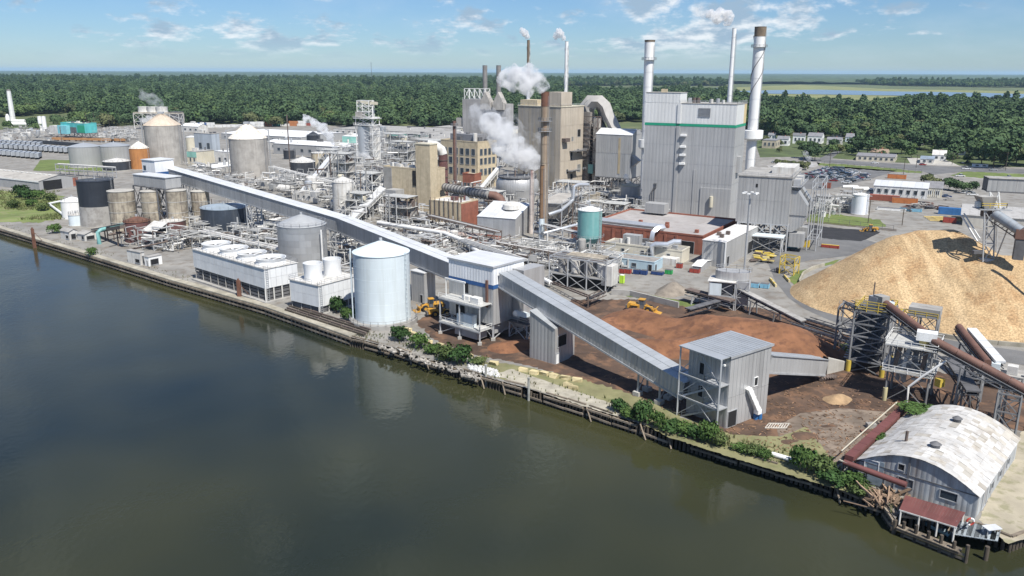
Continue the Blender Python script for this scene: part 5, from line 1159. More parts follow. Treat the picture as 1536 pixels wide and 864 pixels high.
# ribbed duct, elbow ducts
t = T('ribbed_duct', 'thick ribbed grey duct ending in a rusty elbow', 'duct', W(700, 330)); c0, c1 = W(668, 322), W(735, 338)
q0, q1 = V(c0.x, c0.y, ZT(281, c0)), V(c1.x, c1.y, ZT(293, c1)); t.tube('duct', [q0, q1], 1.7, slabm, 16)
for i in range(15): p, q = q0.lerp(q1, i/15), q0.lerp(q1, (i+.35)/15); t.pipe('rib', p, q, 1.85, steeld, 16)
t.tube('elbow', [q1, q1+V(2, -.6, -.1), q1+V(4, -1.4, -1.2), q1+V(5, -1.8, -3.6), q1+V(5.2, -1.9, -6.5)], [1.75, 1.8, 1.85, 1.9, 1.9], rustp, 16)
for i in range(4): p = q0.lerp(q1, (i+.5)/4); t.bar('leg', V(p.x, p.y, 0), V(p.x, p.y, p.z-1.6), .4, steel)
t = T('elbow_duct', 'maroon vertical duct with pale elbow beside the yellow tower', 'duct', W(668, 318)); p = W(666, 318); za, zb = ZT(275, p), ZT(232, p)
t.pipe('riser', V(p.x, p.y, za-10), V(p.x, p.y, zb), 2.0, maroon, 16); t.tube('elbow', [V(p.x, p.y, zb), V(p.x-.6, p.y, zb+2), V(p.x-3, p.y, zb+3.8), V(p.x-6.5, p.y, zb+4.2)], 2.0, whd, 14)
for i in range(6): t.lathe('flange', (p.x, p.y, za-8+i*3.6), [(2.02, 0), (2.25, 0), (2.25, .25), (2.02, .25)], rusts, 16)
t = T('coil_duct', 'bulky ribbed grey elbow beside the maroon duct', 'duct', W(690, 322)); p = W(686, 324)
t.tube('duct', [V(p.x-3, p.y, 5), V(p.x-1, p.y, 8), V(p.x+1, p.y, 9.5), V(p.x+4, p.y-.5, 9.8), V(p.x+7, p.y-1, 9)], 1.8, slabm, 12)
# grey boiler with lattice and gables (behind), stripping tower, cooling frame
def greyboil():
    B = BX((757, 235), 694, 770, 150, -28); k = B.k(); a, b, h = B.a, B.b, B.h; z0 = h*.28
    t = T('grey_boiler', 'grey steel clad boiler block carrying two short smokestacks', 'boiler house', B.p(a/2, b/2)); m_ = M('grey_boiler_clad', (.33, .32, .31), .8, 0, .12, .1, .4, (.2, .18, .17), ribs=2.5, rnd=.05)
    t.lb('wall', *k, a*.55, a, 0, b, z0, h, m_); clad(t, B, 'f', a*.55, a, z0, h, 3, 8, m_); t.lb('wall', *k, 0, a*.6, 2, b, z0*.8, h-3, m_)
    for s_ in (a*.33, a*.03):
        w = a*.24; t.mesh('gable_hood', [B.p(s_, -.5, h-7), B.p(s_+w, -.5, h-7), B.p(s_+w, -.5, h-2), B.p(s_+w*.5, -.5, h+5.5), B.p(s_, -.5, h-2), B.p(s_, 5, h-7), B.p(s_+w, 5, h-7), B.p(s_+w, 5, h-2), B.p(s_+w*.5, 5, h+5.5), B.p(s_, 5, h-2)], [(0, 1, 2, 3, 4), (5, 9, 8, 7, 6), (2, 7, 8, 3), (3, 8, 9, 4), (0, 4, 9, 5), (1, 6, 7, 2)], concs)
    t.frame(B.p(a*.02, 0), B.u, B.v, a*.96, b, [0, z0, z0+.1], .7, steeld, True, 1, 3); t.frame(B.p(a*.45, 0, 0), B.u, B.v, a*.5, b*.5, [h, h+7.5], .4, steelw, True, 1, 4)
    t.lb('dark_core', *k, a*.1, a*.9, 2, b-2, 0, z0-1, steeld); t.lb('base_block', *k, 2, a-2, -6, -1, 0, z0*.6, slabm)
    t.rail([B.p(a, 0, h), B.p(0, 0, h)], steel, w=.12); t.lb('side_box', *k, a, a+6, 1, 6, h*.5, h*.66, concs)
greyboil()
def strip():
    p = W(547, 262); t = T('stripping_tower', 'white lattice stripping tower with crane head above the rooftops', 'process tower', p); u, v = U, VV; Z = lambda y: ZT(y, p)
    t.pipe('column_vessel', p+V(0, 3, 2), V(p.x, p.y+3, Z(190)), 3.6, aluz, 18); t.pipe('column_vessel', V(p.x+7, p.y+4, 2), V(p.x+7, p.y+4, Z(205)), 2.4, whd, 14)
    t.frame(p+u*7, u, v, 12, 7, lin(0, Z(176), 7), .38, steelw, True); t.frame(p+u*5+V(0, 0, Z(176)), u, v, 8.5, 5, lin(0, Z(151)-Z(176), 3), .4, steelw, True)
    for y in (188, 178): t.lb('platform', p+u*8, u, v, 0, 14, -1, 8, Z(y), Z(y)+.3, steelw); t.rail([p+u*8-v+V(0, 0, Z(y)+.3), p-u*6-v+V(0, 0, Z(y)+.3)], steelw, w=.12)
    t.bar('crane_boom', V(p.x-3, p.y+2, Z(153)), V(p.x+9.5, p.y-1, Z(155)), 1.0, cream, 1.6); t.box('winch_house', V(p.x-1.5, p.y+2, Z(173)), (4.5, 3.5, 4), concs, -.4); t.bar('crane_leg', V(p.x+6.3, p.y, Z(186)), V(p.x+6.3, p.y, Z(150)), .7, steelw)
strip()
def coolframe():
    B = BX((270, 195), 201, 276, 171, -10); k = B.k(); t = T('far_cooling_tower', 'far weathered cooling structure with three pale fan cylinders', 'cooling tower', B.p(B.a/2, B.b/2)); a, b, h = B.a, B.b, B.h
    t.frame(V(B.C.x, B.C.y, 0), B.u, B.v, a, min(b, 14), [0, h*.5, h], .5, whd, True, 1, 5); t.lb('deck', *k, 0, a, 0, min(b, 14), h, h+1.2, concd); t.lb('fill_wall', *k, a*.02, a*.72, 1, 12, h*.55, h, concs)
    for i in range(3): fan_stack(t, B.p(a*(.44+.2*i), 7, h+1.2), 6, 5.5, whd)
    t.lb('side_frame', *k, .2, a*.22, .5, 10, h*.2, h+2, steeld)
coolframe()
# --- right-centre: brick workshop, annex, cream sheds, small blue shed
B = BX((1053, 383), 880, 1106, 356, -32); t = house('workshop', 'long low red brick workshop with flat grey roof', B, brick, M('flat_roof_grey', (.34, .32, .31), .9, 0, .15, .12, spot=.5, pcol=(.25, .22, .2)), par=.6, par_m=brick, wins=[('f', 3, 7.5, .1, 4.2, dark, 'doorway')])
for s_ in lin(9, B.a-3, 8): t.lb('pilaster', *B.k(), s_, s_+.8, -.3, 0, 0, B.h-.2, brick)
for i in range(7): t.lb('bay_wall', *B.k(), 10+i*6, 14+i*6, -.12, 0, .3, B.h-1.3, M('dark_brick', (.2, .075, .05), .9, 0, .2, .5))
for s_, q in ((4, 6), (16, 9), (18, 14), (28, 13), (36, 8)): t.lb('roof_vent', *B.k(), s_, s_+1.2, q, q+1.2, B.h, B.h+1.1, brick)
pz = lambda s_, q, z: B.p(s_, q, B.h+z)
t.tube('roof_duct', [pz(47, 4, 1.5), pz(30, 3, 1.5), pz(15, 2.6, 1.5)], 1.0, aluz, 4); t.tube('roof_duct', [pz(15, 2.2, 1.5), pz(16, -.6, 1.5), pz(17, -2.6, .3), pz(17.2, -2.8, -2.5)], 1.05, aluz, 4)
t.lb('roof_hopper', *B.k(), B.a-17, B.a-9, B.b-7, B.b-2, B.h+.8, B.h+4.5, galvd)
B = BX((1086, 402), 1053, 1138, 364, -33); t = house('workshop_annex', 'grey clad annex with pale roof at the end of the brick workshop', B, galvd, M('pale_membrane', (.62, .61, .59), .8, 0, .06, .2, spot=.3), pw=1.2, rpan=6, wins=[('r', 2, 4, .1, 3.2, dark, 'doorway'), ('r', B.b*.66, B.b*.8, .1, 4.2, dark, 'doorway')])
t.lb('corner_trim', *B.k(), -.25, .1, -.25, .1, 0, B.h, whi)
for s_, q in ((3, 6), (3, 12), (5, 9)): t.lb('roof_fan', *B.k(), s_, s_+1.2, q, q+1.2, B.h+.2, B.h+1.3, rusts)
B = BX((1022, 396), 908, 1034, 378, -31); t = house('process_shed', 'cream walled flat shed with weathered roof behind the blue shed', B, M('cream_wall', (.60, .56, .46), .85, 0, .08, .2, .4, (.4, .36, .3)), M('mossy_roof', (.26, .25, .23), .9, 0, .3, .4), wins=[('f', 4, 5, 1.8, 2.8), ('f', 13, 14, 1.8, 2.8), ('f', 20, 21, 1.8, 2.8), ('f', 26, 27, .6, 1.6)])
t.lb('cross_wall', *B.k(), 11, 11.5, -1.2, 0, 0, B.h, conc); t.lb('roof_tank', *B.k(), 16, 22, 3, 6, B.h, B.h+3, galv); t.lb('lean_to', *B.k(), .5, 6, -4, -.2, 0, 2.2, whd); rooftop(t, B, 10, 4)
t.tube('elbow_duct', [B.p(9.8, -1, .2), B.p(9.8, -1, 5), B.p(9, -.8, 5.6), B.p(5, 0, 5.8), B.p(3.2, 1, 6.8), B.p(1, 1.5, 6.8)], .95, aluz, 8)
B = BX((981, 408), 921, 994, 394, -31); t = house('blue_shed', 'low pale blue shed with flat brown roof by the dumpsters', B, M('pale_blue_wall', (.40, .52, .58), .8, 0, .07, .2, .3, (.3, .35, .38)), M('brown_flat_roof', (.26, .24, .22), .9, 0, .25, .4), par=.15, wins=[('f', .8, 1.9, 0.1, 2.1, dark, 'door'), ('f', 6, 7.4, .9, 2), ('f', 11, 12, .1, 2.1, M('grey_door', (.2, .21, .22), .6), 'door'), ('r', .7, 1.6, .1, 2.1, dark, 'door')])
t.lb('wall_pilaster', *B.k(), 8.5, 8.9, -.3, 0, 0, B.h, whd)
B = BX((1051, 409), 1039, 1067, 400, -31); house('tool_shed', 'small pale shed with white pitched roof beside the grey annex', B, galvd, whi, pitch=.8, rpan=4)
# --- white roofed warehouses and small blocks in the upper left
def roofs():
    wr = M('white_roof', (.74, .74, .73), .6, 0, .05, .1, .1, (.5, .48, .45), rnd=.04)
    for lab, pc, pl, pr, pt, mt, pit, rp in (
        ('wide white roofed warehouse behind the white coned silo', (452, 216), 332, 520, 206, galvd, 1.5, 20), ('second white roofed warehouse right of the tall pole', (520, 238), 410, 560, 221, galvd, 1.2, 14),
        ('white domed roof store behind the tan roofed silo', (298, 199), 272, 312, 190, whd, 2.5, 6),
        ('grey blue process block with dark windows right of the cream tank', (320, 236), 292, 330, 201, M('grey_blue_clad', (.36, .40, .44), .7, 0, .08, .2, ribs=1.5), 0, 4), ('green topped cream block below the grey blue block', (296, 250), 281, 322, 228, cream, 0, 4),
        ('low white block with small windows left of the white coned silo', (344, 251), 323, 356, 228, whd, 0, 5), ('pale flat roof store in front of the low white block', (322, 262), 290, 372, 252, conc, 0, 6),
        ('grey flat roofed shed right of the white coned silo', (440, 282), 404, 482, 272, whd, 0, 6), ('long pale low store beyond the stripping tower', (640, 208), 500, 735, 199, whd, 0, 16), ('grey gabled shed with green door beyond the stripping tower', (535, 232), 514, 570, 205, galvd, 1., 6),
        ('pale store with green trim behind the yellow corner tower', (690, 214), 585, 745, 205, cream, 0, 12), ('grey concrete slab deck behind the yellow corner tower', (672, 232), 612, 742, 212, slabm, 0, 8),
        ('far cream shed in front of the woods', (760, 202), 650, 800, 195, cream, 0, 8), ('white gabled shed beside the black tanks', (430, 226), 402, 446, 214, whd, 1.4, 5)):
        B = BX(pc, pl, pr, pt, -28); r = random.Random(lab)
        if B.b > 60: B.b = 60
        t = house('warehouse' if pit else 'process_block', lab, B, mt, wr if pit or 'white' in lab else slabm, pitch=pit, rpan=rp, wins=winrow(B, 'f', max(2, int(B.a/7)), B.h*.35, B.h*.6, .8, B.a-.8, .35))
        if 'green' in lab: t.lb('green_band', *B.k(), -.1, B.a, -.15, 0, B.h*.62, B.h, M('pale_green', (.22, .44, .38), .7))
        rooftop(t, B, 5, lab, z=B.h+pit*.7, big=3)
roofs()
# --- turquoise building, trailers, long grey warehouse, rail cars on the left
B = BX((129, 209), 92, 146, 186, -28); t = house('turquoise_building', 'turquoise clad building with green end among pipework at far left', B, M('turquoise', (.09, .42, .42), .6, 0, .12, .3, ribs=2.), cream, zb=B.h*.38)
t.lb('blue_face', *B.k(), B.a*.62, B.a*1.0, -3.5, -.05, B.h*.3, B.h*.85, M('sky_blue_clad', (.20, .50, .56), .6, 0, .1, .3)); t.lb('white_face', *B.k(), B.a*1.01, B.a*1.35, -3.5, 3, B.h*.3, B.h*.8, whd); t.lb('dark_bay', *B.k(), B.a*.35, B.a*.6, -.3, 0, B.h*.4, B.h*.75, steeld); t.lb('green_panel', *B.k(), 0, B.a*.3, -.2, 0, B.h*.42, B.h*.9, greenb)
t.frame(V(B.C.x, B.C.y, 0), B.u, B.v, B.a, min(B.b, 15), [0, B.h*.38], .5, steeld, True, 1, 3); rooftop(t, B, 6, 3)
def trailers():
    m_ = M('trailer_grey', (.34, .36, .38), .5, .2, .1, .3, ribs=1., rnd=.1); proto = None
    for k, (x0, y0, x1, y1, n) in enumerate(((2, 233, 58, 238, 9), (-10, 222, 108, 230, 17), (66, 226, 118, 230, 8), (-20, 217, 60, 221, 12))):
        for i in range(n):
            p = W(x0+(x1-x0)*i/(n-1), y0+(y1-y0)*i/(n-1)); lab = ('grey box trailer in the nearest row of the left storage yard', 'grey box trailer in the long middle row of the left storage yard', 'grey box trailer in the short row beside the corrugated bins', 'grey box trailer in the farthest row of the left storage yard')[k]
            if proto is None:
                proto = T('box_trailer', lab, 'trailer', p, 'grey trailers in the left storage yard'); proto.box('body', p+V(0, 0, 2.6), (2.6, 13, 2.8), m_, .35); proto.box('roof', p+V(0, 0, 4.05), (2.7, 13.1, .1), roofg, .35)
                for s_ in (-4.6, 4.6): proto.box('wheels', p+Matrix.Rotation(.35, 3, 'Z') @ V(0, s_, .5), (2.4, 2, 1), tyre, .35)
            else: dup(proto.o, p, 0, lab, 'grey trailers in the left storage yard')
trailers()
B = BX((60, 287), -60, 119, 272, -29); t = house('warehouse', 'long grey warehouse with dark open door beside the marshy grass', B, galvd, M('tan_grey_roof', (.40, .38, .34), .7, 0, .08, .1, spot=.3, rnd=.04), pitch=2.2, rpan=16, pw=2.5, wins=[('r', 2, 12, .1, 5, dark, 'doorway'), ('r', B.b*.83, B.b*.97, .5, 5, brick, 'brick_panel')])
for i in range(12): t.lb('skylight', *B.k(), 4+i*4, 6+i*4, B.b*.4, B.b*.44, B.h+1.95, B.h+2.1, whi)
t.lb('eave_trim', *B.k(), -.3, B.a, -.35, -.3, B.h-.6, B.h, whi)
t = T('rail_car', 'row of rusty orange flat rail cars in front of the turquoise building', 'rail cars', W(140, 212)); 
for i in range(6): p = W(92+i*17, 211.5+i*.3); t.box('wagon', p+V(0, 0, 2), (17*2.0/1.0*.19*2.4, 3, 2), M('orange_wagon', (.36, .19, .08), .8, 0, .2, .4), -.15); t.box('bogie', p+V(-4, 0, .5), (2.5, 2.4, 1), steeld); t.box('bogie', p+V(4, 0, .5), (2.5, 2.4, 1), steeld)
t = T('hopper_train', 'dark line of low rail wagons left of the corrugated bins', 'rail cars', W(90, 216))
for i in range(9): p = W(56+i*8, 215+i*.6); t.box('wagon', p+V(0, 0, 1.6), (6.6, 3, 2.2), black, -.3)
def farleft():
    p = W(30, 190); t = T('pressure_vessel', 'long white horizontal vessel at the far left beside the leaning stack', 'vessel', p); t.pipe('shell', p+V(-12, 0, 3), p+V(10, 1, 3), 2.4, whi, 14); t.pipe('drum', p+V(-8, 0, 6.4), p+V(9, 1, 6.4), 1.2, whi, 12)
    for s_ in (-8, 0, 7): t.box('saddle', p+V(s_, 0, .8), (1, 3, 1.6), conc)
    p = W(13, 188); t = T('upright_vessel', 'stubby white upright vessel at the foot of the leaning stack', 'vessel', p); t.lathe('shell', p, [(2.2, 0), (2.2, 9), (1.2, 12), (0, 12.4)], whi, 20)
farleft()
# lean-to, pump block, white box, sheds by the wharf
B = BX((238, 372), 214, 242, 341, -30, h=6.5); k = B.k(); t = T('lean_to', 'white sloping lean to roof between the two maroon tanks', 'shelter', B.C); t.mesh('roof_sheet', [B.p(-.3, -1, 5.6), B.p(7, -1, 5.6), B.p(7, 4.5, 8.2), B.p(-.3, 4.5, 8.2), B.p(-.3, -1, 5.75), B.p(7, -1, 5.75), B.p(7, 4.5, 8.35), B.p(-.3, 4.5, 8.35)], BF, whd)
for s_ in (0, 6.6):
    for q in (-.8, 4): t.bar('post', B.p(s_, q), B.p(s_, q, 5.6 if q < 0 else 8), .25, steelw)
t.lb('back_wall', *k, .2, 6.6, 4.4, 4.6, 0, 8, black)
for lab, pc, pl, pr, pt in (('grey concrete pump block with openings on the wharf', (212, 398), 191, 217, 379), ('plain white box cabin beside the pump block', (224, 400), 217, 243, 386), ('small grey gabled pump shed at the wharf edge', (105, 361), 91, 117, 348), ('low grey shed right of the gabled pump shed', (128, 362), 116, 147, 352)):
    B = BX(pc, pl, pr, pt, -33); house('pump_house', lab, B, whi if 'white' in lab else whd, slabm, pitch=.9 if 'gabled' in lab else 0, rpan=3, wins=[('f', .5, B.a*.4, .6, 1.8, dark), ('r', .6, B.b*.7, .4, B.h*.7, dark)])
t = T('teal_pipe', 'thick teal pipe running on posts to the maroon tank', 'pipe', W(150, 365)); a_, b_ = W(149, 366), W(193, 355); t.tube('pipe', [a_, a_+V(0, 0, 4.2), a_+V(.8, .6, 5), V(b_.x, b_.y, 5.2)], [.75, .75, .7, .5], tealm, 12)
for f_ in (.3, .5, .7, .9): p = a_.lerp(b_, f_); t.bar('post', p, p+V(0, 0, 4.6), .3, rusts)
t = T('white_pipe', 'bent white pipe over the marshy grass left of the white tank', 'pipe', W(80, 310)); t.tube('pipe', [W(95, 322, 1), W(73, 306, 1), W(95, 301, 1)], .55, whi, 8)
t = T('belt_conveyor', 'brown inclined belt conveyor at the foot of the black topped tank', 'conveyor', W(160, 350)); a_, b_ = W(140, 348, 1), W(184, 340, 8); t.bar('truss', a_, b_, 1.8, rusts, 1.1); t.bar('belt_cover', a_+V(0, 0, 1), b_+V(0, 0, 1), 1.5, steeld, .4)
for f_ in (.4, .8): p = a_.lerp(b_, f_); t.bar('leg', V(p.x, p.y, 0), p, .35, rusts)

r_ = random.Random(31)
for i in range(15):
    q = W(290+i*12.5, 192-i*.25); cn = r_.choice(('white', 'white', 'red', 'orange', 'teal', 'white', 'blue')); m_ = M('container_'+cn, {'white': (.7, .7, .68), 'red': (.3, .08, .06), 'orange': (.42, .17, .07), 'teal': (.06, .26, .2), 'blue': (.05, .1, .25)}[cn], .7, 0, .12, .5, ribs=1.)
    t = T('shipping_container', f'{cn} container in the far row before the woods behind the white roofs', 'container', q, 'far containers before the woods'); t.box('body', q+V(0, 0, 1.4), (10, 2.6, 2.6), m_, -.2); t.box('door_end', q+V(5.0*math.cos(-.2), 5.0*math.sin(-.2), 1.4), (.15, 2.5, 2.5), whd, -.2)
    if r_.random() < .5: t.box('upper_body', q+V(.3, 0, 4.1), (10, 2.6, 2.6), m_, -.2)
# ================================================================== WOODYARD
def AY(px, py, Y): d = ray(px, py); t = Y/d.y; return V(d.x*t, Y, CAMH+d.z*t)
def E(px, pyb, pyt): p = W(px, pyb); p.z = ZT(pyt, p); return p
def pile(name, label, ridge, k, mat, step, amp, seed, rough=.25):
    R_ = [Vector(p) for p in ridge]; m = max(p.z for p in R_)/k+6
    x0, x1 = min(p.x for p in R_)-m, max(p.x for p in R_)+m; y0, y1 = min(p.y for p in R_)-m, max(p.y for p in R_)+m
    nx, ny = int((x1-x0)/step), int((y1-y0)/step); v = []; f = []
    for j in range(ny+1):
        for i in range(nx+1):
            x, y = x0+i*step, y0+j*step; h = -9
            for a, b in zip(R_, R_[1:]):
                d = V(b.x-a.x, b.y-a.y, 0); t = max(0, min(1, ((x-a.x)*d.x+(y-a.y)*d.y)/max(d.length_squared, 1e-6)))
                q = a.lerp(b, t); h_ = q.z-k*math.sqrt((x-q.x)**2+(y-q.y)**2+rough*q.z); h = max(h, h_)
            n1 = noise.fractal(V(x*.07+seed, y*.07, 0), 1, 2, 4); n2 = noise.noise(V(x*.9, y*.9, seed))
            v.append((x, y, max(-.3, h+amp*n1*min(1, max(0, (h+2)/4))+.08*n2)))
    for j in range(ny):
        for i in range(nx):
            a = j*(nx+1)+i; q = (a, a+1, a+nx+2, a+nx+1)
            if max(v[z][2] for z in q) > -.25: f.append(q)
    return struct(name, v, f, mat, 60, 'stuff', label)
def chipmat():
    m = M('wood_chips', (.42, .295, .16), .95, 0, .22, .07, spot=.7, pcol=(.32, .19, .09), bump=1.)
    nt = m.node_tree; N = nt.nodes; L = nt.links; b = N['Principled BSDF']; src = b.inputs['Base Color'].links[0].from_socket
    g = N.new('ShaderNodeNewGeometry')
    def nz(s, det, sc):
        mp = N.new('ShaderNodeMapping'); mp.inputs['Scale'].default_value = sc; mp.inputs['Rotation'].default_value = (0, 0, .5); L.new(g.outputs['Position'], mp.inputs[0])
        n = N.new('ShaderNodeTexNoise'); n.inputs['Scale'].default_value = s; n.inputs['Detail'].default_value = det; L.new(mp.outputs[0], n.inputs[0]); return n.outputs[0]
    def rng(v, a, c, d, e):
        n = N.new('ShaderNodeMapRange')
        for i, x in enumerate((a, c, d, e)): n.inputs[i+1].default_value = x
        L.new(v, n.inputs[0]); return n.outputs[0]
    m1 = N.new('ShaderNodeMix'); m1.data_type = 'RGBA'; L.new(rng(nz(.3, 4, (1, .12, .12)), .52, .68, 0, .65), m1.inputs[0]); L.new(src, m1.inputs[6]); m1.inputs[7].default_value = (.58, .43, .25, 1)
    m2 = N.new('ShaderNodeMix'); m2.data_type = 'RGBA'; m2.blend_type = 'MULTIPLY'; m2.inputs[0].default_value = 1; L.new(m1.outputs[2], m2.inputs[6])
    L.new(rng(nz(2.6, 5, (1, 1, 1)), .36, .64, .68, 1.25), m2.inputs[7]); L.new(m2.outputs[2], b.inputs['Base Color']); return m
ridge = [AY(1352, 342, 215), AY(1382, 335, 215), AY(1432, 336, 212), AY(1462, 352, 206), AY(1500, 374, 199), AY(1560, 376, 198), AY(1720, 372, 195), AY(1900, 372, 190)]
pile('wood_chips', 'huge golden heap of wood chips', ridge, .74, chipmat(), .9, .5, 3)
bp = [(893, 490, 1.8), (950, 480, 3.6), (1010, 494, 3.6), (1060, 503, 5.6), (1110, 511, 6.8), (1165, 525, 6.6)]
def withz(a, b, h): p = W(a, b); p.z = h; return p
pile('bark_mulch', 'low spread heap of brown bark mulch', [withz(*p) for p in bp]+[withz(1000, 525, 2.6), withz(930, 520, 2.6), withz(893, 490, 1.6)], .44, barkm, .8, .95, 8, .6)
pile('bark_mulch', 'reddish bark spill beneath the bark house', [withz(760, 522, 1.3), withz(785, 516, 1.1)], .3, barkm, .8, .3, 4)
pile('mulch_heap', 'small pale heap of mulch on the muddy ground', [withz(1254, 601, 1.5), withz(1262, 598, 1.2)], .6, mulch2, .4, .25, 5)
pile('gravel_heap', 'grey gravel heap below the rusty screen frame', [withz(905, 456, 3.0)], .7, M('grey_gravel', (.27, .25, .21), .95, 0, .2, .5, bump=.5), .7, .3, 5)
pile('soil_heap', 'grey brown soil heap under the short discharge belt', [withz(1010, 438, 3.6), withz(1000, 442, 2.4)], .7, M('grey_soil', (.22, .19, .155), .95, 0, .3, .5, bump=.5), .7, .3, 6)
# concrete ring kerb of the chip heap
ring = [(1236, 399), (1219, 404), (1205, 412), (1199, 424), (1207, 439), (1224, 452), (1258, 467), (1285, 475.5), (1324, 489), (1407, 505), (1457, 514), (1536, 521), (1640, 533)]
t = T('ring_kerb', 'pale concrete retaining kerb curving round the foot of the chip heap', 'kerb', W(1224, 452))
pts = along([W(a, b) for a, b in ring], 5.)
for p, q in zip(pts, pts[1:]): t.bar('kerb_block', p.lerp(q, .01)+V(0, 0, .5), p.lerp(q, .99)+V(0, 0, .5), .5, capm, 1.0)
t = T('wharf_kerb', 'low grey retaining wall behind the green strip of the bark yard', 'retaining wall', W(980, 455))
pts = along([W(917, 442), W(945, 444), W(1018, 462)], 4)
for p, q in zip(pts, pts[1:]): t.bar('wall_block', p+V(0, 0, .8), p.lerp(q, .985)+V(0, 0, .8), .5, slabm, 1.6)
def conveyor(name, lab, A, B_, w, mat, frame=None, cover=None, cmat=None, r=1., legs=(), h=1.2, lm=None, rail=False, n=None):
    t = T(name, lab, 'conveyor', V(A.x, A.y, 0)); d = (B_-A); L_ = d.length; e = d.normalized(); nn = V(-e.y, e.x, 0).normalized(); up = nn.cross(e); up = up if up.z > 0 else -up; fm = frame or steeld
    for s_ in (-w/2, w/2):
        t.bar('chord', A+nn*s_, B_+nn*s_, .18, fm); t.bar('chord', A+nn*s_+up*h, B_+nn*s_+up*h, .16, fm)
        k = n or max(3, int(L_/2.4))
        for i in range(k): t.bar('lacing', A.lerp(B_, i/k)+nn*s_, A.lerp(B_, (i+1)/k)+nn*s_+up*h, .12, fm)
    t.bar('belt', A+up*(h*.55), B_+up*(h*.55), w*.8, black, .15)
    if cover == 'tube': 
        k = max(2, int(L_/4))
        for i in range(k): t.pipe('cover_pipe', A.lerp(B_, i/k)+up*(h+r*.6), A.lerp(B_, (i+.985)/k)+up*(h+r*.6), r, cmat or rustp, 14)
    elif cover == 'box':
        k = max(2, int(L_/2.4))
        for i in range(k): a, b = A.lerp(B_, (i+.02)/k)+up*(h+r*.3), A.lerp(B_, (i+.98)/k)+up*(h+r*.3); t.add('cover_panel', ubox(cmat or roofg), Matrix.Translation((a+b)/2) @ Matrix((nn, e, up)).transposed().to_4x4() @ Matrix.Diagonal((w+.2, (b-a).length, r*.6, 1)))
    if rail: t.rail([A+nn*(w/2+.7)+up*h*.5, B_+nn*(w/2+.7)+up*h*.5], steelw)
    for f_ in legs:
        p = A.lerp(B_, f_)
        for s_ in (-w/2-.2, w/2+.2): q = p+nn*s_; t.bar('leg', V(q.x+s_*.3*nn.x, q.y+s_*.3*nn.y, 0), q, .28, lm or fm)
        g0_, g1_ = V(p.x, p.y, .5)-nn*(w/2+.2), p+nn*(w/2+.2); t.bar('brace', g0_, g1_, .14, lm or fm)
    return t
# --- crusher towers
gst_ = M('tower_steel', (.21, .215, .22), .7, .2, .2, .4, .2, (.12, .08, .06), rnd=.12)
u, v = axes(-34)
def towerA():
    p = W(1322, 566); t = T('crusher_tower', 'dark steel crusher tower with yellow footings and rusty tube', 'steel tower', p); h = ZT(474, p); C = p
    t.frame(C, u, v, 6.5, 9, lin(0, h, 5), .36, gst_, True, 2, 1)
    for z_ in lin(0, h, 5)[1:]: t.lb('deck', C, u, v, .2, 6.3, .2, 8.8, z_-.05, z_+.06, steeld)
    for s_ in (0, 6.5):
        for q in (0, 9): c = C-u*s_+v*q; t.pipe('yellow_footing', c, c+V(0, 0, 2.4), .5, yel, 12)
    top = C+V(0, 0, h)
    t.rail([top, top-u*6.5, top-u*6.5+v*9, top+v*9], yel, closed=True, w=.12); t.rail([top+V(0, 0, 1.2), top-u*6.5+V(0, 0, 1.2)], yel, w=.12)
    t.box('head_box', top-u*3+v*3+V(0, 0, 1.6), (2.6, 2.2, 2.8), steel, .4); t.box('drive_motor', top-u*1+v*5+V(0, 0, .9), (1.6, 1.3, 1.4), lblue, .4); t.bar('mast', top-u*4+v*4, top-u*4+v*4+V(0, 0, 5.5), .2, rusts)
    b = MB(); r = random.Random(5)
    for i in range(60):
        z_ = r.uniform(1, h-1); a = C-u*r.uniform(.5, 6)+v*r.uniform(.5, 8.5)+V(0, 0, z_); b.bar(a, a+r.choice((u, v, V(0, 0, 1), u*.7+V(0, 0, .7)))*r.uniform(1.5, 4), r.uniform(.15, .6))
    t.mb('machinery', b, steeld, stuff=True)
    for i in range(4): z0, z1 = h*i/5, h*(i+1)/5; s_ = MB(); [s_.bar(C-u*(6.9)+v*(1+7*k/9)+V(0, 0, z0+(z1-z0)*k/9), C-u*7.8+v*(1+7*k/9)+V(0, 0, z0+(z1-z0)*k/9), .5, .08) for k in range(10)]; t.mb('staircase', s_, steel)
    # left bridge
    q = E(1262, 533, 470); hB = h-1.0
    conveyor('belt_conveyor', 'black lattice bridge conveyor running left from the crusher tower', V(q.x, q.y, hB-1), top-u*5+V(0, 0, -.6), 1.8, steeld, gst_, None, h=1.5)
    t2 = T('bridge_bent', 'braced steel bent under the left end of the lattice bridge', 'steel tower', W(1290, 536)); t2.frame(W(1290, 538), u, v, 5.5, 5, [0, hB*.5, hB-1.4], .34, gst_); t2.rail([W(1290, 538)+V(0, 0, hB-1), W(1290, 538)-u*5.5+V(0, 0, hB-1)], steel)
    # right platform
    p3 = W(1399, 530); h3 = ZT(479, p3); t3 = T('rear_platform', 'covered steel platform behind the rusty crusher tube', 'steel tower', p3); t3.frame(p3, u, v, 7.5, 4.5, [0, h3*.5, h3], .3, gst_, True, 1, 2); t3.lb('hood', p3, u, v, -.3, 6, 0, 4.4, h3+.1, h3+1.9, slabm); t3.rail([p3+V(0, 0, h3), p3-u*9+V(0, 0, h3)], yel, w=.12); t3.lb('deck', p3, u, v, 7.5, 12, 0, 4, h3, h3+.15, yel)
    return top
topA = towerA()
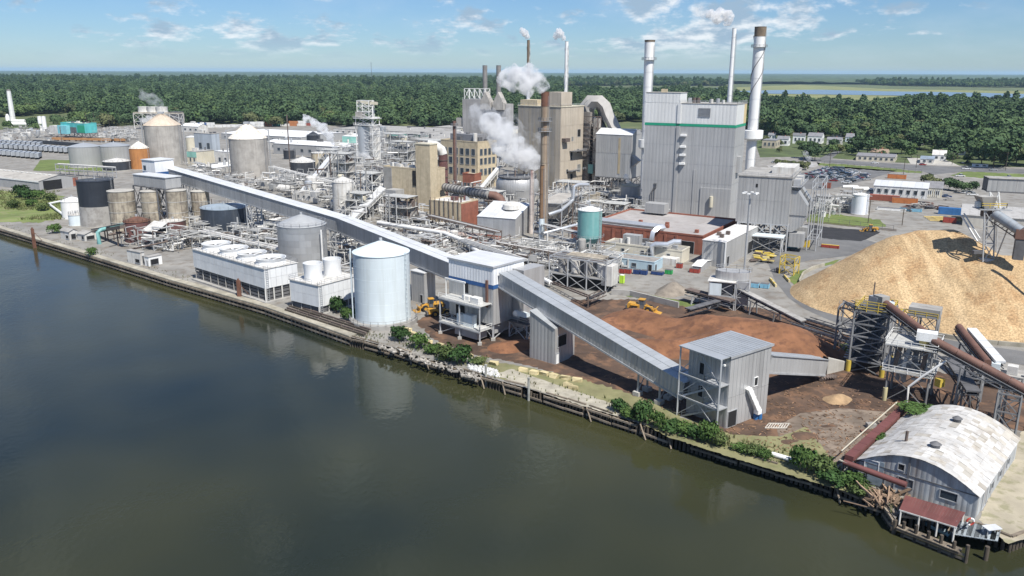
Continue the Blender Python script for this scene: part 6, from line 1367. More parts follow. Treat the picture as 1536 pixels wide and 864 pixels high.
def towerB():
    p = W(1387, 613); t = T('transfer_platform', 'galvanised transfer platform tower in front of the crusher tower', 'steel tower', p); h = ZT(527, p); C = p
    lv = [0, h*.42, h*.55, h]; t.frame(C, u, v, 7, 7, [0, h*.55, h], .3, gst_, True)
    for z_ in (h*.55, h): t.lb('deck', C, u, v, -.8, 8, -.8, 7.5, z_, z_+.12, M('deck_plate', (.42, .42, .40), .7)); q = C+V(0, 0, z_+.1)+u*.8-v*.8; t.rail([q, q-u*8.8, q-u*8.8+v*8.3, q+v*8.3], steelw, closed=True, w=.1)
    b = MB(); r = random.Random(6)
    for i in range(50): z_ = r.uniform(h*.45, h); a = C-u*r.uniform(.5, 6)+v*r.uniform(.5, 6)+V(0, 0, z_); b.bar(a, a+r.choice((u, v, V(0, 0, -1), V(0, 0, -1)))*r.uniform(1, 3.4), r.uniform(.15, .7))
    t.mb('machinery', b, [steel, rusts, steeld][0], stuff=True)
    for i in range(4): a = C-u*(1+i*1.5)+v*(1.5); t.bar('chute', a+V(0, 0, h), a+V(0, 0, h*.6)-u*.6, .7, [rusts, steeld, steel, rusts][i])
    t.pipe('yellow_footing', C-u*7, C-u*7+V(0, 0, 2.6), .42, M('cream_footing', (.5, .45, .26), .8), 10); t.box('yellow_hopper', C-u*1.5+v*2+V(0, 0, h+.9), (1.8, 1.5, 1.2), M('pale_yellow', (.6, .5, .2), .7), .4); t.box('yellow_bin', C+u*1.8+V(0, 0, h*.5), (1.2, 1.2, 1.5), yel, .4)
    t.tube('white_pipe', [C-u*3-v*1+V(0, 0, 0), C-u*3-v*1+V(0, 0, 4), C-u*1-v*1+V(0, 0, 6.5), C+u*3+V(0, 0, h*.95)], .22, whi, 6)
    return C+V(0, 0, h)
topB = towerB()
ta = topA-u*1.2+v*1.5+V(0, 0, .5); tb = topB-u*1.5+v*3+V(0, 0, .4)
conveyor('tube_conveyor', 'steep rust brown tube from the crusher tower top to the lower platform', ta, tb, 1.6, rustp, gst_, 'tube', rustp, .72, rail=False).box('head_cover', ta+V(-.4, 1.2, 2.0), (2, 2.4, 1.8), slabm, .4)
ce = E(1540, 655, 606)
t = conveyor('tube_conveyor', 'long rust brown tube conveyor descending to the right edge of the yard', topB+V(0, 1.5, .2), ce, 2.0, rustp, gst_, 'tube', rustp, .78, (.35, .75), rail=True)
for i in range(9): a = (topB+V(0, 1.5, .2)).lerp(ce, (i+1.2)/11); t.box('white_hatch', a+V(.5, -.75, 1.9), (1.2, .5, .35), whi, -.5)
t.box('white_hood', topB+V(-.4, 2, 2.3), (3.4, 2.2, 1.6), whi, -.5)
conveyor('tube_conveyor', 'short rust brown tube conveyor with open top end near the perimeter road', E(1429, 545, 501), E(1474, 585, 556), 1.6, rustp, gst_, 'tube', rustp, .78, (.3, .8))
conveyor('roofed_conveyor', 'white roofed conveyor beside the short rust brown tube', E(1448, 545, 502), E(1494, 580, 553), 1.7, gst_, gst_, 'box', roofb, .8, (.3, .7))
conveyor('dark_conveyor', 'dark chute conveyor hanging beneath the long tube conveyor', E(1418, 595, 548), E(1452, 640, 598), 2.2, steeld, steeld, 'box', steeld, .5, (.6,))
for k, (px, py, pt) in enumerate(((1464, 622, 570), (1522, 655, 596))):
    p = W(px, py); t = T('conveyor_bent', ['steel bent under the middle of the long tube conveyor', 'steel bent under the right end of the long tube conveyor'][k], 'steel tower', p); h = ZT(pt, p); t.frame(p, u, v, 3.4, 7, [0, h*.55, h], .3, gst_)
t = T('drive_house', 'white motor boxes on a low deck at the right edge of the yard', 'machine deck', W(1512, 590)); C = W(1530, 592)
t.frame(C, u, v, 9, 5, [0, 3.2], .25, gst_); t.lb('deck', C, u, v, -2, 9, 0, 5, 3.2, 3.35, slabm)
for s_, m_ in ((1, whd), (4, lblue), (7, cream)): t.lb('motor_box', C, u, v, s_, s_+1.8, 1, 2.8, 3.4, 5, m_)
t.lb('yellow_guard', C, u, v, -1.4, -.4, .5, 1.5, 3.4, 4.6, yel)
# --- low conveyors between screen house and crusher
lw = E(1203, 494, 489)
conveyor('belt_conveyor', 'grey belt conveyor sloping from the screen house behind the bark heap', E(1100, 462, 437), lw, 1.8, slabm, gst_, 'box', slabm, .5, (.3, .65))
conveyor('belt_conveyor', 'dark ground level conveyor from the bark heap to the crusher tower', E(1190, 493, 489), E(1312, 540, 530), 2.2, steeld, gst_, None, h=1.0, legs=(.3, .7))
conveyor('belt_conveyor', 'second dark ground conveyor passing behind the green patch', E(1210, 486, 482), E(1330, 528, 520), 1.8, steeld, steeld, None, h=1.0)
conveyor('belt_conveyor', 'rust stained truss conveyor left of the screen house', E(1030, 452, 441), E(1098, 470, 459), 2.4, rustp, steel, 'box', rusts, .6, (.2, .6))
conveyor('discharge_conveyor', 'dark discharge belt pouring onto the bark heap', E(1076, 470, 458), E(1030, 482, 471), 1.6, black, black, 'box', steeld, .4)
conveyor('discharge_conveyor', 'rusty screen conveyor above the grey gravel heap', E(882, 462, 452), E(905, 452, 442), 1.8, rusts, rusts, None)
def screenhouse():
    p = W(1100, 466); t = T('screen_house', 'galvanised screen house frame with oval tank roof in the bark yard', 'process building', p); h = ZT(425, p); u2, v2 = axes(-20); C = p
    t.frame(C, u2, v2, 6.5, 6, [0, h*.5, h], .3, steel, True); t.lb('inner_box', C, u2, v2, .6, 6, 1, 5.5, h*.45, h-.3, steeld); t.lb('side_sheet', C, u2, v2, 3.4, 6.4, -.1, .1, h*.5, h*.95, lblue); t.lb('roof', C, u2, v2, -.3, 7, -.3, 6.3, h, h+.2, whd)
    v_ = []; c = C-u2*1.0+v2*4+V(0, 0, h+.2); n = 26
    for z_ in (0, 2.2):
        for i in range(n): a = 2*math.pi*i/n; v_.append(c+u2*(4.6*math.cos(a))+v2*(2.6*math.sin(a))+V(0, 0, z_))
    t.mesh('oval_hopper', v_, [tuple(range(n, 2*n))]+[(i, (i+1) % n, n+(i+1) % n, n+i) for i in range(n)], galv, 40); t.rail([Vector(q)+V(0, 0, 0) for q in v_[n:]][::3], steel, closed=True)
    t.lb('side_bin', C, u2, v2, -3.2, -.2, 1, 5, 1.5, h+.1, steel); t.frame(C+u2*3.4, u2, v2, 3, 5.5, [0, h*.5, h+.4], .22, steel, True)
screenhouse()
# --- chip stacker
def stacker():
    Y = 200.; c = AY(1482, 372, Y); g = V(c.x, c.y, 0); t = T('chip_stacker', 'chip stacker mast with tapered hopper and tube boom on the chip heap', 'stacker', g)
    P_ = lambda px, py, dy=0: AY(px, py, Y+dy)
    a, b = P_(1478, 312), P_(1490, 312)
    for px, dy in ((1474, -1.5), (1490, -1.5), (1478, 1.8), (1494, 1.8)): t.bar('mast_leg', P_(px, 395, dy), P_(px+3, 312, dy), .28, steel)
    for y0, y1 in ((392, 365), (365, 340), (340, 314)):
        t.bar('brace', P_(1475, y0, -1.5), P_(1492, y1, -1.5), .18, steel); t.bar('brace', P_(1491, y0, -1.5), P_(1476, y1, -1.5), .18, steel); t.bar('beam', P_(1475, y1, -1.5), P_(1492, y1, -1.5), .22, steel)
    w = 1.9; h0, h1 = P_(1478, 294), P_(1481, 322)
    vv = [h0+V(sx*w, sy*w, 0) for sx, sy in ((-1, -1), (1, -1), (1, 1), (-1, 1))]+[h1+V(sx*.6, sy*.6, 0) for sx, sy in ((-1, -1), (1, -1), (1, 1), (-1, 1))]
    t.mesh('hopper', vv, [(0, 1, 2, 3), (0, 4, 5, 1), (1, 5, 6, 2), (2, 6, 7, 3), (3, 7, 4, 0), (4, 7, 6, 5)], slabm)
    t.box('platform', P_(1488, 313), (7.5, 4.5, .2), steel, -.1); q = P_(1472, 312, -2.2); t.rail([q, P_(1510, 312, -2.2), P_(1510, 312, 2.2), P_(1472, 312, 2.2)], yel, closed=True, w=.13)
    b0, b1 = P_(1486, 322, -.5), P_(1531, 352, -7); e = (b1-b0).normalized()
    for i in range(5): t.pipe('boom_tube', b0.lerp(b1, .12+i*.176)+V(0, 0, .8), b0.lerp(b1, .12+(i+.985)*.176)+V(0, 0, .8), 1.25, M('blue_grey_tube', (.26, .29, .32), .6, .1, .12, .3, .3, (.2, .12, .08)), 16)
    for s_ in (-.9, .9): t.bar('boom_chord', b0+V(s_, 0, -.9), b1+V(s_, 0, -.9), .2, rusts); t.bar('boom_chord', b0+V(s_, 0, .3), b1+V(s_, 0, .3), .2, rusts)
    for i in range(8): t.bar('boom_lacing', b0.lerp(b1, i/8)+V(-.9, 0, -.9), b0.lerp(b1, (i+1)/8)+V(-.9, 0, .3), .14, rusts)
    t.box('boom_head', b1+V(.2, 0, .2), (2.8, 2.2, 2.4), rustp, -.4); t.box('drop_chute', b1+V(.2, 0, -3.6), (2.2, 1.9, 5), steeld, -.4); t.box('boom_tail', b0+V(-1, .5, .5), (2.2, 1.6, 1.8), rusts, -.4)
    t.bar('stay', P_(1492, 392, -1), b0.lerp(b1, .6), .22, steel); t.bar('stay', P_(1466, 362, -2), P_(1442, 323, 4), .3, steelw); t.bar('stay', P_(1470, 358, -2), P_(1446, 320, 4), .25, steelw)
    t.lathe('turntable', P_(1482, 388)-V(0, 0, 1), [(2.4, 0), (2.4, 1.3), (0, 1.4)], steel, 20); t.box('teal_motor', P_(1470, 306), (2, 1.2, 1.3), lblue); t.box('counterweight', P_(1467, 378, -1), (2.6, 1.2, .8), steeld)
    g0_, g1_ = AY(1480, 286, 204), AY(1750, 298, 194); gallery('conveyor_gallery', 'dark grey gallery feeding the chip stacker at the right edge', [g0_, g1_], 4.4, 3.1, galvd, slabm, steeld, 2.2)
    t4 = T('gallery_support', 'white steel supports between the dark gallery and the stacker platform', 'trestle', g); 
    for px, dy in ((1487, 0), (1500, 0), (1487, 4), (1500, 4)): t4.bar('leg', P_(px, 312, dy), AY(px-2, 288, Y+dy), .3, steelw)
    t4.bar('brace', P_(1487, 312), P_(1499, 289), .2, steelw); t4.bar('brace', P_(1500, 312), P_(1486, 289), .2, steelw)
    b_ = AY(1545, 470, 186); t4.bar('leg', V(b_.x, b_.y, 0), V(b_.x, b_.y, 28), .5, steel)
stacker()
# ================================================================== BARN, DOCK AND BOAT
def barn():
    B = BX((1462, 778), 1288, 1524, 744, -42); k = B.k(); a, b, h = B.a, B.b, B.h
    B.b = 24.5; b = B.b
    t = T('boat_shed', 'old arched boat shed with peeling white roof and corrugated walls', 'shed', B.p(a/2, b/2)); R_ = 3.0; n = 14
    wm_ = M('old_corrugated', (.40, .42, .43), .75, .1, .22, .3, .7, (.2, .15, .12), ribs=.7, rnd=.10, ribdark=.16); rm_ = M('peeling_white_roof', (.49, .48, .46), .85, 0, .2, .3, spot=.65, pcol=(.36, .33, .29), rnd=.09); rm2 = M('bare_rusty_roof', (.40, .375, .33), .85, 0, .2, .2, spot=.7, pcol=(.30, .26, .21), rnd=.10)
    arch = lambda s_: h+R_*math.sin(math.pi*max(0, min(1, s_/a)))**.85
    for i in range(18):
        s0, s1 = a*i/18, a*(i+.98)/18
        for q0, q1, nm in ((-.05, .05, 'wall_sheet'), (b-.05, b+.05, 'wall_sheet')):
            vv = [B.p(s0, q0, 0), B.p(s1, q0, 0), B.p(s1, q1, 0), B.p(s0, q1, 0), B.p(s0, q0, arch(s0)-.05), B.p(s1, q0, arch(s1)-.05), B.p(s1, q1, arch(s1)-.05), B.p(s0, q1, arch(s0)-.05)]
            t.mesh(nm, vv, BF, wm_)
    for i in range(14):
        q0, q1 = b*i/14, b*(i+.98)/14; t.lb('wall_sheet', *k, -.05, .05, q0, q1, 0, h, wm_); t.lb('wall_sheet', *k, a-.05, a+.05, q0, q1, 0, h, wm_)
    rows = 20; n = 16; r = random.Random(3)
    for i in range(n):
        s0, s1 = -.35+(a+.7)*i/n, -.35+(a+.7)*(i+1.02)/n
        for j in range(rows):
            q0, q1 = -.4+(b+.8)*j/rows, -.4+(b+.8)*(j+.985)/rows; dz = r.uniform(0, .05)+.03*(i % 2)
            t.mesh('roof_sheet', [B.p(s0, q0, arch(s0)+dz), B.p(s1, q0, arch(s1)+dz), B.p(s1, q1, arch(s1)+dz), B.p(s0, q1, arch(s0)+dz)], [(0, 1, 2, 3)], rm2 if r.random() < (.38 if i < 6 and j > 8 else .12) else rm_)
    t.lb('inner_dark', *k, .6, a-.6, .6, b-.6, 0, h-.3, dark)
    for s_, z0, z1, w, nm in ((a*.61, 3.9, 4.8, .8, 'vent_hole'), (a*.155, 1.6, 2.8, 2.2, 'window'), (a*.52, 1.6, 2.8, 2.0, 'window'), (a*.68, .2, 2.3, 1.2, 'door')): opening(t, B, 'f', s_, s_+w, z0, z1, glass if nm == 'window' else M('grey_door', (.2, .21, .22), .6) if nm == 'door' else dark, nm)
    opening(t, B, 'f', a*.83, a*.83+1.9, 2.4, 4, M('pale_pane', (.45, .55, .58), .3), 'window', whi); t.lb('patch_panel', *k, a*.78, a*.92, -.12, 0, .3, 4.2, M('blue_grey_patch', (.22, .27, .31), .7, 0, .25, 1)); t.lb('waist_trim', *k, 0, a, -.14, -.05, h-.15, h, steeld); t.lb('post', *k, a*.56, a*.58, -.16, 0, 0, arch(a*.57), steeld)
    for q in (b*.3, b*.5, b*.72): opening(t, B, 'r', q, q+1.6, 1.2, 2.4)
    opening(t, B, 'r', b*.12, b*.12+2.4, .05, 2.8, wm_, 'door')
    for s_, q, rr_ in ((a*.46, b*.22, .65), (a*.47, b*.72, .6)): t.lathe('roof_vent', B.p(s_, q, arch(s_)), [(rr_, -.2), (rr_, .5), (rr_*1.3, .55), (rr_*.3, .95), (0, 1)], steeld, 14)
    t.pipe('flue_pipe', B.p(a*.72, b*.24, arch(a*.72)-.2), B.p(a*.72, b*.24, arch(a*.72)+1.7), .22, rusts, 10)
    # rusty duct trestle on the left
    t2 = T('rusty_trough', 'rust brown trough conveyor beside the left wall of the boat shed', 'conveyor', B.p(a+1.5, b/2))
    for i in range(9): t2.bar('trough', B.p(a+1.3, -1+i*(b*1.05)/9, h+.2), B.p(a+1.3, -1+(i+.98)*(b*1.05)/9, h+.2), 1.3, redroof, .8); t2.bar('cross_beam', B.p(a+.2, i*b/9, h-.3), B.p(a+2.6, i*b/9, h-.3), .2, rusts); t2.bar('post', B.p(a+2.3, i*b/9, 0), B.p(a+2.3, i*b/9, h-.2), .2, rusts)
    t2.bar('handrail', B.p(a+2.5, -1, h+1), B.p(a+2.5, b, h+1), .14, cream); t2.pipe('rust_pipe', B.p(a+1.8, -1.6, h-.4), B.p(a*.55, -1.6, h-.9), .45, redroof, 12); t2.bar('cross_beam', B.p(a+2.4, -1.9, h-.1), B.p(a+.5, -1.9, h-.4), .18, cream)
    shr = sp[1][0].o
    dup(shr, B.p(a*.86, b*.93, arch(a*.86)-.5), 1, 'flat mat of green weeds growing on the far corner of the arched roof', None, 1.35).scale.z = .3
    dup(shr, B.p(a+.2, b*.42, h-.5), 2, 'tuft of weeds on the shed eave beside the rusty trough', None, .7).scale.z = .3
    return B
BB = barn()
def dock():
    B = BB; a = B.a; P_ = lambda px, py, z=0.: W(px, py, z)
    t = T('boat_canopy', 'maroon metal canopy roof on posts over the moored boat', 'canopy', P_(1400, 785))
    c = [AYz for AYz in (W(1358, 746, 1.4), W(1448, 772, 1.4), W(1435, 790.5, 1.3), W(1349, 764, 1.3))]; mid0, mid1 = (c[0]+c[3])/2, (c[1]+c[2])/2; n = 20
    for i in range(n):
        f0, f1 = i/n, (i+.97)/n; rd = V(0, 0, .35)
        t.mesh('roof_sheet', [c[0].lerp(c[1], f0)+rd, c[0].lerp(c[1], f1)+rd, c[3].lerp(c[2], f1), c[3].lerp(c[2], f0)], [(0, 1, 2, 3)], redroof)
    for f_ in (0.03, .36, .68, .97):
        for e0, e1 in ((c[0], c[1]), (c[3], c[2])): p = e0.lerp(e1, f_); t.bar('post', V(p.x, p.y, -1.0), V(p.x, p.y, p.z-.02), .2, whd)
    t.bar('eave_beam', c[3]-V(0, 0, .1), c[2]-V(0, 0, .1), .18, whd)
    # dock of planks
    d = T('boat_dock', 'weathered plank dock round the boat berth on timber piles', 'dock', P_(1395, 810, WZ))
    def planks(p, q, w, z, n, nm='plank'):
        p = V(p.x, p.y, z); q = V(q.x, q.y, z); e = (q-p).normalized(); nn = V(-e.y, e.x, 0)
        for i in range(n): a_ = p.lerp(q, (i+.5)/n); d.bar(nm, a_-nn*w/2, a_+nn*w/2, (q-p).length/n*.9, timber, .12)
        for s_ in (-.4, .4): d.bar('joist', p+nn*w*s_-V(0, 0, .25), q+nn*w*s_-V(0, 0, .25), .2, timberd, .3)
    f0, f1 = W(1347, 789, -.9), W(1441, 826, -.9); planks(f0, f1, 1.3, -.9, 26)
    planks(W(1350, 768, -.9), W(1362, 748, -.9), 1.6, -.8, 8); planks(W(1430, 800, -.9), W(1446, 775, -.9), 1.5, -.8, 9)
    e = (f1-f0).normalized()
    for i in range(6): p = f0.lerp(f1, i/5)+V(.4, -.75, 0); d.pipe('pile', V(p.x, p.y, -4), V(p.x, p.y, .2+.2*(i % 2)), .24, timberd, 8)
    for z_ in (-1.2, -1.8): d.bar('fender_beam', V(f0.x, f0.y, z_)+V(.3, -.68, 0), V(f1.x, f1.y, z_)+V(.3, -.68, 0), .22, timber, .3)
    bw = T('landing_stage', 'grey plank landing with small white table right of the boat', 'dock', W(1480, 800))
    q0, q1 = W(1438, 796, .1), W(1502, 806, .1)
    for i in range(16):
        p = q0.lerp(q1, i/16); bw.bar('plank', V(p.x, p.y, .1)+V(-1.0, -.9, 0), V(p.x, p.y, .1)+V(1.5, 2.6, 0), .62, M('blue_grey_plank', (.34, .38, .40), .85, 0, .2, .8, rnd=.2), .12)
    tb = T('table', 'small pale square table on the landing stage', 'table', W(1486, 803)); p = W(1486, 803); tb.box('table_top', p+V(0, 0, 1.2), (2.1, 1.3, .08), M('pale_grey_top', (.6, .61, .62), .5), .2); [tb.bar('leg', p+V(x, y, .1), p+V(x, y, 1.2), .1, steel) for x in (-.8, .8) for y in (-.5, .5)]
    ring_ = T('lifebuoy', 'red and white lifebuoy hanging on a post by the canopy', 'lifebuoy', W(1456, 783)); p = W(1456, 783, 1.5); R3 = .48
    pth = lambda a0, a1: [p+V(R3*math.cos(a), .1, R3*math.sin(a)) for a in lin(a0, a1, 6)]
    for i in range(4): ring_.tube('segment', pth(i*1.571, i*1.571+1.57), .13, redp if i % 2 else whi, 8)
    ring_.bar('post', W(1456, 783), W(1456, 783, 2.3), .12, timber)
    # bulkhead around the small basin and to the right
    t = T('pile_bulkhead', 'timber pile bulkhead around the landing right of the boat', 'bulkhead', W(1500, 822, WZ)); r = random.Random(8)
    for pp in along(wall2, .8): t.pipe('pile', V(pp.x, pp.y, -3.5), V(pp.x, pp.y, r.uniform(-.2, .3)), .25, timberd, 7)
    for p_, q_ in zip(wall2, wall2[1:]): t.bar('waling_log', V(p_.x, p_.y, -.3)+V(.1, -.35, 0), V(q_.x, q_.y, -.3)+V(.1, -.35, 0), .3, timber); t.bar('cap_log', V(p_.x, p_.y, .1), V(q_.x, q_.y, .1), .4, timber)
    pk = W(1478, 840, WZ); solo('mooring_pile', 'lone dark mooring pile in the water right of the dock', 'mooring post', *(lambda b: (b.pipe(pk-V(0, 0, 2), pk+V(0, 0, 2), .3, 10), (b.v, b.f))[1])(MB()), timberd)
    dr = T('debris_heap', 'tangle of driftwood and rusty scrap below the shed corner', 'driftwood heap', W(1320, 745)); b = MB()
    for i in range(80): p = W(1300+r.random()*52, 735+r.random()*22+8); p.z = r.uniform(-.3, .8); a_ = r.uniform(0, 3.14); b.bar(p, p+V(math.cos(a_), math.sin(a_), r.uniform(-.2, .4))*r.uniform(1, 3.4), r.uniform(.1, .28))
    dr.mb('driftwood', b, M('scrap_wood', (.22, .15, .10), .9, 0, .3, 1, island=.5), stuff=True)
dock()
def boat():
    p0, p1 = W(1367, 777, WZ), W(1424, 803, WZ); L_ = (p1-p0).length; e = (p1-p0).normalized(); n_ = V(-e.y, e.x, 0); c = p0
    t = T('motor_boat', 'pale blue open motor boat moored under the maroon canopy', 'boat', (p0+p1)/2); v = []; f = []; N = 12; sec = []
    for i in range(N+1):
        s_ = i/N; w = 1.35*math.sin(math.pi*min(.5, .02+s_*.75))**.8; hh = 1.25-.35*s_; k_ = -.3+.35*(1-s_)**3
        x = c+e*(L_*s_); sec.append([x-n_*w+V(0, 0, hh), x-n_*w*.8+V(0, 0, .35), x+V(0, 0, k_), x+n_*w*.8+V(0, 0, .35), x+n_*w+V(0, 0, hh)])
    for q in sec: v += q
    for i in range(N): f += [(i*5+j, (i+1)*5+j, (i+1)*5+j+1, i*5+j+1) for j in range(4)]
    f.append((N*5, N*5+1, N*5+2, N*5+3, N*5+4)); hm = M('boat_blue', (.42, .62, .70), .35, 0, .06, .5)
    t.mesh('hull', v, f, hm, 50)
    dv = []; df = []
    for i in range(N+1): x = c+e*(L_*i/N); w = 1.3*math.sin(math.pi*min(.5, .02+i/N*.75))**.8; dv += [x-n_*w*.95+V(0, 0, .75), x+n_*w*.95+V(0, 0, .75)]
    for i in range(N): df.append((2*i, 2*i+2, 2*i+3, 2*i+1))
    t.mesh('deck', dv, df, M('boat_deck', (.25, .33, .37), .7)); rz = math.atan2(e.y, e.x)
    t.box('console', c+e*L_*.55+V(0, 0, 1.3), (.9, .9, 1.2), whi, rz); t.box('windscreen', c+e*L_*.5+V(0, 0, 2.05), (.08, .9, .5), glass, rz); t.box('seat', c+e*L_*.68+V(0, 0, 1.05), (.6, 1.2, .6), whd, rz); t.box('bow_cover', c+e*L_*.2+V(0, 0, .95), (1.6, 1.0, .2), hm, rz)
    t.box('outboard_motor', c+e*(L_+.25)+V(0, 0, 1.2), (.5, .5, .9), steeld, rz); t.box('motor_shaft', c+e*(L_+.25)+V(0, 0, .2), (.2, .2, 1.4), steeld, rz)
boat()
# small things on the mud
t = T('wire_mat', 'pale metal grating lying on the mud beside the transfer tower', 'grating', W(1163, 641)); p = W(1163, 641)
for i in range(9): q = p+V(-2+i*.45, -.6, .1); t.bar('slat', q, q+V(1.2, 1.9, 0), .16, M('pale_slat', (.5, .47, .42), .8), .05)
for k in range(2): t.bar('side_rail', p+V(-2, -.6, .16)+V(1.2*k, 1.9*k, 0), p+V(1.8, -.6, .16)+V(1.2*k, 1.9*k, 0), .14, MATS['pale_slat'])
dr_ = W(1133, 629); t = T('drum_cluster', 'two bright blue plastic drums at the foot of the transfer tower', 'drums', dr_)
for dx in (0, .8): t.lathe('drum', dr_+V(dx, .2*dx, 0), [(.4, 0), (.42, .5), (.4, 1.05), (.35, 1.1), (0, 1.1)], plastic, 14)
solo('scrap_plate', 'thin brown rust plate lying near the rusty trough', 'scrap', [W(1298, 648, .05)+V(a*1.6, b*.8, c*.3+.15) for a, b, c in BV], BF, rustp); solo('stone_block', 'grey stone block beside the rust plate on the mud', 'stone', [W(1306, 641, .05)+V(a*1.5, b*1.1, c*.8+.4) for a, b, c in BV], BF, slabm)
solo('white_pipe', 'white pipe length lying on the bank between the shrubs', 'pipe', *(lambda b: (b.pipe(W(1158, 681, .5), W(1199, 693, .5), .4, 12), (b.v, b.f))[1])(MB()), whi)

# bark scraps, planks and tracks scattered over the muddy yard
def scraps():
    r = random.Random(44); b = MB()
    for i in range(1300):
        x, y = randin([(880, 560), (1170, 570), (1330, 560), (1430, 590), (1340, 620), (1285, 690), (1180, 680), (1100, 660), (930, 585)], r); q = W(x, y, .1); a = r.uniform(0, 3.14); L_ = r.uniform(.15, .7)
        b.bar(q, q+V(math.cos(a)*L_, math.sin(a)*L_, r.uniform(0, .12)), r.uniform(.05, .18), .06)
    struct('wood_scraps', b.v, b.f, M('scrap_bits', (.20, .12, .07), .95, 0, .3, 1, island=.7), None, 'stuff', 'bark and wood scraps scattered over the muddy yard')
    for k, (x, y, h) in enumerate(((1220, 588, .8), (1180, 600, .5), (1200, 655, .5), (1235, 640, .4), (870, 535, .9), (935, 575, .8), (1300, 590, .8), (1390, 590, 1.0), (1440, 600, .9), (1180, 663, .35))):
        pile('bark_heap', 'low uneven heap of dark bark on the muddy yard', [withz(x, y, h), withz(x+14, y-2, h*.7), withz(x+26, y+3, h*.3)], .28, soil, .6, .5, k+20)
# ================================================================== PLANT CLUTTER
def free(p, m=.5):
    for B in BXS:
        if B.a is None or B.b is None: continue
        d = V(p.x, p.y, 0)-V(B.C.x, B.C.y, 0); s_, q = -d.dot(B.u), d.dot(B.v)
        if -m < s_ < B.a+m and -m < q < B.b+m: return False
    return all((V(p.x, p.y, 0)-c).length > r+m for c, r in TKS)
def randin(poly, r):
    xs, ys = [a for a, b in poly], [b for a, b in poly]
    while 1:
        x, y = r.uniform(min(xs), max(xs)), r.uniform(min(ys), max(ys)); 
        if inside(poly, np.array([x]), np.array([y]))[0]: return x, y
pipeM = [M('pipe_white', (.60, .59, .56), .6, 0, .15, .5, .3, (.35, .3, .25)), M('pipe_silver', (.48, .48, .47), .5, .3, .15, .5), rusts, M('pipe_grey', (.30, .30, .29), .7, .1, .2, .5)]
def tangle(where, poly, nf, npipe, zmax, seed, zmin=.4, nbox=0, long=7):
    r = random.Random(seed); b = MB()
    for i in range(nf):                                     # open steel bays
        p = W(*randin(poly, r)); a, c = r.uniform(3, 7), r.uniform(3, 6)
        if not free(p, 1): continue
        z = 0; h = r.uniform(.35, 1)*zmax; lv = max(1, int(h/4)); m_ = r.choice((0, 1, 3, 3)); w = r.uniform(.16, .28)
        cs = [p, p+U*a, p+U*a+VV*c, p+VV*c]
        for q in cs: b.bar(q, q+V(0, 0, h), w, mi=m_)
        for k in range(1, lv+1):
            zz = V(0, 0, h*k/lv); z0 = V(0, 0, h*(k-1)/lv)
            for q, q2 in zip(cs, cs[1:]+cs[:1]): b.bar(q+zz, q2+zz, w*.9, mi=m_)
            if r.random() < .7: b.bar(cs[0]+z0, cs[1]+zz, w*.6, mi=m_); b.bar(cs[1]+z0, cs[2]+zz, w*.6, mi=m_)
            if r.random() < .55: b.box(p+U*a/2+VV*c/2+zz, (a, c, .12), math.radians(-28), mi=3)
            if r.random() < .5:
                for q, q2 in zip(cs, cs[1:]): b.bar(q+zz+V(0, 0, 1), q2+zz+V(0, 0, 1), .09, mi=0)
            if r.random() < .6: s_ = r.uniform(.8, 2); b.pipe(p+U*a/2+VV*c/2+z0, p+U*a/2+VV*c/2+z0+V(0, 0, r.uniform(1.5, 3.4)), s_*.7, 10, mi=r.choice((0, 0, 1, 2)))
    for i in range(npipe):                                  # pipe runs with elbows
        p = W(*randin(poly, r)); p.z = r.uniform(zmin, zmax)
        if not free(p, .2): continue
        rad = r.choice((.08, .1, .12, .15, .2, .3, .45)); m_ = r.choices((0, 1, 2, 3), (4, 4, 1.2, 2))[0]; d = r.choice((U, VV, -U, V(0, 0, -1), V(0, 0, 1), (U+VV)*.7, (U-VV)*.7))
        for k in range(r.randint(1, 5)):
            L_ = r.uniform(2, long) if abs(d.z) < .5 else r.uniform(1, 3); q = p+d*L_
            if q.z < .2: break
            b.pipe(p, q, rad, 6, mi=m_)
            p = q; d = r.choice((V(0, 0, 1), V(0, 0, -1), VV, -VV, U)) if abs(d.z) < .5 else r.choice((U, VV, -U))
    for i in range(nbox):
        p = W(*randin(poly, r)); s_ = r.uniform(1, 2.6)
        if free(p, .6): b.box(p+V(0, 0, s_*.5+r.uniform(0, zmax*.5)), (s_*1.5, s_, s_), math.radians(-28), mi=r.choice((0, 1, 3)))
    o = struct('pipework', b.v, b.f, pipeM, None, 'stuff', where); o.data.polygons.foreach_set('material_index', b.mi)
    return o
tangle('tangle of pipes and small steel bays behind the long gallery', [(385, 285), (470, 255), (575, 250), (590, 330), (520, 335), (480, 312), (420, 300)], 85, 330, 9, 1, nbox=50)
tangle('dense low tangle of silver pipework beneath the end of the long gallery', [(565, 345), (640, 352), (725, 372), (700, 392), (670, 402), (612, 375), (565, 352)], 34, 560, 3.6, 2, nbox=30)
tangle('pipe racks in front of the silver scrubber house', [(700, 382), (760, 372), (905, 385), (910, 412), (860, 420), (800, 398), (740, 395)], 40, 300, 4.2, 3, nbox=20)
tangle('pipework under the tan boiler house and the corrugated metal building', [(800, 300), (880, 285), (965, 318), (965, 345), (900, 345), (850, 350), (800, 345)], 50, 260, 7, 4, nbox=20)
tangle('pipework around the yellow mill buildings', [(575, 320), (650, 330), (700, 355), (690, 372), (630, 350), (570, 338)], 14, 150, 4, 5, nbox=12)
tangle('pipes and frames between the windowed mill block and the yellow tower', [(655, 285), (740, 290), (780, 330), (735, 330), (668, 320)], 30, 160, 6, 6, nbox=12)
tangle('steelwork and pipes beneath the left half of the long gallery', [(262, 330), (330, 318), (410, 330), (430, 380), (385, 385), (290, 372)], 45, 230, 7, 7, nbox=15)
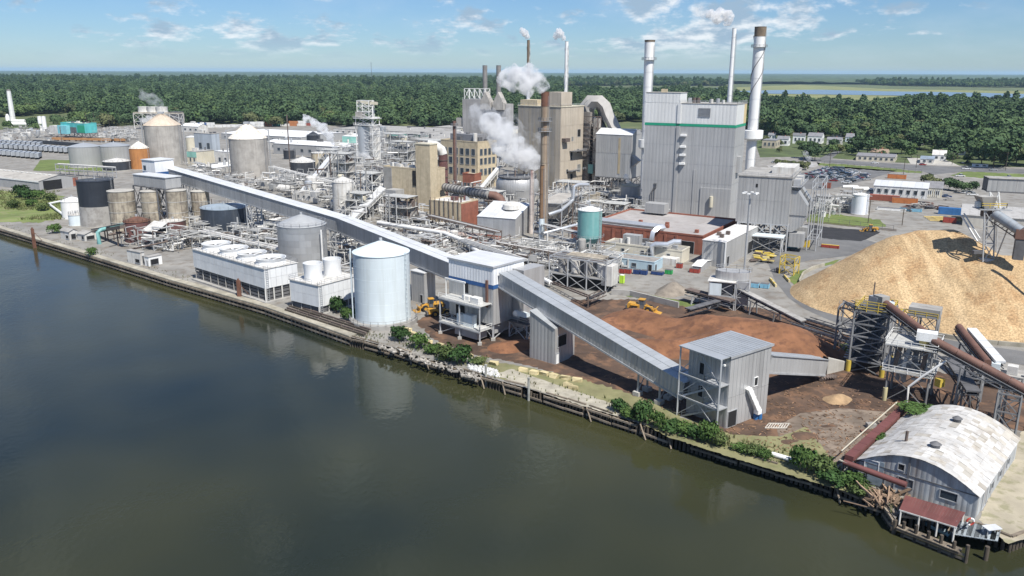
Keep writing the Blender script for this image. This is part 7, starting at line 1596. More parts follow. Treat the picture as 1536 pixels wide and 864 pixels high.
tangle('steelwork beside the blue black tank and the silver tank', [(375, 345), (430, 350), (430, 385), (380, 388)], 14, 120, 6, 8)
tangle('process steelwork around the stripping tower', [(490, 232), (575, 232), (640, 240), (600, 262), (560, 275), (495, 268)], 60, 220, 13, 9, nbox=20)
tangle('far pipework in front of the woods', [(560, 200), (690, 200), (690, 232), (600, 232), (565, 215)], 40, 150, 9, 10, nbox=40)
tangle('far pipework left of the tan roofed silo', [(140, 196), (205, 198), (205, 213), (150, 214)], 26, 90, 7, 11, nbox=22)
tangle('rusty frames and pipes around the maroon tanks', [(185, 362), (290, 358), (292, 372), (240, 378), (190, 375)], 14, 90, 5, 12)
tangle('pipe clutter beside the yard road behind the precipitator', [(1212, 312), (1262, 300), (1275, 318), (1222, 326)], 20, 80, 6, 13)
tangle('clutter between the grey boiler and the woods', [(640, 200), (700, 205), (780, 225), (780, 262), (730, 250), (650, 232)], 40, 140, 9, 14, nbox=20)
tangle('pipework beneath the bend of the long gallery', [(500, 350), (535, 355), (540, 395), (500, 400)], 10, 110, 6, 15)
tangle('pipework below the small concrete silos at far left', [(0, 196), (90, 196), (92, 212), (0, 214)], 18, 60, 4, 16, nbox=40)
tangle('low clutter before the white roofed warehouses', [(280, 255), (345, 262), (400, 285), (350, 290), (285, 275)], 22, 100, 6, 17, nbox=20)
# countable vessels and frames in those places
vm = {'white': whd, 'silver': aluz, 'rusty': rusts, 'cream': cream, 'grey': slabm, 'black': black}
def vessels(where, poly, n, seed, smin=1.2, smax=2.6, hmax=7):
    r = random.Random(seed); done = 0; tries = 0
    while done < n and tries < n*6:
        tries += 1; p = W(*randin(poly, r)); R_ = r.uniform(smin, smax)
        if not free(p, R_+.3): continue
        done += 1; cn = r.choices(list(vm), (5, 5, 1, 1.5, 2, .6))[0]; m_ = vm[cn]; h = r.uniform(.4, 1)*hmax; kd = r.choice(('upright', 'upright', 'upright', 'lying', 'hopper')); sz = 'large' if R_ > (smin+smax)/2 else 'small'; TKS.append((V(p.x, p.y, 0), R_))
        t = T('process_vessel', f'{sz} {cn} {kd} vessel {where}', 'vessel', p, 'vessels '+where)
        if kd == 'upright':
            t.lathe('shell', p, [(R_, 1.2), (R_, h), (R_*.7, h+R_*.3), (.3, h+R_*.42), (0, h+R_*.42)], m_, 18); t.pipe('nozzle', p+V(0, 0, h), p+V(0, 0, h+R_*.9), .22, steel); t.pipe('skirt', p, p+V(0, 0, 1.2), R_*.9, slabm, 14)
            t.rail([p+V(math.cos(a)*R_, math.sin(a)*R_, h) for a in lin(0, 6.283, 9)[:-1]], steelw, closed=True, w=.08)
        elif kd == 'lying':
            q0, q1 = p-U*h*.6+V(0, 0, R_*.7+1.6), p+U*h*.6+V(0, 0, R_*.7+1.6); t.pipe('shell', q0, q1, R_*.7, m_, 16)
            for q in (q0.lerp(q1, .2), q0.lerp(q1, .8)): t.bar('saddle', V(q.x, q.y, 0), q, .5, steel)
        else:
            t.lathe('shell', p, [(.4, 1.6), (R_, 3.6), (R_, h+3), (R_*.8, h+3.3), (0, h+3.5)], m_, 16)
            for a in lin(.4, 6.68, 4)[:-1]: q = p+V(math.cos(a)*R_, math.sin(a)*R_, 0); t.bar('leg', q, q+V(0, 0, 4), .2, steel)
vessels('behind the bend of the long gallery', [(395, 280), (470, 258), (565, 258), (580, 320), (520, 325), (480, 305), (420, 295)], 30, 21, 1.4, 3)
vessels('in the pipework beside the stripping tower', [(490, 240), (575, 236), (640, 245), (600, 262), (560, 270), (495, 262)], 14, 22, 1.4, 2.8, 9)
vessels('in front of the scrubber house', [(710, 378), (760, 374), (890, 392), (860, 412), (800, 396), (740, 392)], 12, 23, 1, 1.9, 4.5)
vessels('under the corrugated metal building', [(860, 295), (960, 322), (960, 340), (900, 340), (860, 340)], 8, 24, 1, 2, 5)
vessels('among the low pipework by the gallery end', [(570, 350), (640, 358), (700, 378), (660, 392), (612, 372)], 12, 25, .8, 1.6, 3.5)
vessels('in the far yard before the woods', [(565, 202), (690, 204), (690, 230), (600, 230)], 12, 26, 1.6, 3, 7)
vessels('beside the turquoise building', [(10, 198), (90, 198), (200, 200), (200, 212), (10, 212)], 12, 27, 1.2, 2.2, 4)
def procframe(lab, px, py, pt, a, b, nl, m_, seed, core=None):
    p = W(px, py); h = ZT(pt, p); r = random.Random(seed); t = T('equipment_tower', lab, 'process structure', p); lv = lin(0, h, nl); t.frame(p, U, VV, a, b, lv, .32, m_, True, 1, 2)
    for z_ in lv[1:]:
        t.lb('deck', p, U, VV, -.4, a+.4, -.6, b, z_+.2, z_+.32, M('deck_plate', (.42, .42, .40), .7)); q = p+U*.4-VV*.6+V(0, 0, z_+.3); t.rail([q, q-U*(a+.8)], steelw, w=.09)
    for i in range(nl*2):
        z_ = lv[i//2]; R_ = r.uniform(.8, 1.7); q = p-U*r.uniform(1, a-1)+VV*r.uniform(1, b-1)+V(0, 0, z_+.3); k = r.random(); m2 = r.choice((whd, aluz, slabm, cream, rusts))
        if k < .5: t.lathe('drum', q, [(R_, 0), (R_, h/nl*.6), (R_*.5, h/nl*.75), (0, h/nl*.76)], m2, 14)
        elif k < .8: t.pipe('exchanger', q-U*1.6+V(0, 0, R_), q+U*1.6+V(0, 0, R_), R_*.6, m2, 12)
        else: t.box('unit', q+V(0, 0, 1), (2.4, 2, 2), m2, math.radians(-28))
    for i in range(3): x = p-U*r.uniform(.5, a)-VV*.8; t.pipe('riser', x, x+V(0, 0, h*r.uniform(.6, 1.15)), r.uniform(.15, .35), r.choice(pipeM), 8)
    if core: t.lb('core_wall', p, U, VV, .6, a-.6, b*.5, b+1, 0, h*.8, core)
for k, (lab, px, py, pt, a, b, nl, m_, co) in enumerate((('white multi deck process frame left of the yellow mill building', 560, 318, 262, 9, 8, 4, steelw, None), ('galvanised deck frame with drums right of the white upright tank', 545, 330, 292, 8, 7, 3, steel, None), ('tall grey process frame in front of the stripping tower', 520, 288, 232, 10, 8, 4, steel, concs),
    ('brown process frame at the foot of the yellow mill wall', 612, 346, 298, 11, 7, 3, rusts, slabm), ('white deck frame behind the yellow corner tower', 655, 268, 212, 12, 9, 4, steelw, concs), ('grey process frame between the two yellow mill blocks', 612, 256, 214, 14, 9, 3, steel, slabm), ('galvanised frame with pipe risers under the tan boiler house', 872, 326, 276, 12, 8, 3, steel, None),
    ('low deck frame beside the conical scrubber', 745, 322, 290, 11, 8, 2, steelw, whd), ('white process frame behind the black seamed tank', 500, 268, 226, 10, 8, 3, steelw, None), ('small deck frame by the silver storage tank', 424, 372, 340, 7, 6, 2, steel, None), ('far process frame beyond the yellow tower', 600, 232, 202, 16, 10, 2, steel, cream), ('deck frame right of the teal tank top', 935, 338, 308, 9, 7, 2, rusts, None))): procframe(lab, px, py, pt, a, b, nl, m_, k, co)
for lab, pc, pl, pr, pt, mt in (('pale flat block among the pipes behind the long gallery', (566, 306), 548, 576, 284, whd), ('grey concrete block left of the yellow mill building', (584, 290), 560, 592, 262, concs), ('low white block before the black seamed tank', (470, 302), 440, 482, 290, whd), ('grey clad block behind the white process frame', (596, 248), 566, 604, 226, galvd), ('stained block under the corrugated metal building', (888, 318), 862, 900, 294, concd), ('dark base block beneath the yellow mill wall', (640, 346), 606, 650, 328, M('dark_grey_base', (.16, .15, .14), .9))):
    B = BX(pc, pl, pr, pt, -28); B.b = min(B.b, 14); t = house('process_block', lab, B, mt, slabm, wins=winrow(B, 'f', 3, B.h*.4, B.h*.6, 1, B.a-1, .3)); rooftop(t, B, 6, lab)
def rack(lab, p0, p1, w, h, n, mat=steel, levels=2, pm=None):
    a, b = W(*p0), W(*p1); d = (b-a).normalized(); nn = V(-d.y, d.x, 0); t = T('pipe_rack', lab, 'pipe rack', (a+b)/2); L_ = (b-a).length; k = max(2, int(L_/7)); r = random.Random(lab)
    for i in range(k+1):
        p = a.lerp(b, i/k)
        for s_ in (0, w): t.bar('column', p+nn*s_, p+nn*s_+V(0, 0, h+.6), .28, mat)
        for l in range(levels): z = h*(l+1)/levels; t.bar('beam', p+V(0, 0, z), p+nn*w+V(0, 0, z), .25, mat)
        if i < k and i % 2 == 0: t.bar('brace', p, a.lerp(b, (i+1)/k)+V(0, 0, h), .14, mat)
    for l in range(levels):
        z = h*(l+1)/levels+.3
        for j in range(n): s_ = w*(j+.5)/n; t.pipe('pipe', a+nn*s_+V(0, 0, z), b+nn*s_+V(0, 0, z), r.choice((.14, .18, .24, .3)), (pm or r.choice(pipeM)), 8)
        for s_ in (0, w): t.bar('side_beam', a+nn*s_+V(0, 0, z-.35), b+nn*s_+V(0, 0, z-.35), .22, mat)
rack('tall pipe rack running right from the bark house to the screen frame', (792, 420), (700, 386), 3, 6, 5); rack('pipe rack in front of the yellow and brick building', (640, 352), (742, 380), 3, 7, 5, rusts)
rack('long pipe rack along the back of the cooling towers', (300, 366), (430, 398), 2.5, 4.5, 4, steelw); rack('pipe rack at the foot of the tan boiler house', (800, 322), (880, 345), 3, 9, 5)
rack('pipe rack left of the teal tank', (800, 360), (866, 378), 3, 6, 5); rack('pipe rack crossing behind the white coned silo', (405, 272), (500, 300), 3, 8, 5, steelw)
rack('pipe rack in front of the corrugated bins', (85, 262), (170, 268), 2.5, 6, 3, steel); rack('pipe rack from the stripping tower toward the yellow tower', (560, 275), (640, 300), 3.5, 9, 5)
rack('far pipe rack by the cream sheds', (570, 222), (700, 234), 4, 8, 4); rack('rusty pipe rack along the bottom of the scrubber house', (745, 388), (850, 408), 2, 5, 3, rusts)
# braced washer frame, mid right
def bigframe():
    B = BX((908, 440), 824, 912, 384, -30); t = T('washer_tower', 'tall braced steel frame round rusty grey drums beside the bark yard', 'process frame', B.p(4, 4)); u, v = B.u, B.v; a, h = B.a, ZT(384, B.C); b = 8
    t.frame(V(B.C.x, B.C.y, 0), u, v, a, b, [0, h*.35, h*.8], .34, steel, True, 1, 3); t.lb('deck', *B.k(), 0, a, 0, b, h*.35, h*.35+.2, slabm); t.lb('dark_bay', *B.k(), .5, a-.5, 1, b-1, 0, h*.33, dark)
    for i in range(4): t.pipe('drum', B.p(2.2+i*a*.23, 2, h*.38), B.p(2.2+i*a*.23, 2, h*.74), 1.3, [whd, slabm][i % 2], 14); t.pipe('drum', B.p(2.2+i*a*.23, 5.4, h*.38), B.p(2.2+i*a*.23, 5.4, h*.7), 1.3, [steel, whd][i % 2], 14)
    t.lb('end_tank', *B.k(), -1.5, 1.6, .5, 5, 2, h*.72, whd); t.lb('roof_deck', *B.k(), a*.15, a*.8, b*.4, b, h*.8, h*.83, concd); t.rail([B.p(0, 0, h*.8), B.p(a, 0, h*.8)], steel)
    for i in range(6): t.bar('roof_pipe', B.p(a*.1, 1+i, h*.78), B.p(a*.95, 1+i*1.1, h*.8), .3, [steel, rusts][i % 2])
    t2 = T('inclined_chute', 'rusty inclined track from the white pipe to the screen frame', 'conveyor', W(850, 445)); p0, p1 = E(826, 432, 424), E(882, 462, 446)
    for s_ in (0, 1.3): t2.bar('track_rail', p0+V(s_*.5, s_, 0), p1+V(s_*.5, s_, 0), .3, rusts)
    for i in range(9): q = p0.lerp(p1, i/9); t2.bar('sleeper', q, q+V(.65, 1.3, 0), .2, rusts)
    t2.pipe('white_pipe', E(806, 422, 414), p0, .6, whi, 12); t2.bar('leg', V(p1.x, p1.y, 0), p1, .3, rusts)
bigframe()
def longpipe(lab, pts, r, mat, legs=True):
    P_ = [E(*q) for q in pts]; t = T('overhead_pipe', lab, 'pipe', V(P_[0].x, P_[0].y, 0)); t.tube('pipe', P_, r, mat, 12)
    for q in P_[1:-1]: t.bar('support', V(q.x, q.y, 0), q-V(0, 0, r), .25, rusts)
longpipe('long white overhead pipe bending down to the bark house', [(568, 352, 334), (620, 365, 342), (668, 374, 350), (695, 384, 361), (718, 400, 378)], .75, whi); longpipe('brown and white duct running along the brick building base', [(590, 352, 338), (640, 362, 346), (690, 366, 352), (718, 370, 354)], 1.0, M('brown_white_duct', (.42, .34, .30), .8, 0, .2, .2, .5, (.22, .11, .08)))
longpipe('white gooseneck pipe right of the brown smokestack', [(822, 352, 322), (840, 350, 316), (852, 345, 306), (858, 342, 300), (859, 342, 280), (866, 340, 277), (880, 338, 277)], .7, aluz); longpipe('silver pipe along the workshop roof edge', [(815, 372, 350), (860, 368, 338), (905, 358, 330)], .5, aluz)
for lab, x0, y0, z0, x1, y1, z1, w in (('white stair conveyor climbing left of the white upright tank', 455, 300, 3, 497, 268, 11, 2.2), ('silver covered conveyor below the yellow mill wall', 525, 342, 2, 578, 315, 9, 3.4), ('white covered chute rising beside the small brick building', 722, 292, 2, 748, 280, 9, 1.8)):
    a, b = W(x0, y0), W(x1, y1); a.z, b.z = z0, z1; conveyor('covered_conveyor', lab, a, b, w, aluz, steelw, 'box', roofb, 1., (.4, .8))
scraps()
# ================================================================== VEHICLES AND YARD THINGS
def loader(lab, px, py, ang, sc=1., bucket=True):
    p = W(px, py); t = T('wheel_loader', lab, 'wheel loader', p); R_ = Matrix.Translation(p) @ Matrix.Rotation(math.radians(ang), 4, 'Z') @ Matrix.Scale(sc, 4); q = lambda x, y, z: R_ @ V(x, y, z); rz = math.radians(ang)
    bx = lambda n, x, y, z, sx, sy, sz, m: t.box(n, q(x, y, z), (sx*sc, sy*sc, sz*sc), m, rz)
    for x in (-1.7, 1.7):
        for y in (-1.15, 1.15):
            w = t.pipe('wheel', q(x, y-.3, .85), q(x, y+.3, .85), .88*sc, tyre, 18); s_ = 1 if y > 0 else -1; t.pipe('hub', q(x, y+.28*s_, .85), q(x, y+.36*s_, .85), .42*sc, catyel, 12, sub=w)
    v = [(-3.6, .9), (-.5, .9), (-.5, 2.0), (-3.4, 2.2), (-3.7, 1.6)]; n = len(v); vs = [q(x, -1.0, z) for x, z in v]+[q(x, 1.0, z) for x, z in v]
    t.mesh('engine_hood', vs, [tuple(range(n)), tuple(reversed(range(n, 2*n)))]+[(i, n+i, n+(i+1) % n, (i+1) % n) for i in range(n)], catyel); bx('counterweight', -3.75, 0, 1.15, .5, 2.0, .8, steeld); bx('front_frame', 1.2, 0, 1.15, 2.6, 1.1, .9, catyel); bx('exhaust', -1.6, .4, 2.5, .16, .16, .8, steeld)
    for s_ in (-1, 1): bx('fender', -1.7, 1.15*s_, 1.85, 1.9, .62, .12, catyel)
    bx('cab_base', -.1, 0, 1.5, 1.3, 1.5, .8, steeld); bx('cab_window', -.1, 0, 2.55, 1.25, 1.42, 1.3, glass); bx('cab_roof', -.1, 0, 3.28, 1.6, 1.7, .16, catyel)
    for x in (-.7, .52):
        for y in (-.7, .7): t.bar('cab_post', q(x, y, 1.9), q(x, y, 3.25), .12*sc, steeld)
    if bucket:
        for y in (-.5, .5): t.bar('lift_arm', q(.7, y, 1.9), q(3.4, y, .8), .28*sc, catyel); t.bar('ram', q(.9, y*.6, 1.4), q(2.6, y*.6, 1.2), .14*sc, steel)
        pr = [(3.2, .1), (4.7, .05), (4.75, .12), (3.5, .35), (3.25, 1.0), (3.7, 1.5), (3.6, 1.6), (3.05, 1.1)]; n = len(pr); vs = [q(x, -1.5, z) for x, z in pr]+[q(x, 1.5, z) for x, z in pr]
        t.mesh('bucket', vs, [tuple(range(n)), tuple(reversed(range(n, 2*n)))]+[(i, n+i, n+(i+1) % n, (i+1) % n) for i in range(n)], catyel)
loader('yellow wheel loader with lowered bucket at work on the bark heap', 963, 468, -24, 1.05); loader('yellow wheel loader parked nearest the pale blue tank', 646, 465, 200, .95); loader('dusty yellow wheel loader parked beside the bark house legs', 660, 473, 20, .9); loader('small yellow loader by the dark coal strip', 1305, 347, 170, .8)
carcol = {'white': (.75, .75, .74), 'black': (.02, .02, .022), 'silver': (.42, .43, .44), 'red': (.28, .02, .02), 'blue': (.03, .06, .16), 'grey': (.15, .155, .16)}
cprot = {}
def carmat(c): return M('car_paint_'+c, carcol[c], .25, .2, .04, 1)
def car(lab, p, ang, c, kind='car', group=None):
    k = (c, kind)
    if k in cprot: return dup(cprot[k][0].o, p, math.radians(ang)-cprot[k][1], lab, group)
    rz = math.radians(ang); R_ = Matrix.Translation(p) @ Matrix.Rotation(rz, 4, 'Z'); q = lambda x, y, z: R_ @ V(x, y, z); m_ = carmat(c)
    t = T({'car': 'parked_car', 'pickup': 'pickup_truck', 'van': 'parked_van'}[kind], lab, {'car': 'car', 'pickup': 'pickup', 'van': 'van'}[kind], p, group)
    L_ = 5.4 if kind != 'car' else 4.5; H1 = .95; pr = [(-L_/2, .35), (-L_/2, .9), (L_*.22, H1), (L_/2, .75), (L_/2, .35)]
    def ext(n, pts, w, m): N_ = len(pts); vs = [q(x, -w, z) for x, z in pts]+[q(x, w, z) for x, z in pts]; return t.mesh(n, vs, [tuple(range(N_)), tuple(reversed(range(N_, 2*N_)))]+[(i, N_+i, N_+(i+1) % N_, (i+1) % N_) for i in range(N_)], m)
    ext('body', pr, .9, m_)
    cb = {'car': [(-1.9, .9), (-1.4, 1.42), (.3, 1.42), (1.1, .95)], 'pickup': [(-.4, .9), (-.2, 1.7), (1., 1.7), (1.6, .95)], 'van': [(-2.5, .9), (-2.5, 2.1), (1.2, 2.1), (2.0, .95)]}[kind]
    ext('window_band', cb, .8, glass); x0, x1 = cb[1][0], cb[2][0]; z = cb[1][1]; ext('cab_roof', [(x0, z), (x0, z+.06), (x1, z+.06), (x1, z)], .78, m_)
    if kind == 'pickup': t.box('cargo_bed', q(-1.6, 0, .93), (1.9, 1.5, .06), steeld, rz)
    for x in (-L_*.3, L_*.3):
        for y in (-.85, .85): t.pipe('wheel', q(x, y-.1, .33), q(x, y+.1, .33), .33, tyre, 10)
    cprot[k] = (t, rz); return t.o
def cars():
    r = random.Random(12); cs = list(carcol); wt = (4, 4, 3, 2, 2, 3)
    rows = [(1214, 262, 1243, 252, 15, 28), (1228, 268, 1262, 255, 17, 28), (1250, 272, 1284, 259, 16, 28), (1268, 275, 1300, 263, 12, 28), (1206, 270, 1224, 263, 7, 28), (1222, 265, 1254, 253.5, 15, 28), (1240, 270, 1273, 257, 15, 28)]
    for k, (x0, y0, x1, y1, n, a) in enumerate(rows):
        for i in range(n):
            if r.random() < .14: continue
            c = r.choices(cs, wt)[0]; kd = r.choices(('car', 'pickup', 'van'), (5, 2, 1))[0]; f_ = i/(n-1); p = W(x0+(x1-x0)*f_, y0+(y1-y0)*f_)
            car(f'{c} {dict(car="car", pickup="pickup", van="van")[kd]} in the {["far", "second", "third", "near", "corner", "short middle", "inner"][k]} row of the mill car park', p, -28+r.choice((0, 180)), c, kd, 'vehicles in the mill car park')
    for lab, x, y, c, kd, a in (('red car driving on the highway', 1384, 248, 'red', 'car', -6), ('white car on the highway near the long low office', 1312, 245.5, 'white', 'car', -4), ('white van on the highway at the wide junction', 1449, 254, 'white', 'pickup', -5),
        ('black car waiting at the side road junction', 1444, 246, 'black', 'car', 60), ('white pickup on the near highway verge', 1440, 265, 'white', 'pickup', -8), ('white pickup at the right edge of the highway', 1512, 267, 'white', 'pickup', -6), ('silver car on the highway at far right', 1490, 256, 'silver', 'car', -6),
        ('white pickup parked by the tan gabled store', 1458, 293, 'white', 'pickup', -10), ('white pickup at the yard edge beside the braced frame', 914, 416, 'white', 'pickup', -15), ('white car in the lot behind the precipitator', 1172, 246, 'white', 'car', 5), ('red car in the lot behind the precipitator', 1181, 246.5, 'red', 'car', 5), ('silver car in the lot behind the precipitator', 1162, 244.5, 'silver', 'car', 5),
        ('black car beside the carport on the right', 1452, 244, 'black', 'car', 40), ('grey car parked at the roadside office', 1326, 241, 'grey', 'car', -28), ('blue car beside the white warehouse', 1420, 296, 'blue', 'car', -20), ('white car near the dark bushes of the store yard', 1446, 290, 'white', 'car', 40), ('silver pickup on the yard apron', 1300, 270, 'silver', 'pickup', 10), ('white van near the gated junction', 1296, 265, 'white', 'van', -20)):
        car(lab, W(x, y), a, c, kd)
cars()
def skip(name, lab, px, py, size, col, ang=-28, cat='dumpster', group=None, lid=None):
    p = W(px, py); t = T(name, lab, cat, p, group); m_ = M('paint_'+col, {'red': (.30, .05, .035), 'blue': (.04, .15, .36), 'navy': (.02, .05, .16), 'green': (.03, .3, .08), 'lime': (.45, .68, .06), 'orange': (.45, .16, .05), 'rust': (.25, .08, .05), 'yellow': (.6, .42, .05), 'white': (.7, .7, .68), 'sky': (.2, .42, .55)}[col], .55, 0, .15, .6)
    rz = math.radians(ang); x, y, z = size; t.box('body', p+V(0, 0, z/2+.12), (x, y, z), m_, rz); t.box('lid', p+V(0, 0, z+.15), (x*.96, y*.94, .1), lid or steeld, rz)
    for s_ in (-.45, 0, .45): t.box('rib', p+Matrix.Rotation(rz, 3, 'Z') @ V(x*s_, 0, 0)+V(0, 0, z/2+.1), (.1, y+.16, z*.9), m_, rz)
    for s_ in (-.35, .35): t.box('skid', p+Matrix.Rotation(rz, 3, 'Z') @ V(x*s_, 0, .06), (.25, y, .14), steeld, rz)
for i in range(3): skip('dumpster', f'red dumpster in front of the pale blue shed, {["left", "middle", "right"][i]} of three', 924+i*9, 409+i*.6, (1.9, 1.5, 1.3), 'red', group='red dumpsters by the blue shed')
for i in range(2): skip('dumpster', f'navy blue bin in front of the pale blue shed, {["left", "right"][i]} of two', 955+i*11, 411+i, (1.9, 1.5, 1.3), 'navy')
skip('dumpster', 'lone red dumpster beside the cream shed', 1019, 402, (1.8, 1.5, 1.4), 'red'); skip('dumpster', 'orange bin at the left end of the blue shed', 915, 401, (1.6, 1.4, 1.3), 'orange'); skip('portable_toilet', 'lime green portable toilet by the yard road', 933, 425, (1.2, 1.2, 2.4), 'lime', cat='toilet', lid=whi)
skip('skip', 'blue skip, left one of two behind the screen house', 1131, 431, (2.6, 1.8, 1.2), 'sky'); skip('skip', 'blue skip, right one of two behind the screen house', 1147, 432, (2.4, 1.8, 1.2), 'sky')
skip('shipping_container', 'long red shipping container before the white warehouse', 1325, 301, (14, 2.6, 2.6), 'rust', cat='container', lid=M('paint_rust_lid', (.3, .1, .07))); skip('shipping_container', 'faded pink shipping container right of the long red one', 1357, 305, (11, 2.6, 2.4), 'orange', cat='container', lid=rustp); skip('shipping_container', 'blue container trailer beside the pale warehouse roof', 1428, 322, (11, 2.8, 2.8), 'blue', cat='container', lid=plastic)
skip('shipping_container', 'red box container behind the chip heap', 1424, 334, (5, 2.4, 2.2), 'red', cat='container'); skip('shipping_container', 'orange container beyond the white warehouse', 1345, 268, (10, 2.6, 2.4), 'orange', cat='container'); skip('truck_trailer', 'white flat trailer in the yard beside the water tank', 1337, 316, (12, 2.6, 1.0), 'white', cat='trailer'); skip('truck_trailer', 'blue flat trailer in the yard', 1366, 317, (9, 2.6, 1.3), 'sky', cat='trailer')
skip('work_trailer', 'blue generator trailer beside the precipitator legs', 1188, 372, (3.6, 2, 2.2), 'sky', cat='trailer'); skip('work_trailer', 'yellow work unit beside the precipitator legs', 1204, 370, (4.4, 2.2, 2.4), 'yellow', cat='trailer'); skip('work_trailer', 'small brick red unit at the car park corner', 1239, 282, (4.6, 3, 3), 'rust', cat='trailer'); skip('barrier', 'red and yellow barrier by the yard road', 1245, 372, (6, 1, 1), 'red', cat='barrier', lid=yel); skip('tractor_cart', 'green mower cart in front of the cream shed', 1003, 411, (2.2, 1.4, 1.2), 'green', cat='cart'); skip('utility_cart', 'dark flat bed cart beside the navy bins', 986, 412, (3.6, 1.7, .9), 'navy', cat='cart'); skip('utility_cart', 'red lift cart beside the small pitched shed', 1042, 409, (3, 1.6, 1.2), 'red', cat='cart')
for k, (px, py) in enumerate(((1306, 286), (1290, 284), (1275, 282))): q = W(px, py); solo('white_pipe', f'white pipe section lying in the yard left of the white warehouse, {["right", "middle", "left"][k]} of three', 'pipe', *(lambda b: (b.pipe(q+V(-4, 0, .7), q+V(4, -.6, .7), .7, 12), (b.v, b.f))[1])(MB()), whi)
for k in range(16):
    r = random.Random(k); px, py = 1352+r.random()*70, 300+r.random()*18; q = W(px, py); t = T('scrap_stack', f'{["rusty", "dark", "brown", "grey"][k % 4]} stack of steel lying in the scrap yard by the red containers', 'scrap', q, 'scrap stacks in the yard')
    for j in range(4): t.box('steel_piece', q+V(r.uniform(-1.5, 1.5), r.uniform(-1, 1), .3+.35*j), (r.uniform(2, 5), r.uniform(.4, 1.2), .3), [rusts, steeld, rustp, slabm][k % 4], r.uniform(0, 3))
def gate():
    p = W(1190, 414); t = T('yellow_frame', 'yellow steel wash frame on the road bend', 'steel frame', p); u, v = axes(-40); t.frame(p, u, v, 4.5, 4, [0, 3, 5.4], .26, yel, True); t.rail([p+V(0, 0, 5.4), p-u*4.5+V(0, 0, 5.4)], yel); t.box('motor', p-u*2.2+v*2+V(0, 0, 3.6), (2, 1.6, 1.2), steeld); t.pipe('drum', p-u*5.8+v*1+V(0, 0, .8), p-u*4.8+v*1+V(0, 0, .8), .8, rusts)
    for k, (a, b) in enumerate((((1155, 420), (1164, 431)), ((1176, 415), (1184, 424)))):
        q0, q1 = W(*a), W(*b); g = T('road_barrier', ['yellow topped concrete barrier on the left side of the road bend', 'yellow topped concrete barrier on the right side of the road bend'][k], 'barrier', (q0+q1)/2)
        for i in range(5): g.bar('block', q0.lerp(q1, i/5)+V(0, 0, .4), q0.lerp(q1, (i+.94)/5)+V(0, 0, .4), .5, [stoney, yel][i % 2], .8)
gate()
def yellowpile():
    t = T('pallet_rack', 'yellow steel pallets stacked beside the grey annex', 'pallet stack', W(1142, 388)); r = random.Random(3)
    for i in range(26): p = W(1128+r.random()*32, 381+r.random()*14); t.box('pallet', p+V(0, 0, .3+r.random()*.9), (2.2, 1.2, .3), [yel, M('pale_yellow', (.6, .5, .2)), rusts][i % 3], r.uniform(-.8, .2))
    t = T('timber_stack', 'yellow timber lying beside the blue container trailer', 'timber stack', W(1412, 326))
    for i in range(14): p = W(1396+i*3, 326+(i % 4)*2); t.bar('board', p+V(-3, 0, .4), p+V(4, -1.5, .4), .5, M('yellow_board', (.5, .38, .14), .8, rnd=.2), .3)
yellowpile()
def pole(lab, px, py, ptop, arms=1, mat=None, name='utility_pole', w=.17, wires=None):
    p = W(px, py); h = ZT(ptop, p); t = T(name, lab, 'pole', p); t.pipe('shaft', p, p+V(0, 0, h), w, mat or timberd, 8)
    for k in range(arms): t.bar('crossarm', p+U*-1.3+V(0, 0, h-.5-k*1.2), p+U*1.3+V(0, 0, h-.5-k*1.2), .14, mat or timberd)
    return t, p+V(0, 0, h-.4)
tp, q = pole('very tall light mast in front of the precipitator', 1116, 412, 288, 0, steel, 'light_mast', .32)
for i in range(6): a = i*1.047; tp.bar('arm', q, q+V(math.cos(a)*1.9, math.sin(a)*1.9, .2), .12, steel); tp.box('lamp', q+V(math.cos(a)*2, math.sin(a)*2, .1), (1, .7, .35), whi, a)
pole('tall dark pole right of the white coned silo', 436, 262, 172, 0, rusts, 'tall_pole', .35); pole('rust brown pole on the left trailer yard', 93, 214, 190, 0, rusts, 'tall_pole', .3)
pp = []
for k, (x, y, yt) in enumerate(((1302, 335, 300), (1353, 338, 314), (1244, 252, 224), (1355, 262, 238), (1508, 256, 228), (1374, 252, 232), (1428, 247, 228), (1204, 250, 233))): pp.append(pole(['wooden utility pole beside the yard road', 'thin pole behind the chip heap', 'wooden pole by the car park entrance', 'wooden pole on the green verge', 'tall wooden pole in front of the right hand trees', 'wooden pole before the long low office', 'wooden pole at the side road corner', 'lamp pole behind the precipitator'][k], x, y, yt)[1])
for k, x in enumerate((131, 143, 165)): pole(f'distant power pole in front of the left woods, {["left", "middle", "right"][k]} of three', x, 194, 169, 2, timberd)
w0 = random.Random(2)
for k, (a, b) in enumerate(((2, 5), (5, 6), (6, 4))):
    A_, B_ = pp[a], pp[b]; b_ = MB(); n = 10; P_ = [A_.lerp(B_, i/n)-V(0, 0, 3*math.sin(math.pi*i/n)) for i in range(n+1)]
    for x, y in zip(P_, P_[1:]): b_.bar(x, y, .09)
    solo('power_line', ['power line from the car park pole to the office pole', 'power line between office pole and corner pole', 'power line to the tall pole by the right hand trees'][k], 'power line', b_.v, b_.f, steeld)
def fence(lab, pts, h=2.2):
    P_ = along([W(*q) for q in pts], 4); t = T('mesh_fence', lab, 'fence', P_[0])
    for p in P_: t.bar('post', p, p+V(0, 0, h), .12, steeld)
    for p, q in zip(P_, P_[1:]): t.bar('top_rail', p+V(0, 0, h), q+V(0, 0, h), .07, steeld); t.bar('mid_rail', p+V(0, 0, h*.5), q+V(0, 0, h*.5), .06, steeld)
fence('long dark fence between the car park and the highway', [(1236, 247.5), (1290, 253), (1382, 261)], 2.6); fence('rail fence along the coal strip', [(1212, 330), (1340, 344)], 1.6)
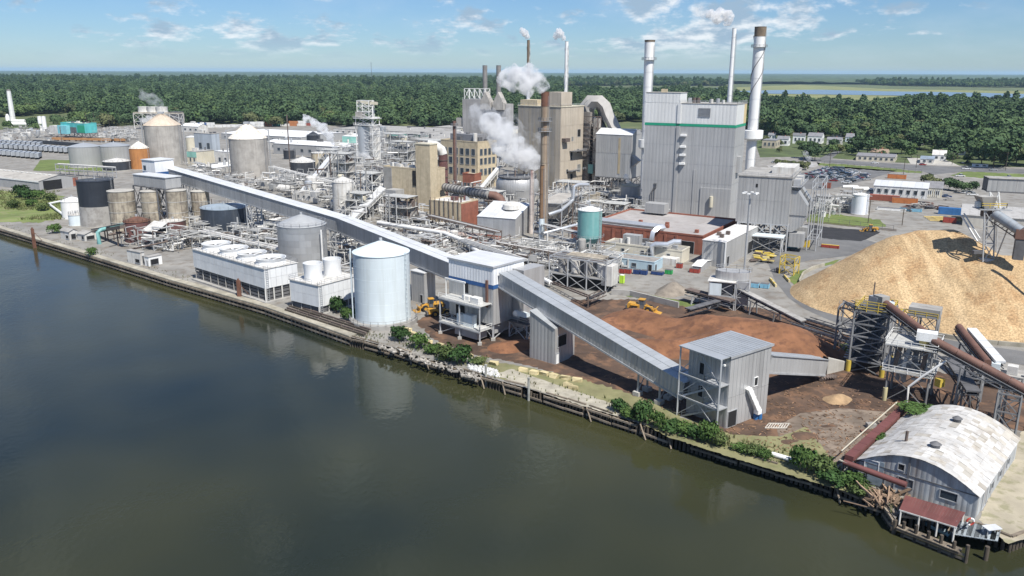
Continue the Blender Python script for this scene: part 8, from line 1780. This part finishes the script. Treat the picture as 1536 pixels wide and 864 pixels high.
for k, dy in enumerate((0, 1.6)): t = T('railway_rail', ['near rusty rail of the yard siding behind the coal strip', 'far rusty rail of the yard siding behind the coal strip'][k], 'rail', W(1270, 336)); a, b = W(1212, 333-dy), W(1345, 347-dy); [t.bar('rail', a.lerp(b, i/6)+V(0, 0, .15), a.lerp(b, (i+.99)/6)+V(0, 0, .15), .18, rusts, .2) for i in range(6)]
# ================================================================== TOWN BEYOND THE YARD
shing = M('grey_shingle', (.20, .20, .21), .9, 0, .15, .5); shinb = M('brown_shingle', (.30, .22, .16), .9, 0, .15, .5)
for lab, pc, pl, pr, pt, wm_, rm, pit in (
    ('long white warehouse with pale roof beside the car park', (1390, 299), 1310, 1399, 283, M('white_wall_dull', (.62, .62, .60), .7, 0, .07, .2, ribs=1.5), roofb, 1.6), ('tan gabled store right of the white warehouse', (1412, 297), 1385, 1419, 283, cream, shing, 3.0),
    ('long low roadside office with dark shingle roof', (1342, 243.5), 1284, 1349, 236, cream, shing, 1.2), ('brown roofed cottage behind the long low office', (1330, 236), 1305, 1336, 229, yelb, shinb, 1.6), ('white cottage with blue porch roof on the side road', (1400, 246), 1380, 1412, 239, whd, M('blue_grey_shingle', (.22, .27, .33), .9), 1.0), ('white gabled cottage behind the blue porch', (1418, 241), 1398, 1420, 233, whi, whd, 3.2),
    ('beige block house at the left edge of the town', (1163, 223), 1143, 1170, 211, M('beige_wall', (.42, .37, .28), .85), shing, 0), ('white house with grey roof, second from the left of the town', (1182, 219), 1165, 1190, 209, whi, shing, 2.4), ('white house with grey roof, third in the town row', (1207, 216), 1189, 1208, 204, whi, shing, 2.4), ('tall white gabled house beside the big leafy tree', (1232, 216), 1211, 1236, 205, whi, shing, 2.8),
    ('low white bungalow right of the tall white house', (1262, 218), 1240, 1264, 210, whd, shing, 2.), ('dark gabled house among the trees', (1279, 213), 1268, 1282, 206, lblue, shing, 3), ('white gabled house half hidden by trees', (1364, 220), 1350, 1366, 211, whi, shing, 3.), ('pale grey house in the trees right of the gabled one', (1386, 218), 1372, 1392, 208, galvd, shing, 2.6), ('white carport in front of the right hand trees', (1482, 251), 1458, 1486, 247, whi, whi, 0), ('little white house at the far left of the town', (1162, 208), 1152, 1164, 203, whi, shing, 2.), ('white house peeping out of the trees behind the long office', (1318, 221), 1304, 1322, 212, whi, shing, 2.6), ('grey roofed house between the tall trees on the right', (1448, 233), 1430, 1452, 224, whd, shing, 2.6), ('brick house far back among the right hand trees', (1502, 228), 1484, 1506, 219, brick, shinb, 2.6), ('small pale house behind the bungalow', (1262, 206), 1248, 1266, 199, whi, shing, 2.4)):
    B = BX(pc, pl, pr, pt, -28)
    if B.b > 18 and pit > 2: B.b = 9
    B.b = min(B.b, 24); t = house('warehouse' if 'warehouse' in lab else 'cottage', lab, B, wm_, rm, cat='warehouse' if 'warehouse' in lab else 'house', pitch=pit, rpan=8 if 'warehouse' in lab else 2, wins=winrow(B, 'f', max(2, int(B.a/3.4)), B.h*.35, B.h*.72, .6, B.a-.6, .42)+winrow(B, 'r', 2, B.h*.35, B.h*.72, .6, B.b-.6, .3), pw=2.2 if 'warehouse' in lab else 0)
    if 'warehouse' in lab: [t.bar('buttress', B.p(s_, -2.2, .1), B.p(s_, -.1, B.h*.85), .22, steel) for s_ in lin(1, B.a-1, 7)]
    elif pit > 1.1: t.box('chimney', B.p(B.a*.4, B.b*.6, B.h+pit*.7+.5), (.8, .8, 1.6), brick)
B = BX((1445, 338), 1430, 1452, 321, -28); k = B.k(); t = T('chip_store', 'large pale warehouse with grey roof behind the chip stacker', 'warehouse', B.C); C = W(1443, 338); u, v = B.u, B.v; h = ZT(322, C)
t.lb('wall', C, u, v, -60, 0, 0, 22, 0, h, M('pale_wall', (.46, .44, .39), .8, 0, .07, .15, ribs=2.)); ro = M('grey_slab_roof', (.36, .355, .345), .8, 0, .08, .2, spot=.2, rnd=.04)
for i in range(20): s0, s1 = i*3.05-60, i*3.05-56.98; a, b = -s0, -s1; t.mesh('roof_panel', [C+u*a-v*.4+V(0, 0, h), C+u*b-v*.4+V(0, 0, h), C+u*b+v*11+V(0, 0, h+3), C+u*a+v*11+V(0, 0, h+3)], [(0, 1, 2, 3)], ro); t.mesh('roof_panel', [C+u*a+v*22.4+V(0, 0, h), C+u*b+v*22.4+V(0, 0, h), C+u*b+v*11+V(0, 0, h+3), C+u*a+v*11+V(0, 0, h+3)], [(0, 1, 2, 3)], ro)
t.mesh('gable', [C+V(0, 0, h-.05), C+v*22+V(0, 0, h-.05), C+v*11+V(0, 0, h+2.9)], [(0, 1, 2)], MATS['pale_wall'])
# trees of the town
TT = [(1213, 238, 0, .85), (1222, 241, 4, .7), (1246, 233, 1, .6), (1256, 231, 3, .6), (1270, 230, 1, .5), (1287, 228, 0, .9), (1300, 234, 4, .85), (1312, 226, 0, .8), (1330, 222, 1, .8), (1352, 231, 0, .8), (1367, 237, 1, .5), (1379, 225, 0, .9), (1398, 226, 4, .9), (1418, 230, 0, 1.), (1436, 237, 4, 1.15), (1452, 232, 1, .9), (1472, 247, 0, 1.05), (1490, 252, 4, 1.2), (1508, 250, 3, 1.15), (1524, 246, 1, 1.), (1540, 240, 0, 1.1), (1557, 250, 4, 1.1), (1168, 251, 3, .42), (1178, 252, 3, .42), (1188, 253, 3, .42), (1198, 254, 3, .42), (1208, 255, 3, .42), (1250, 222, 0, .5), (1199, 222, 1, .45), (1175, 208, 0, .8), (1196, 202, 4, .9), (1222, 203, 0, .8), (1246, 205, 1, .8), (1340, 214, 0, 1.), (1362, 215, 4, .95), (1406, 218, 0, 1.), (1428, 222, 4, 1.1), (1452, 222, 0, 1.1), (1476, 228, 4, 1.1), (1498, 232, 0, 1.1), (1520, 230, 4, 1.1), (1440, 226, 1, 1.), (1398, 284, 3, .55), (1423, 285, 0, .45), (1434, 287, 0, .42), (1446, 290, 4, .34), (1458, 288, 4, .34), (1390, 276, 3, .45), (12, 193, 1, .6), (50, 193, 0, .8), (56, 196, 1, .55), (88, 191, 4, .8), (96, 193, 1, .6)]
for k, (x, y, ki, s_) in enumerate(TT):
    lab = 'small clipped tree in the row behind the precipitator' if 1160 < x < 1210 and y > 250 else 'low dark bush tree beside the tan gabled store' if y > 270 else 'leafy tree by the white vessels at far left' if x < 120 else 'big dark street tree in front of the right hand town' if x > 1430 and y > 240 else 'leafy garden tree among the white houses' if x < 1300 else 'leafy tree around the roadside cottages'
    dup(protos[ki].o, W(x, y), k*.9, lab, 'garden and street trees of the town', s_)
r3 = random.Random(77)
for k in range(48):
    for _ in range(30):
        x, y = randin([(1140, 200), (1250, 201), (1400, 212), (1536, 222), (1560, 244), (1430, 240), (1400, 228), (1340, 224), (1300, 212), (1250, 207), (1150, 206)], r3); q = W(x, y)
        if free(q, 4) and not (1225 < x < 1272 and y > 219) : break
    TKS.append((V(q.x, q.y, 0), 2)); dup(protos[r3.choice((0, 0, 1, 4, 4, 3))].o, q, k, 'leafy garden tree among the white houses' if x < 1300 else 'leafy tree around the roadside cottages', 'garden and street trees of the town', r3.uniform(.55, .9))
for k in range(34):
    for _ in range(30):
        x, y = randin([(1140, 210), (1300, 214), (1540, 228), (1560, 248), (1430, 244), (1300, 238), (1215, 233), (1140, 236)], r3); q = W(x, y)
        if free(q, 1.5) and not (1225 < x < 1272 and y > 219) : break
    TKS.append((V(q.x, q.y, 0), 2)); dup(protos[r3.choice((0, 1, 1, 4, 3))].o, q, k, 'small round garden tree on the town lawns', 'garden trees on the lawns', r3.uniform(.28, .5))
patch('town_lawn', [(1130, 205), (1250, 206), (1330, 212), (1400, 214), (1500, 221), (1640, 236), (1640, 254), (1400, 247), (1300, 241), (1210, 235), (1140, 236)], .035, M('town_grass', (.075, .10, .032), .95, 0, .35, .05, spot=.5, pcol=(.05, .06, .03)))
patch('town_lot', [(1150, 248), (1235, 240), (1225, 250), (1160, 258)], .05, slabm); patch('town_lot', [(1360, 236), (1420, 240), (1440, 249), (1366, 246)], .05, conc)
# far landmarks
p = W(622, 130); wt_ = T('water_tower', 'white water tower bulb far away above the woods', 'water tower', p); h = ZT(124, p); s_ = p.y/FPX
wt_.lathe('bulb', p, [(1.2*s_, h-4*s_), (4.5*s_, h), (4.5*s_, h+1*s_), (2*s_, h+3*s_), (0, h+3.4*s_)], whi, 20); wt_.pipe('stem', p, p+V(0, 0, h-3*s_), 1.1*s_, whi, 12)
p = W(558, 132); am = T('radio_mast', 'thin far radio mast above the woods', 'mast', p); h = ZT(95, p); am.pipe('shaft', p, p+V(0, 0, h), .25*p.y/FPX, steeld, 6); am.bar('top_section', p+V(0, 0, h), p+V(0, 0, h*1.04), .6*p.y/FPX, steeld)
bd = W(18, 378, 3.5); t = T('gliding_bird', 'dark bird gliding low over the water at the left', 'bird', bd); t.mesh('wing', [bd, bd+V(-1.0, .1, .22), bd+V(-.9, .35, .2), bd+V(0, .3, .03)], [(0, 1, 2, 3)], black); t.mesh('wing', [bd, bd+V(1.0, -.1, .2), bd+V(.95, .2, .2), bd+V(0, .3, .03)], [(0, 1, 2, 3)], black); t.lathe('body', bd+V(0, 0, -.1), [(0, -.05), (.13, .06), (0, .2)], black, 8)
# ================================================================== STEAM AND HAZE
def vmat(name, dens, scale, lo, hi, col=(.97, .97, .97)):
    m = bpy.data.materials.new(name); m.use_nodes = True; nt = m.node_tree; N = nt.nodes; L = nt.links; N.clear()
    o = N.new('ShaderNodeOutputMaterial'); v = N.new('ShaderNodeVolumePrincipled'); L.new(v.outputs[0], o.inputs['Volume'])
    v.inputs['Color'].default_value = (*col, 1); v.inputs['Anisotropy'].default_value = .2
    g = N.new('ShaderNodeNewGeometry'); n = N.new('ShaderNodeTexNoise'); n.inputs['Scale'].default_value = scale; n.inputs['Detail'].default_value = 5; n.inputs['Roughness'].default_value = .62; L.new(g.outputs['Position'], n.inputs[0])
    r = N.new('ShaderNodeMapRange'); r.inputs[1].default_value = lo; r.inputs[2].default_value = hi; r.inputs[3].default_value = 0; r.inputs[4].default_value = dens; L.new(n.outputs[0], r.inputs[0]); L.new(r.outputs[0], v.inputs['Density'])
    return m
def plume(lab, Y, blobs, dens, lump=.45, lo=.4, hi=.62, vox=.16):
    k = (Y*cP+20)/FPX; bm = bmesh.new(); r = random.Random(lab)
    P_ = [(AY(x, y, Y), R*k*1.14) for x, y, R in blobs]
    for i, (p, R) in enumerate(P_):
        for j in range(7):
            o = V(r.gauss(0, 1), r.gauss(0, 1), r.gauss(0, 1)).normalized()*R*r.uniform(.1, .62) if j else V(0, 0, 0); q = p+o
            if i+1 < len(P_) and j % 2: q = q.lerp(P_[i+1][0], r.uniform(.1, .5))
            bmesh.ops.create_icosphere(bm, subdivisions=3, radius=R*(r.uniform(.38, .62) if j else .72), matrix=Matrix.Translation(q))
    c = V(P_[0][0].x, P_[0][0].y, P_[0][0].z); bmesh.ops.translate(bm, verts=bm.verts, vec=-c)
    me = bpy.data.meshes.new('steam'); bm.to_mesh(me); bm.free(); o = bpy.data.objects.new('steam_plume', me); COL.objects.link(o); o.location = c
    Rm = sum(R for _, R in P_)/len(P_)
    md = o.modifiers.new('union', 'REMESH'); md.mode = 'VOXEL'; md.voxel_size = Rm*vox
    tx = bpy.data.textures.new('puff', 'CLOUDS'); tx.noise_scale = Rm*.55; tx.noise_depth = 3
    dp = o.modifiers.new('puffs', 'DISPLACE'); dp.texture = tx; dp.strength = Rm*lump*1.6; dp.mid_level = .55
    me.materials.append(vmat('steam', dens/Rm, 1.5/Rm, lo, hi)); o['label'] = lab; o['category'] = 'steam plume'; return o
ys = W(776, 312).y+6; yst = W(815, 352).y
plume('thick white steam billowing from the conical scrubber across the tan boiler house', ys, [(808, 247, 12), (800, 240, 17), (786, 236, 23), (768, 224, 27), (752, 208, 27), (742, 190, 23)], 6.5, lo=.45, hi=.72)
plume('thin spreading steam above the thick scrubber steam', ys+4, [(790, 215, 24), (765, 205, 30), (745, 190, 28), (732, 178, 26), (718, 174, 20), (762, 176, 18)], 2.4, lo=.47, hi=.78)
plume('white steam puff drifting left off the rusty brown smokestack', yst, [(816, 129, 12), (805, 121, 18), (789, 116, 23), (770, 115, 21), (756, 122, 13)], 6, lo=.43, hi=.70)
plume('small steam puff beside the gooseneck duct', W(900, 285).y, [(887, 176, 7), (884, 165, 10), (879, 156, 7)], 3)
plume('small steam puff on the left spiral smokestack', W(791, 262).y, [(791, 55, 5), (787, 50, 7), (783, 45, 5)], 5); plume('small steam puff on the right spiral smokestack', W(846, 272).y, [(845, 57, 5), (840, 51, 8), (834, 53, 6)], 5)
plume('flat white steam cloud at the top of the slim boiler house stack', W(1083, 308).y, [(1092, 33, 7), (1093, 26, 10), (1080, 25, 11), (1066, 22, 9)], 5); plume('faint trailing steam left of the slim boiler house stack', W(1083, 308).y, [(1058, 20, 9), (1046, 17, 8)], .8)
plume('slanting steam trail left of the stripping tower', W(505, 240).y, [(503, 220, 6), (495, 206, 8), (485, 194, 9), (472, 185, 8), (460, 177, 6)], 3.4)
plume('faint grey steam over the far cooling structure', W(240, 190).y+8, [(240, 156, 8), (228, 149, 11), (216, 144, 9)], .8); plume('pale steam below the far cooling structure', W(235, 195).y, [(224, 178, 7), (216, 181, 6)], 2)
plume('faint steam at the foot of the stripping tower', W(550, 262).y-6, [(556, 240, 7), (548, 232, 6), (538, 230, 5)], 1.6); plume('steam wisp from the vat by the boiler house', W(944, 313).y+5, [(942, 272, 5), (939, 264, 5)], 1.6); plume('faint steam wisp over the car park', W(1222, 252).y, [(1217, 248, 4), (1214, 238, 5), (1208, 230, 5)], .8); plume('water spray jet beside the bark house', W(780, 520).y, [(772, 470, 5), (782, 466, 6), (794, 460, 6)], .35)
def haze():
    m = bpy.data.materials.new('haze_air'); m.use_nodes = True; N = m.node_tree.nodes; N.clear(); o = N.new('ShaderNodeOutputMaterial'); v = N.new('ShaderNodeVolumePrincipled'); m.node_tree.links.new(v.outputs[0], o.inputs['Volume'])
    v.inputs['Color'].default_value = (.50, .73, 1, 1); v.inputs['Density'].default_value = 3.3e-5; v.inputs['Anisotropy'].default_value = 0
    x, y0, y1, z0, z1 = 32000, -1500, 41000, -4.5, 112
    vs = [(-x, y0, z0), (x, y0, z0), (x, y1, z0), (-x, y1, z0), (-x, y0, z1), (x, y0, z1), (x, y1, z1), (-x, y1, z1)]
    struct('haze', vs, BF, m, None, 'stuff', 'thin blue summer haze')
haze()
# placeholder
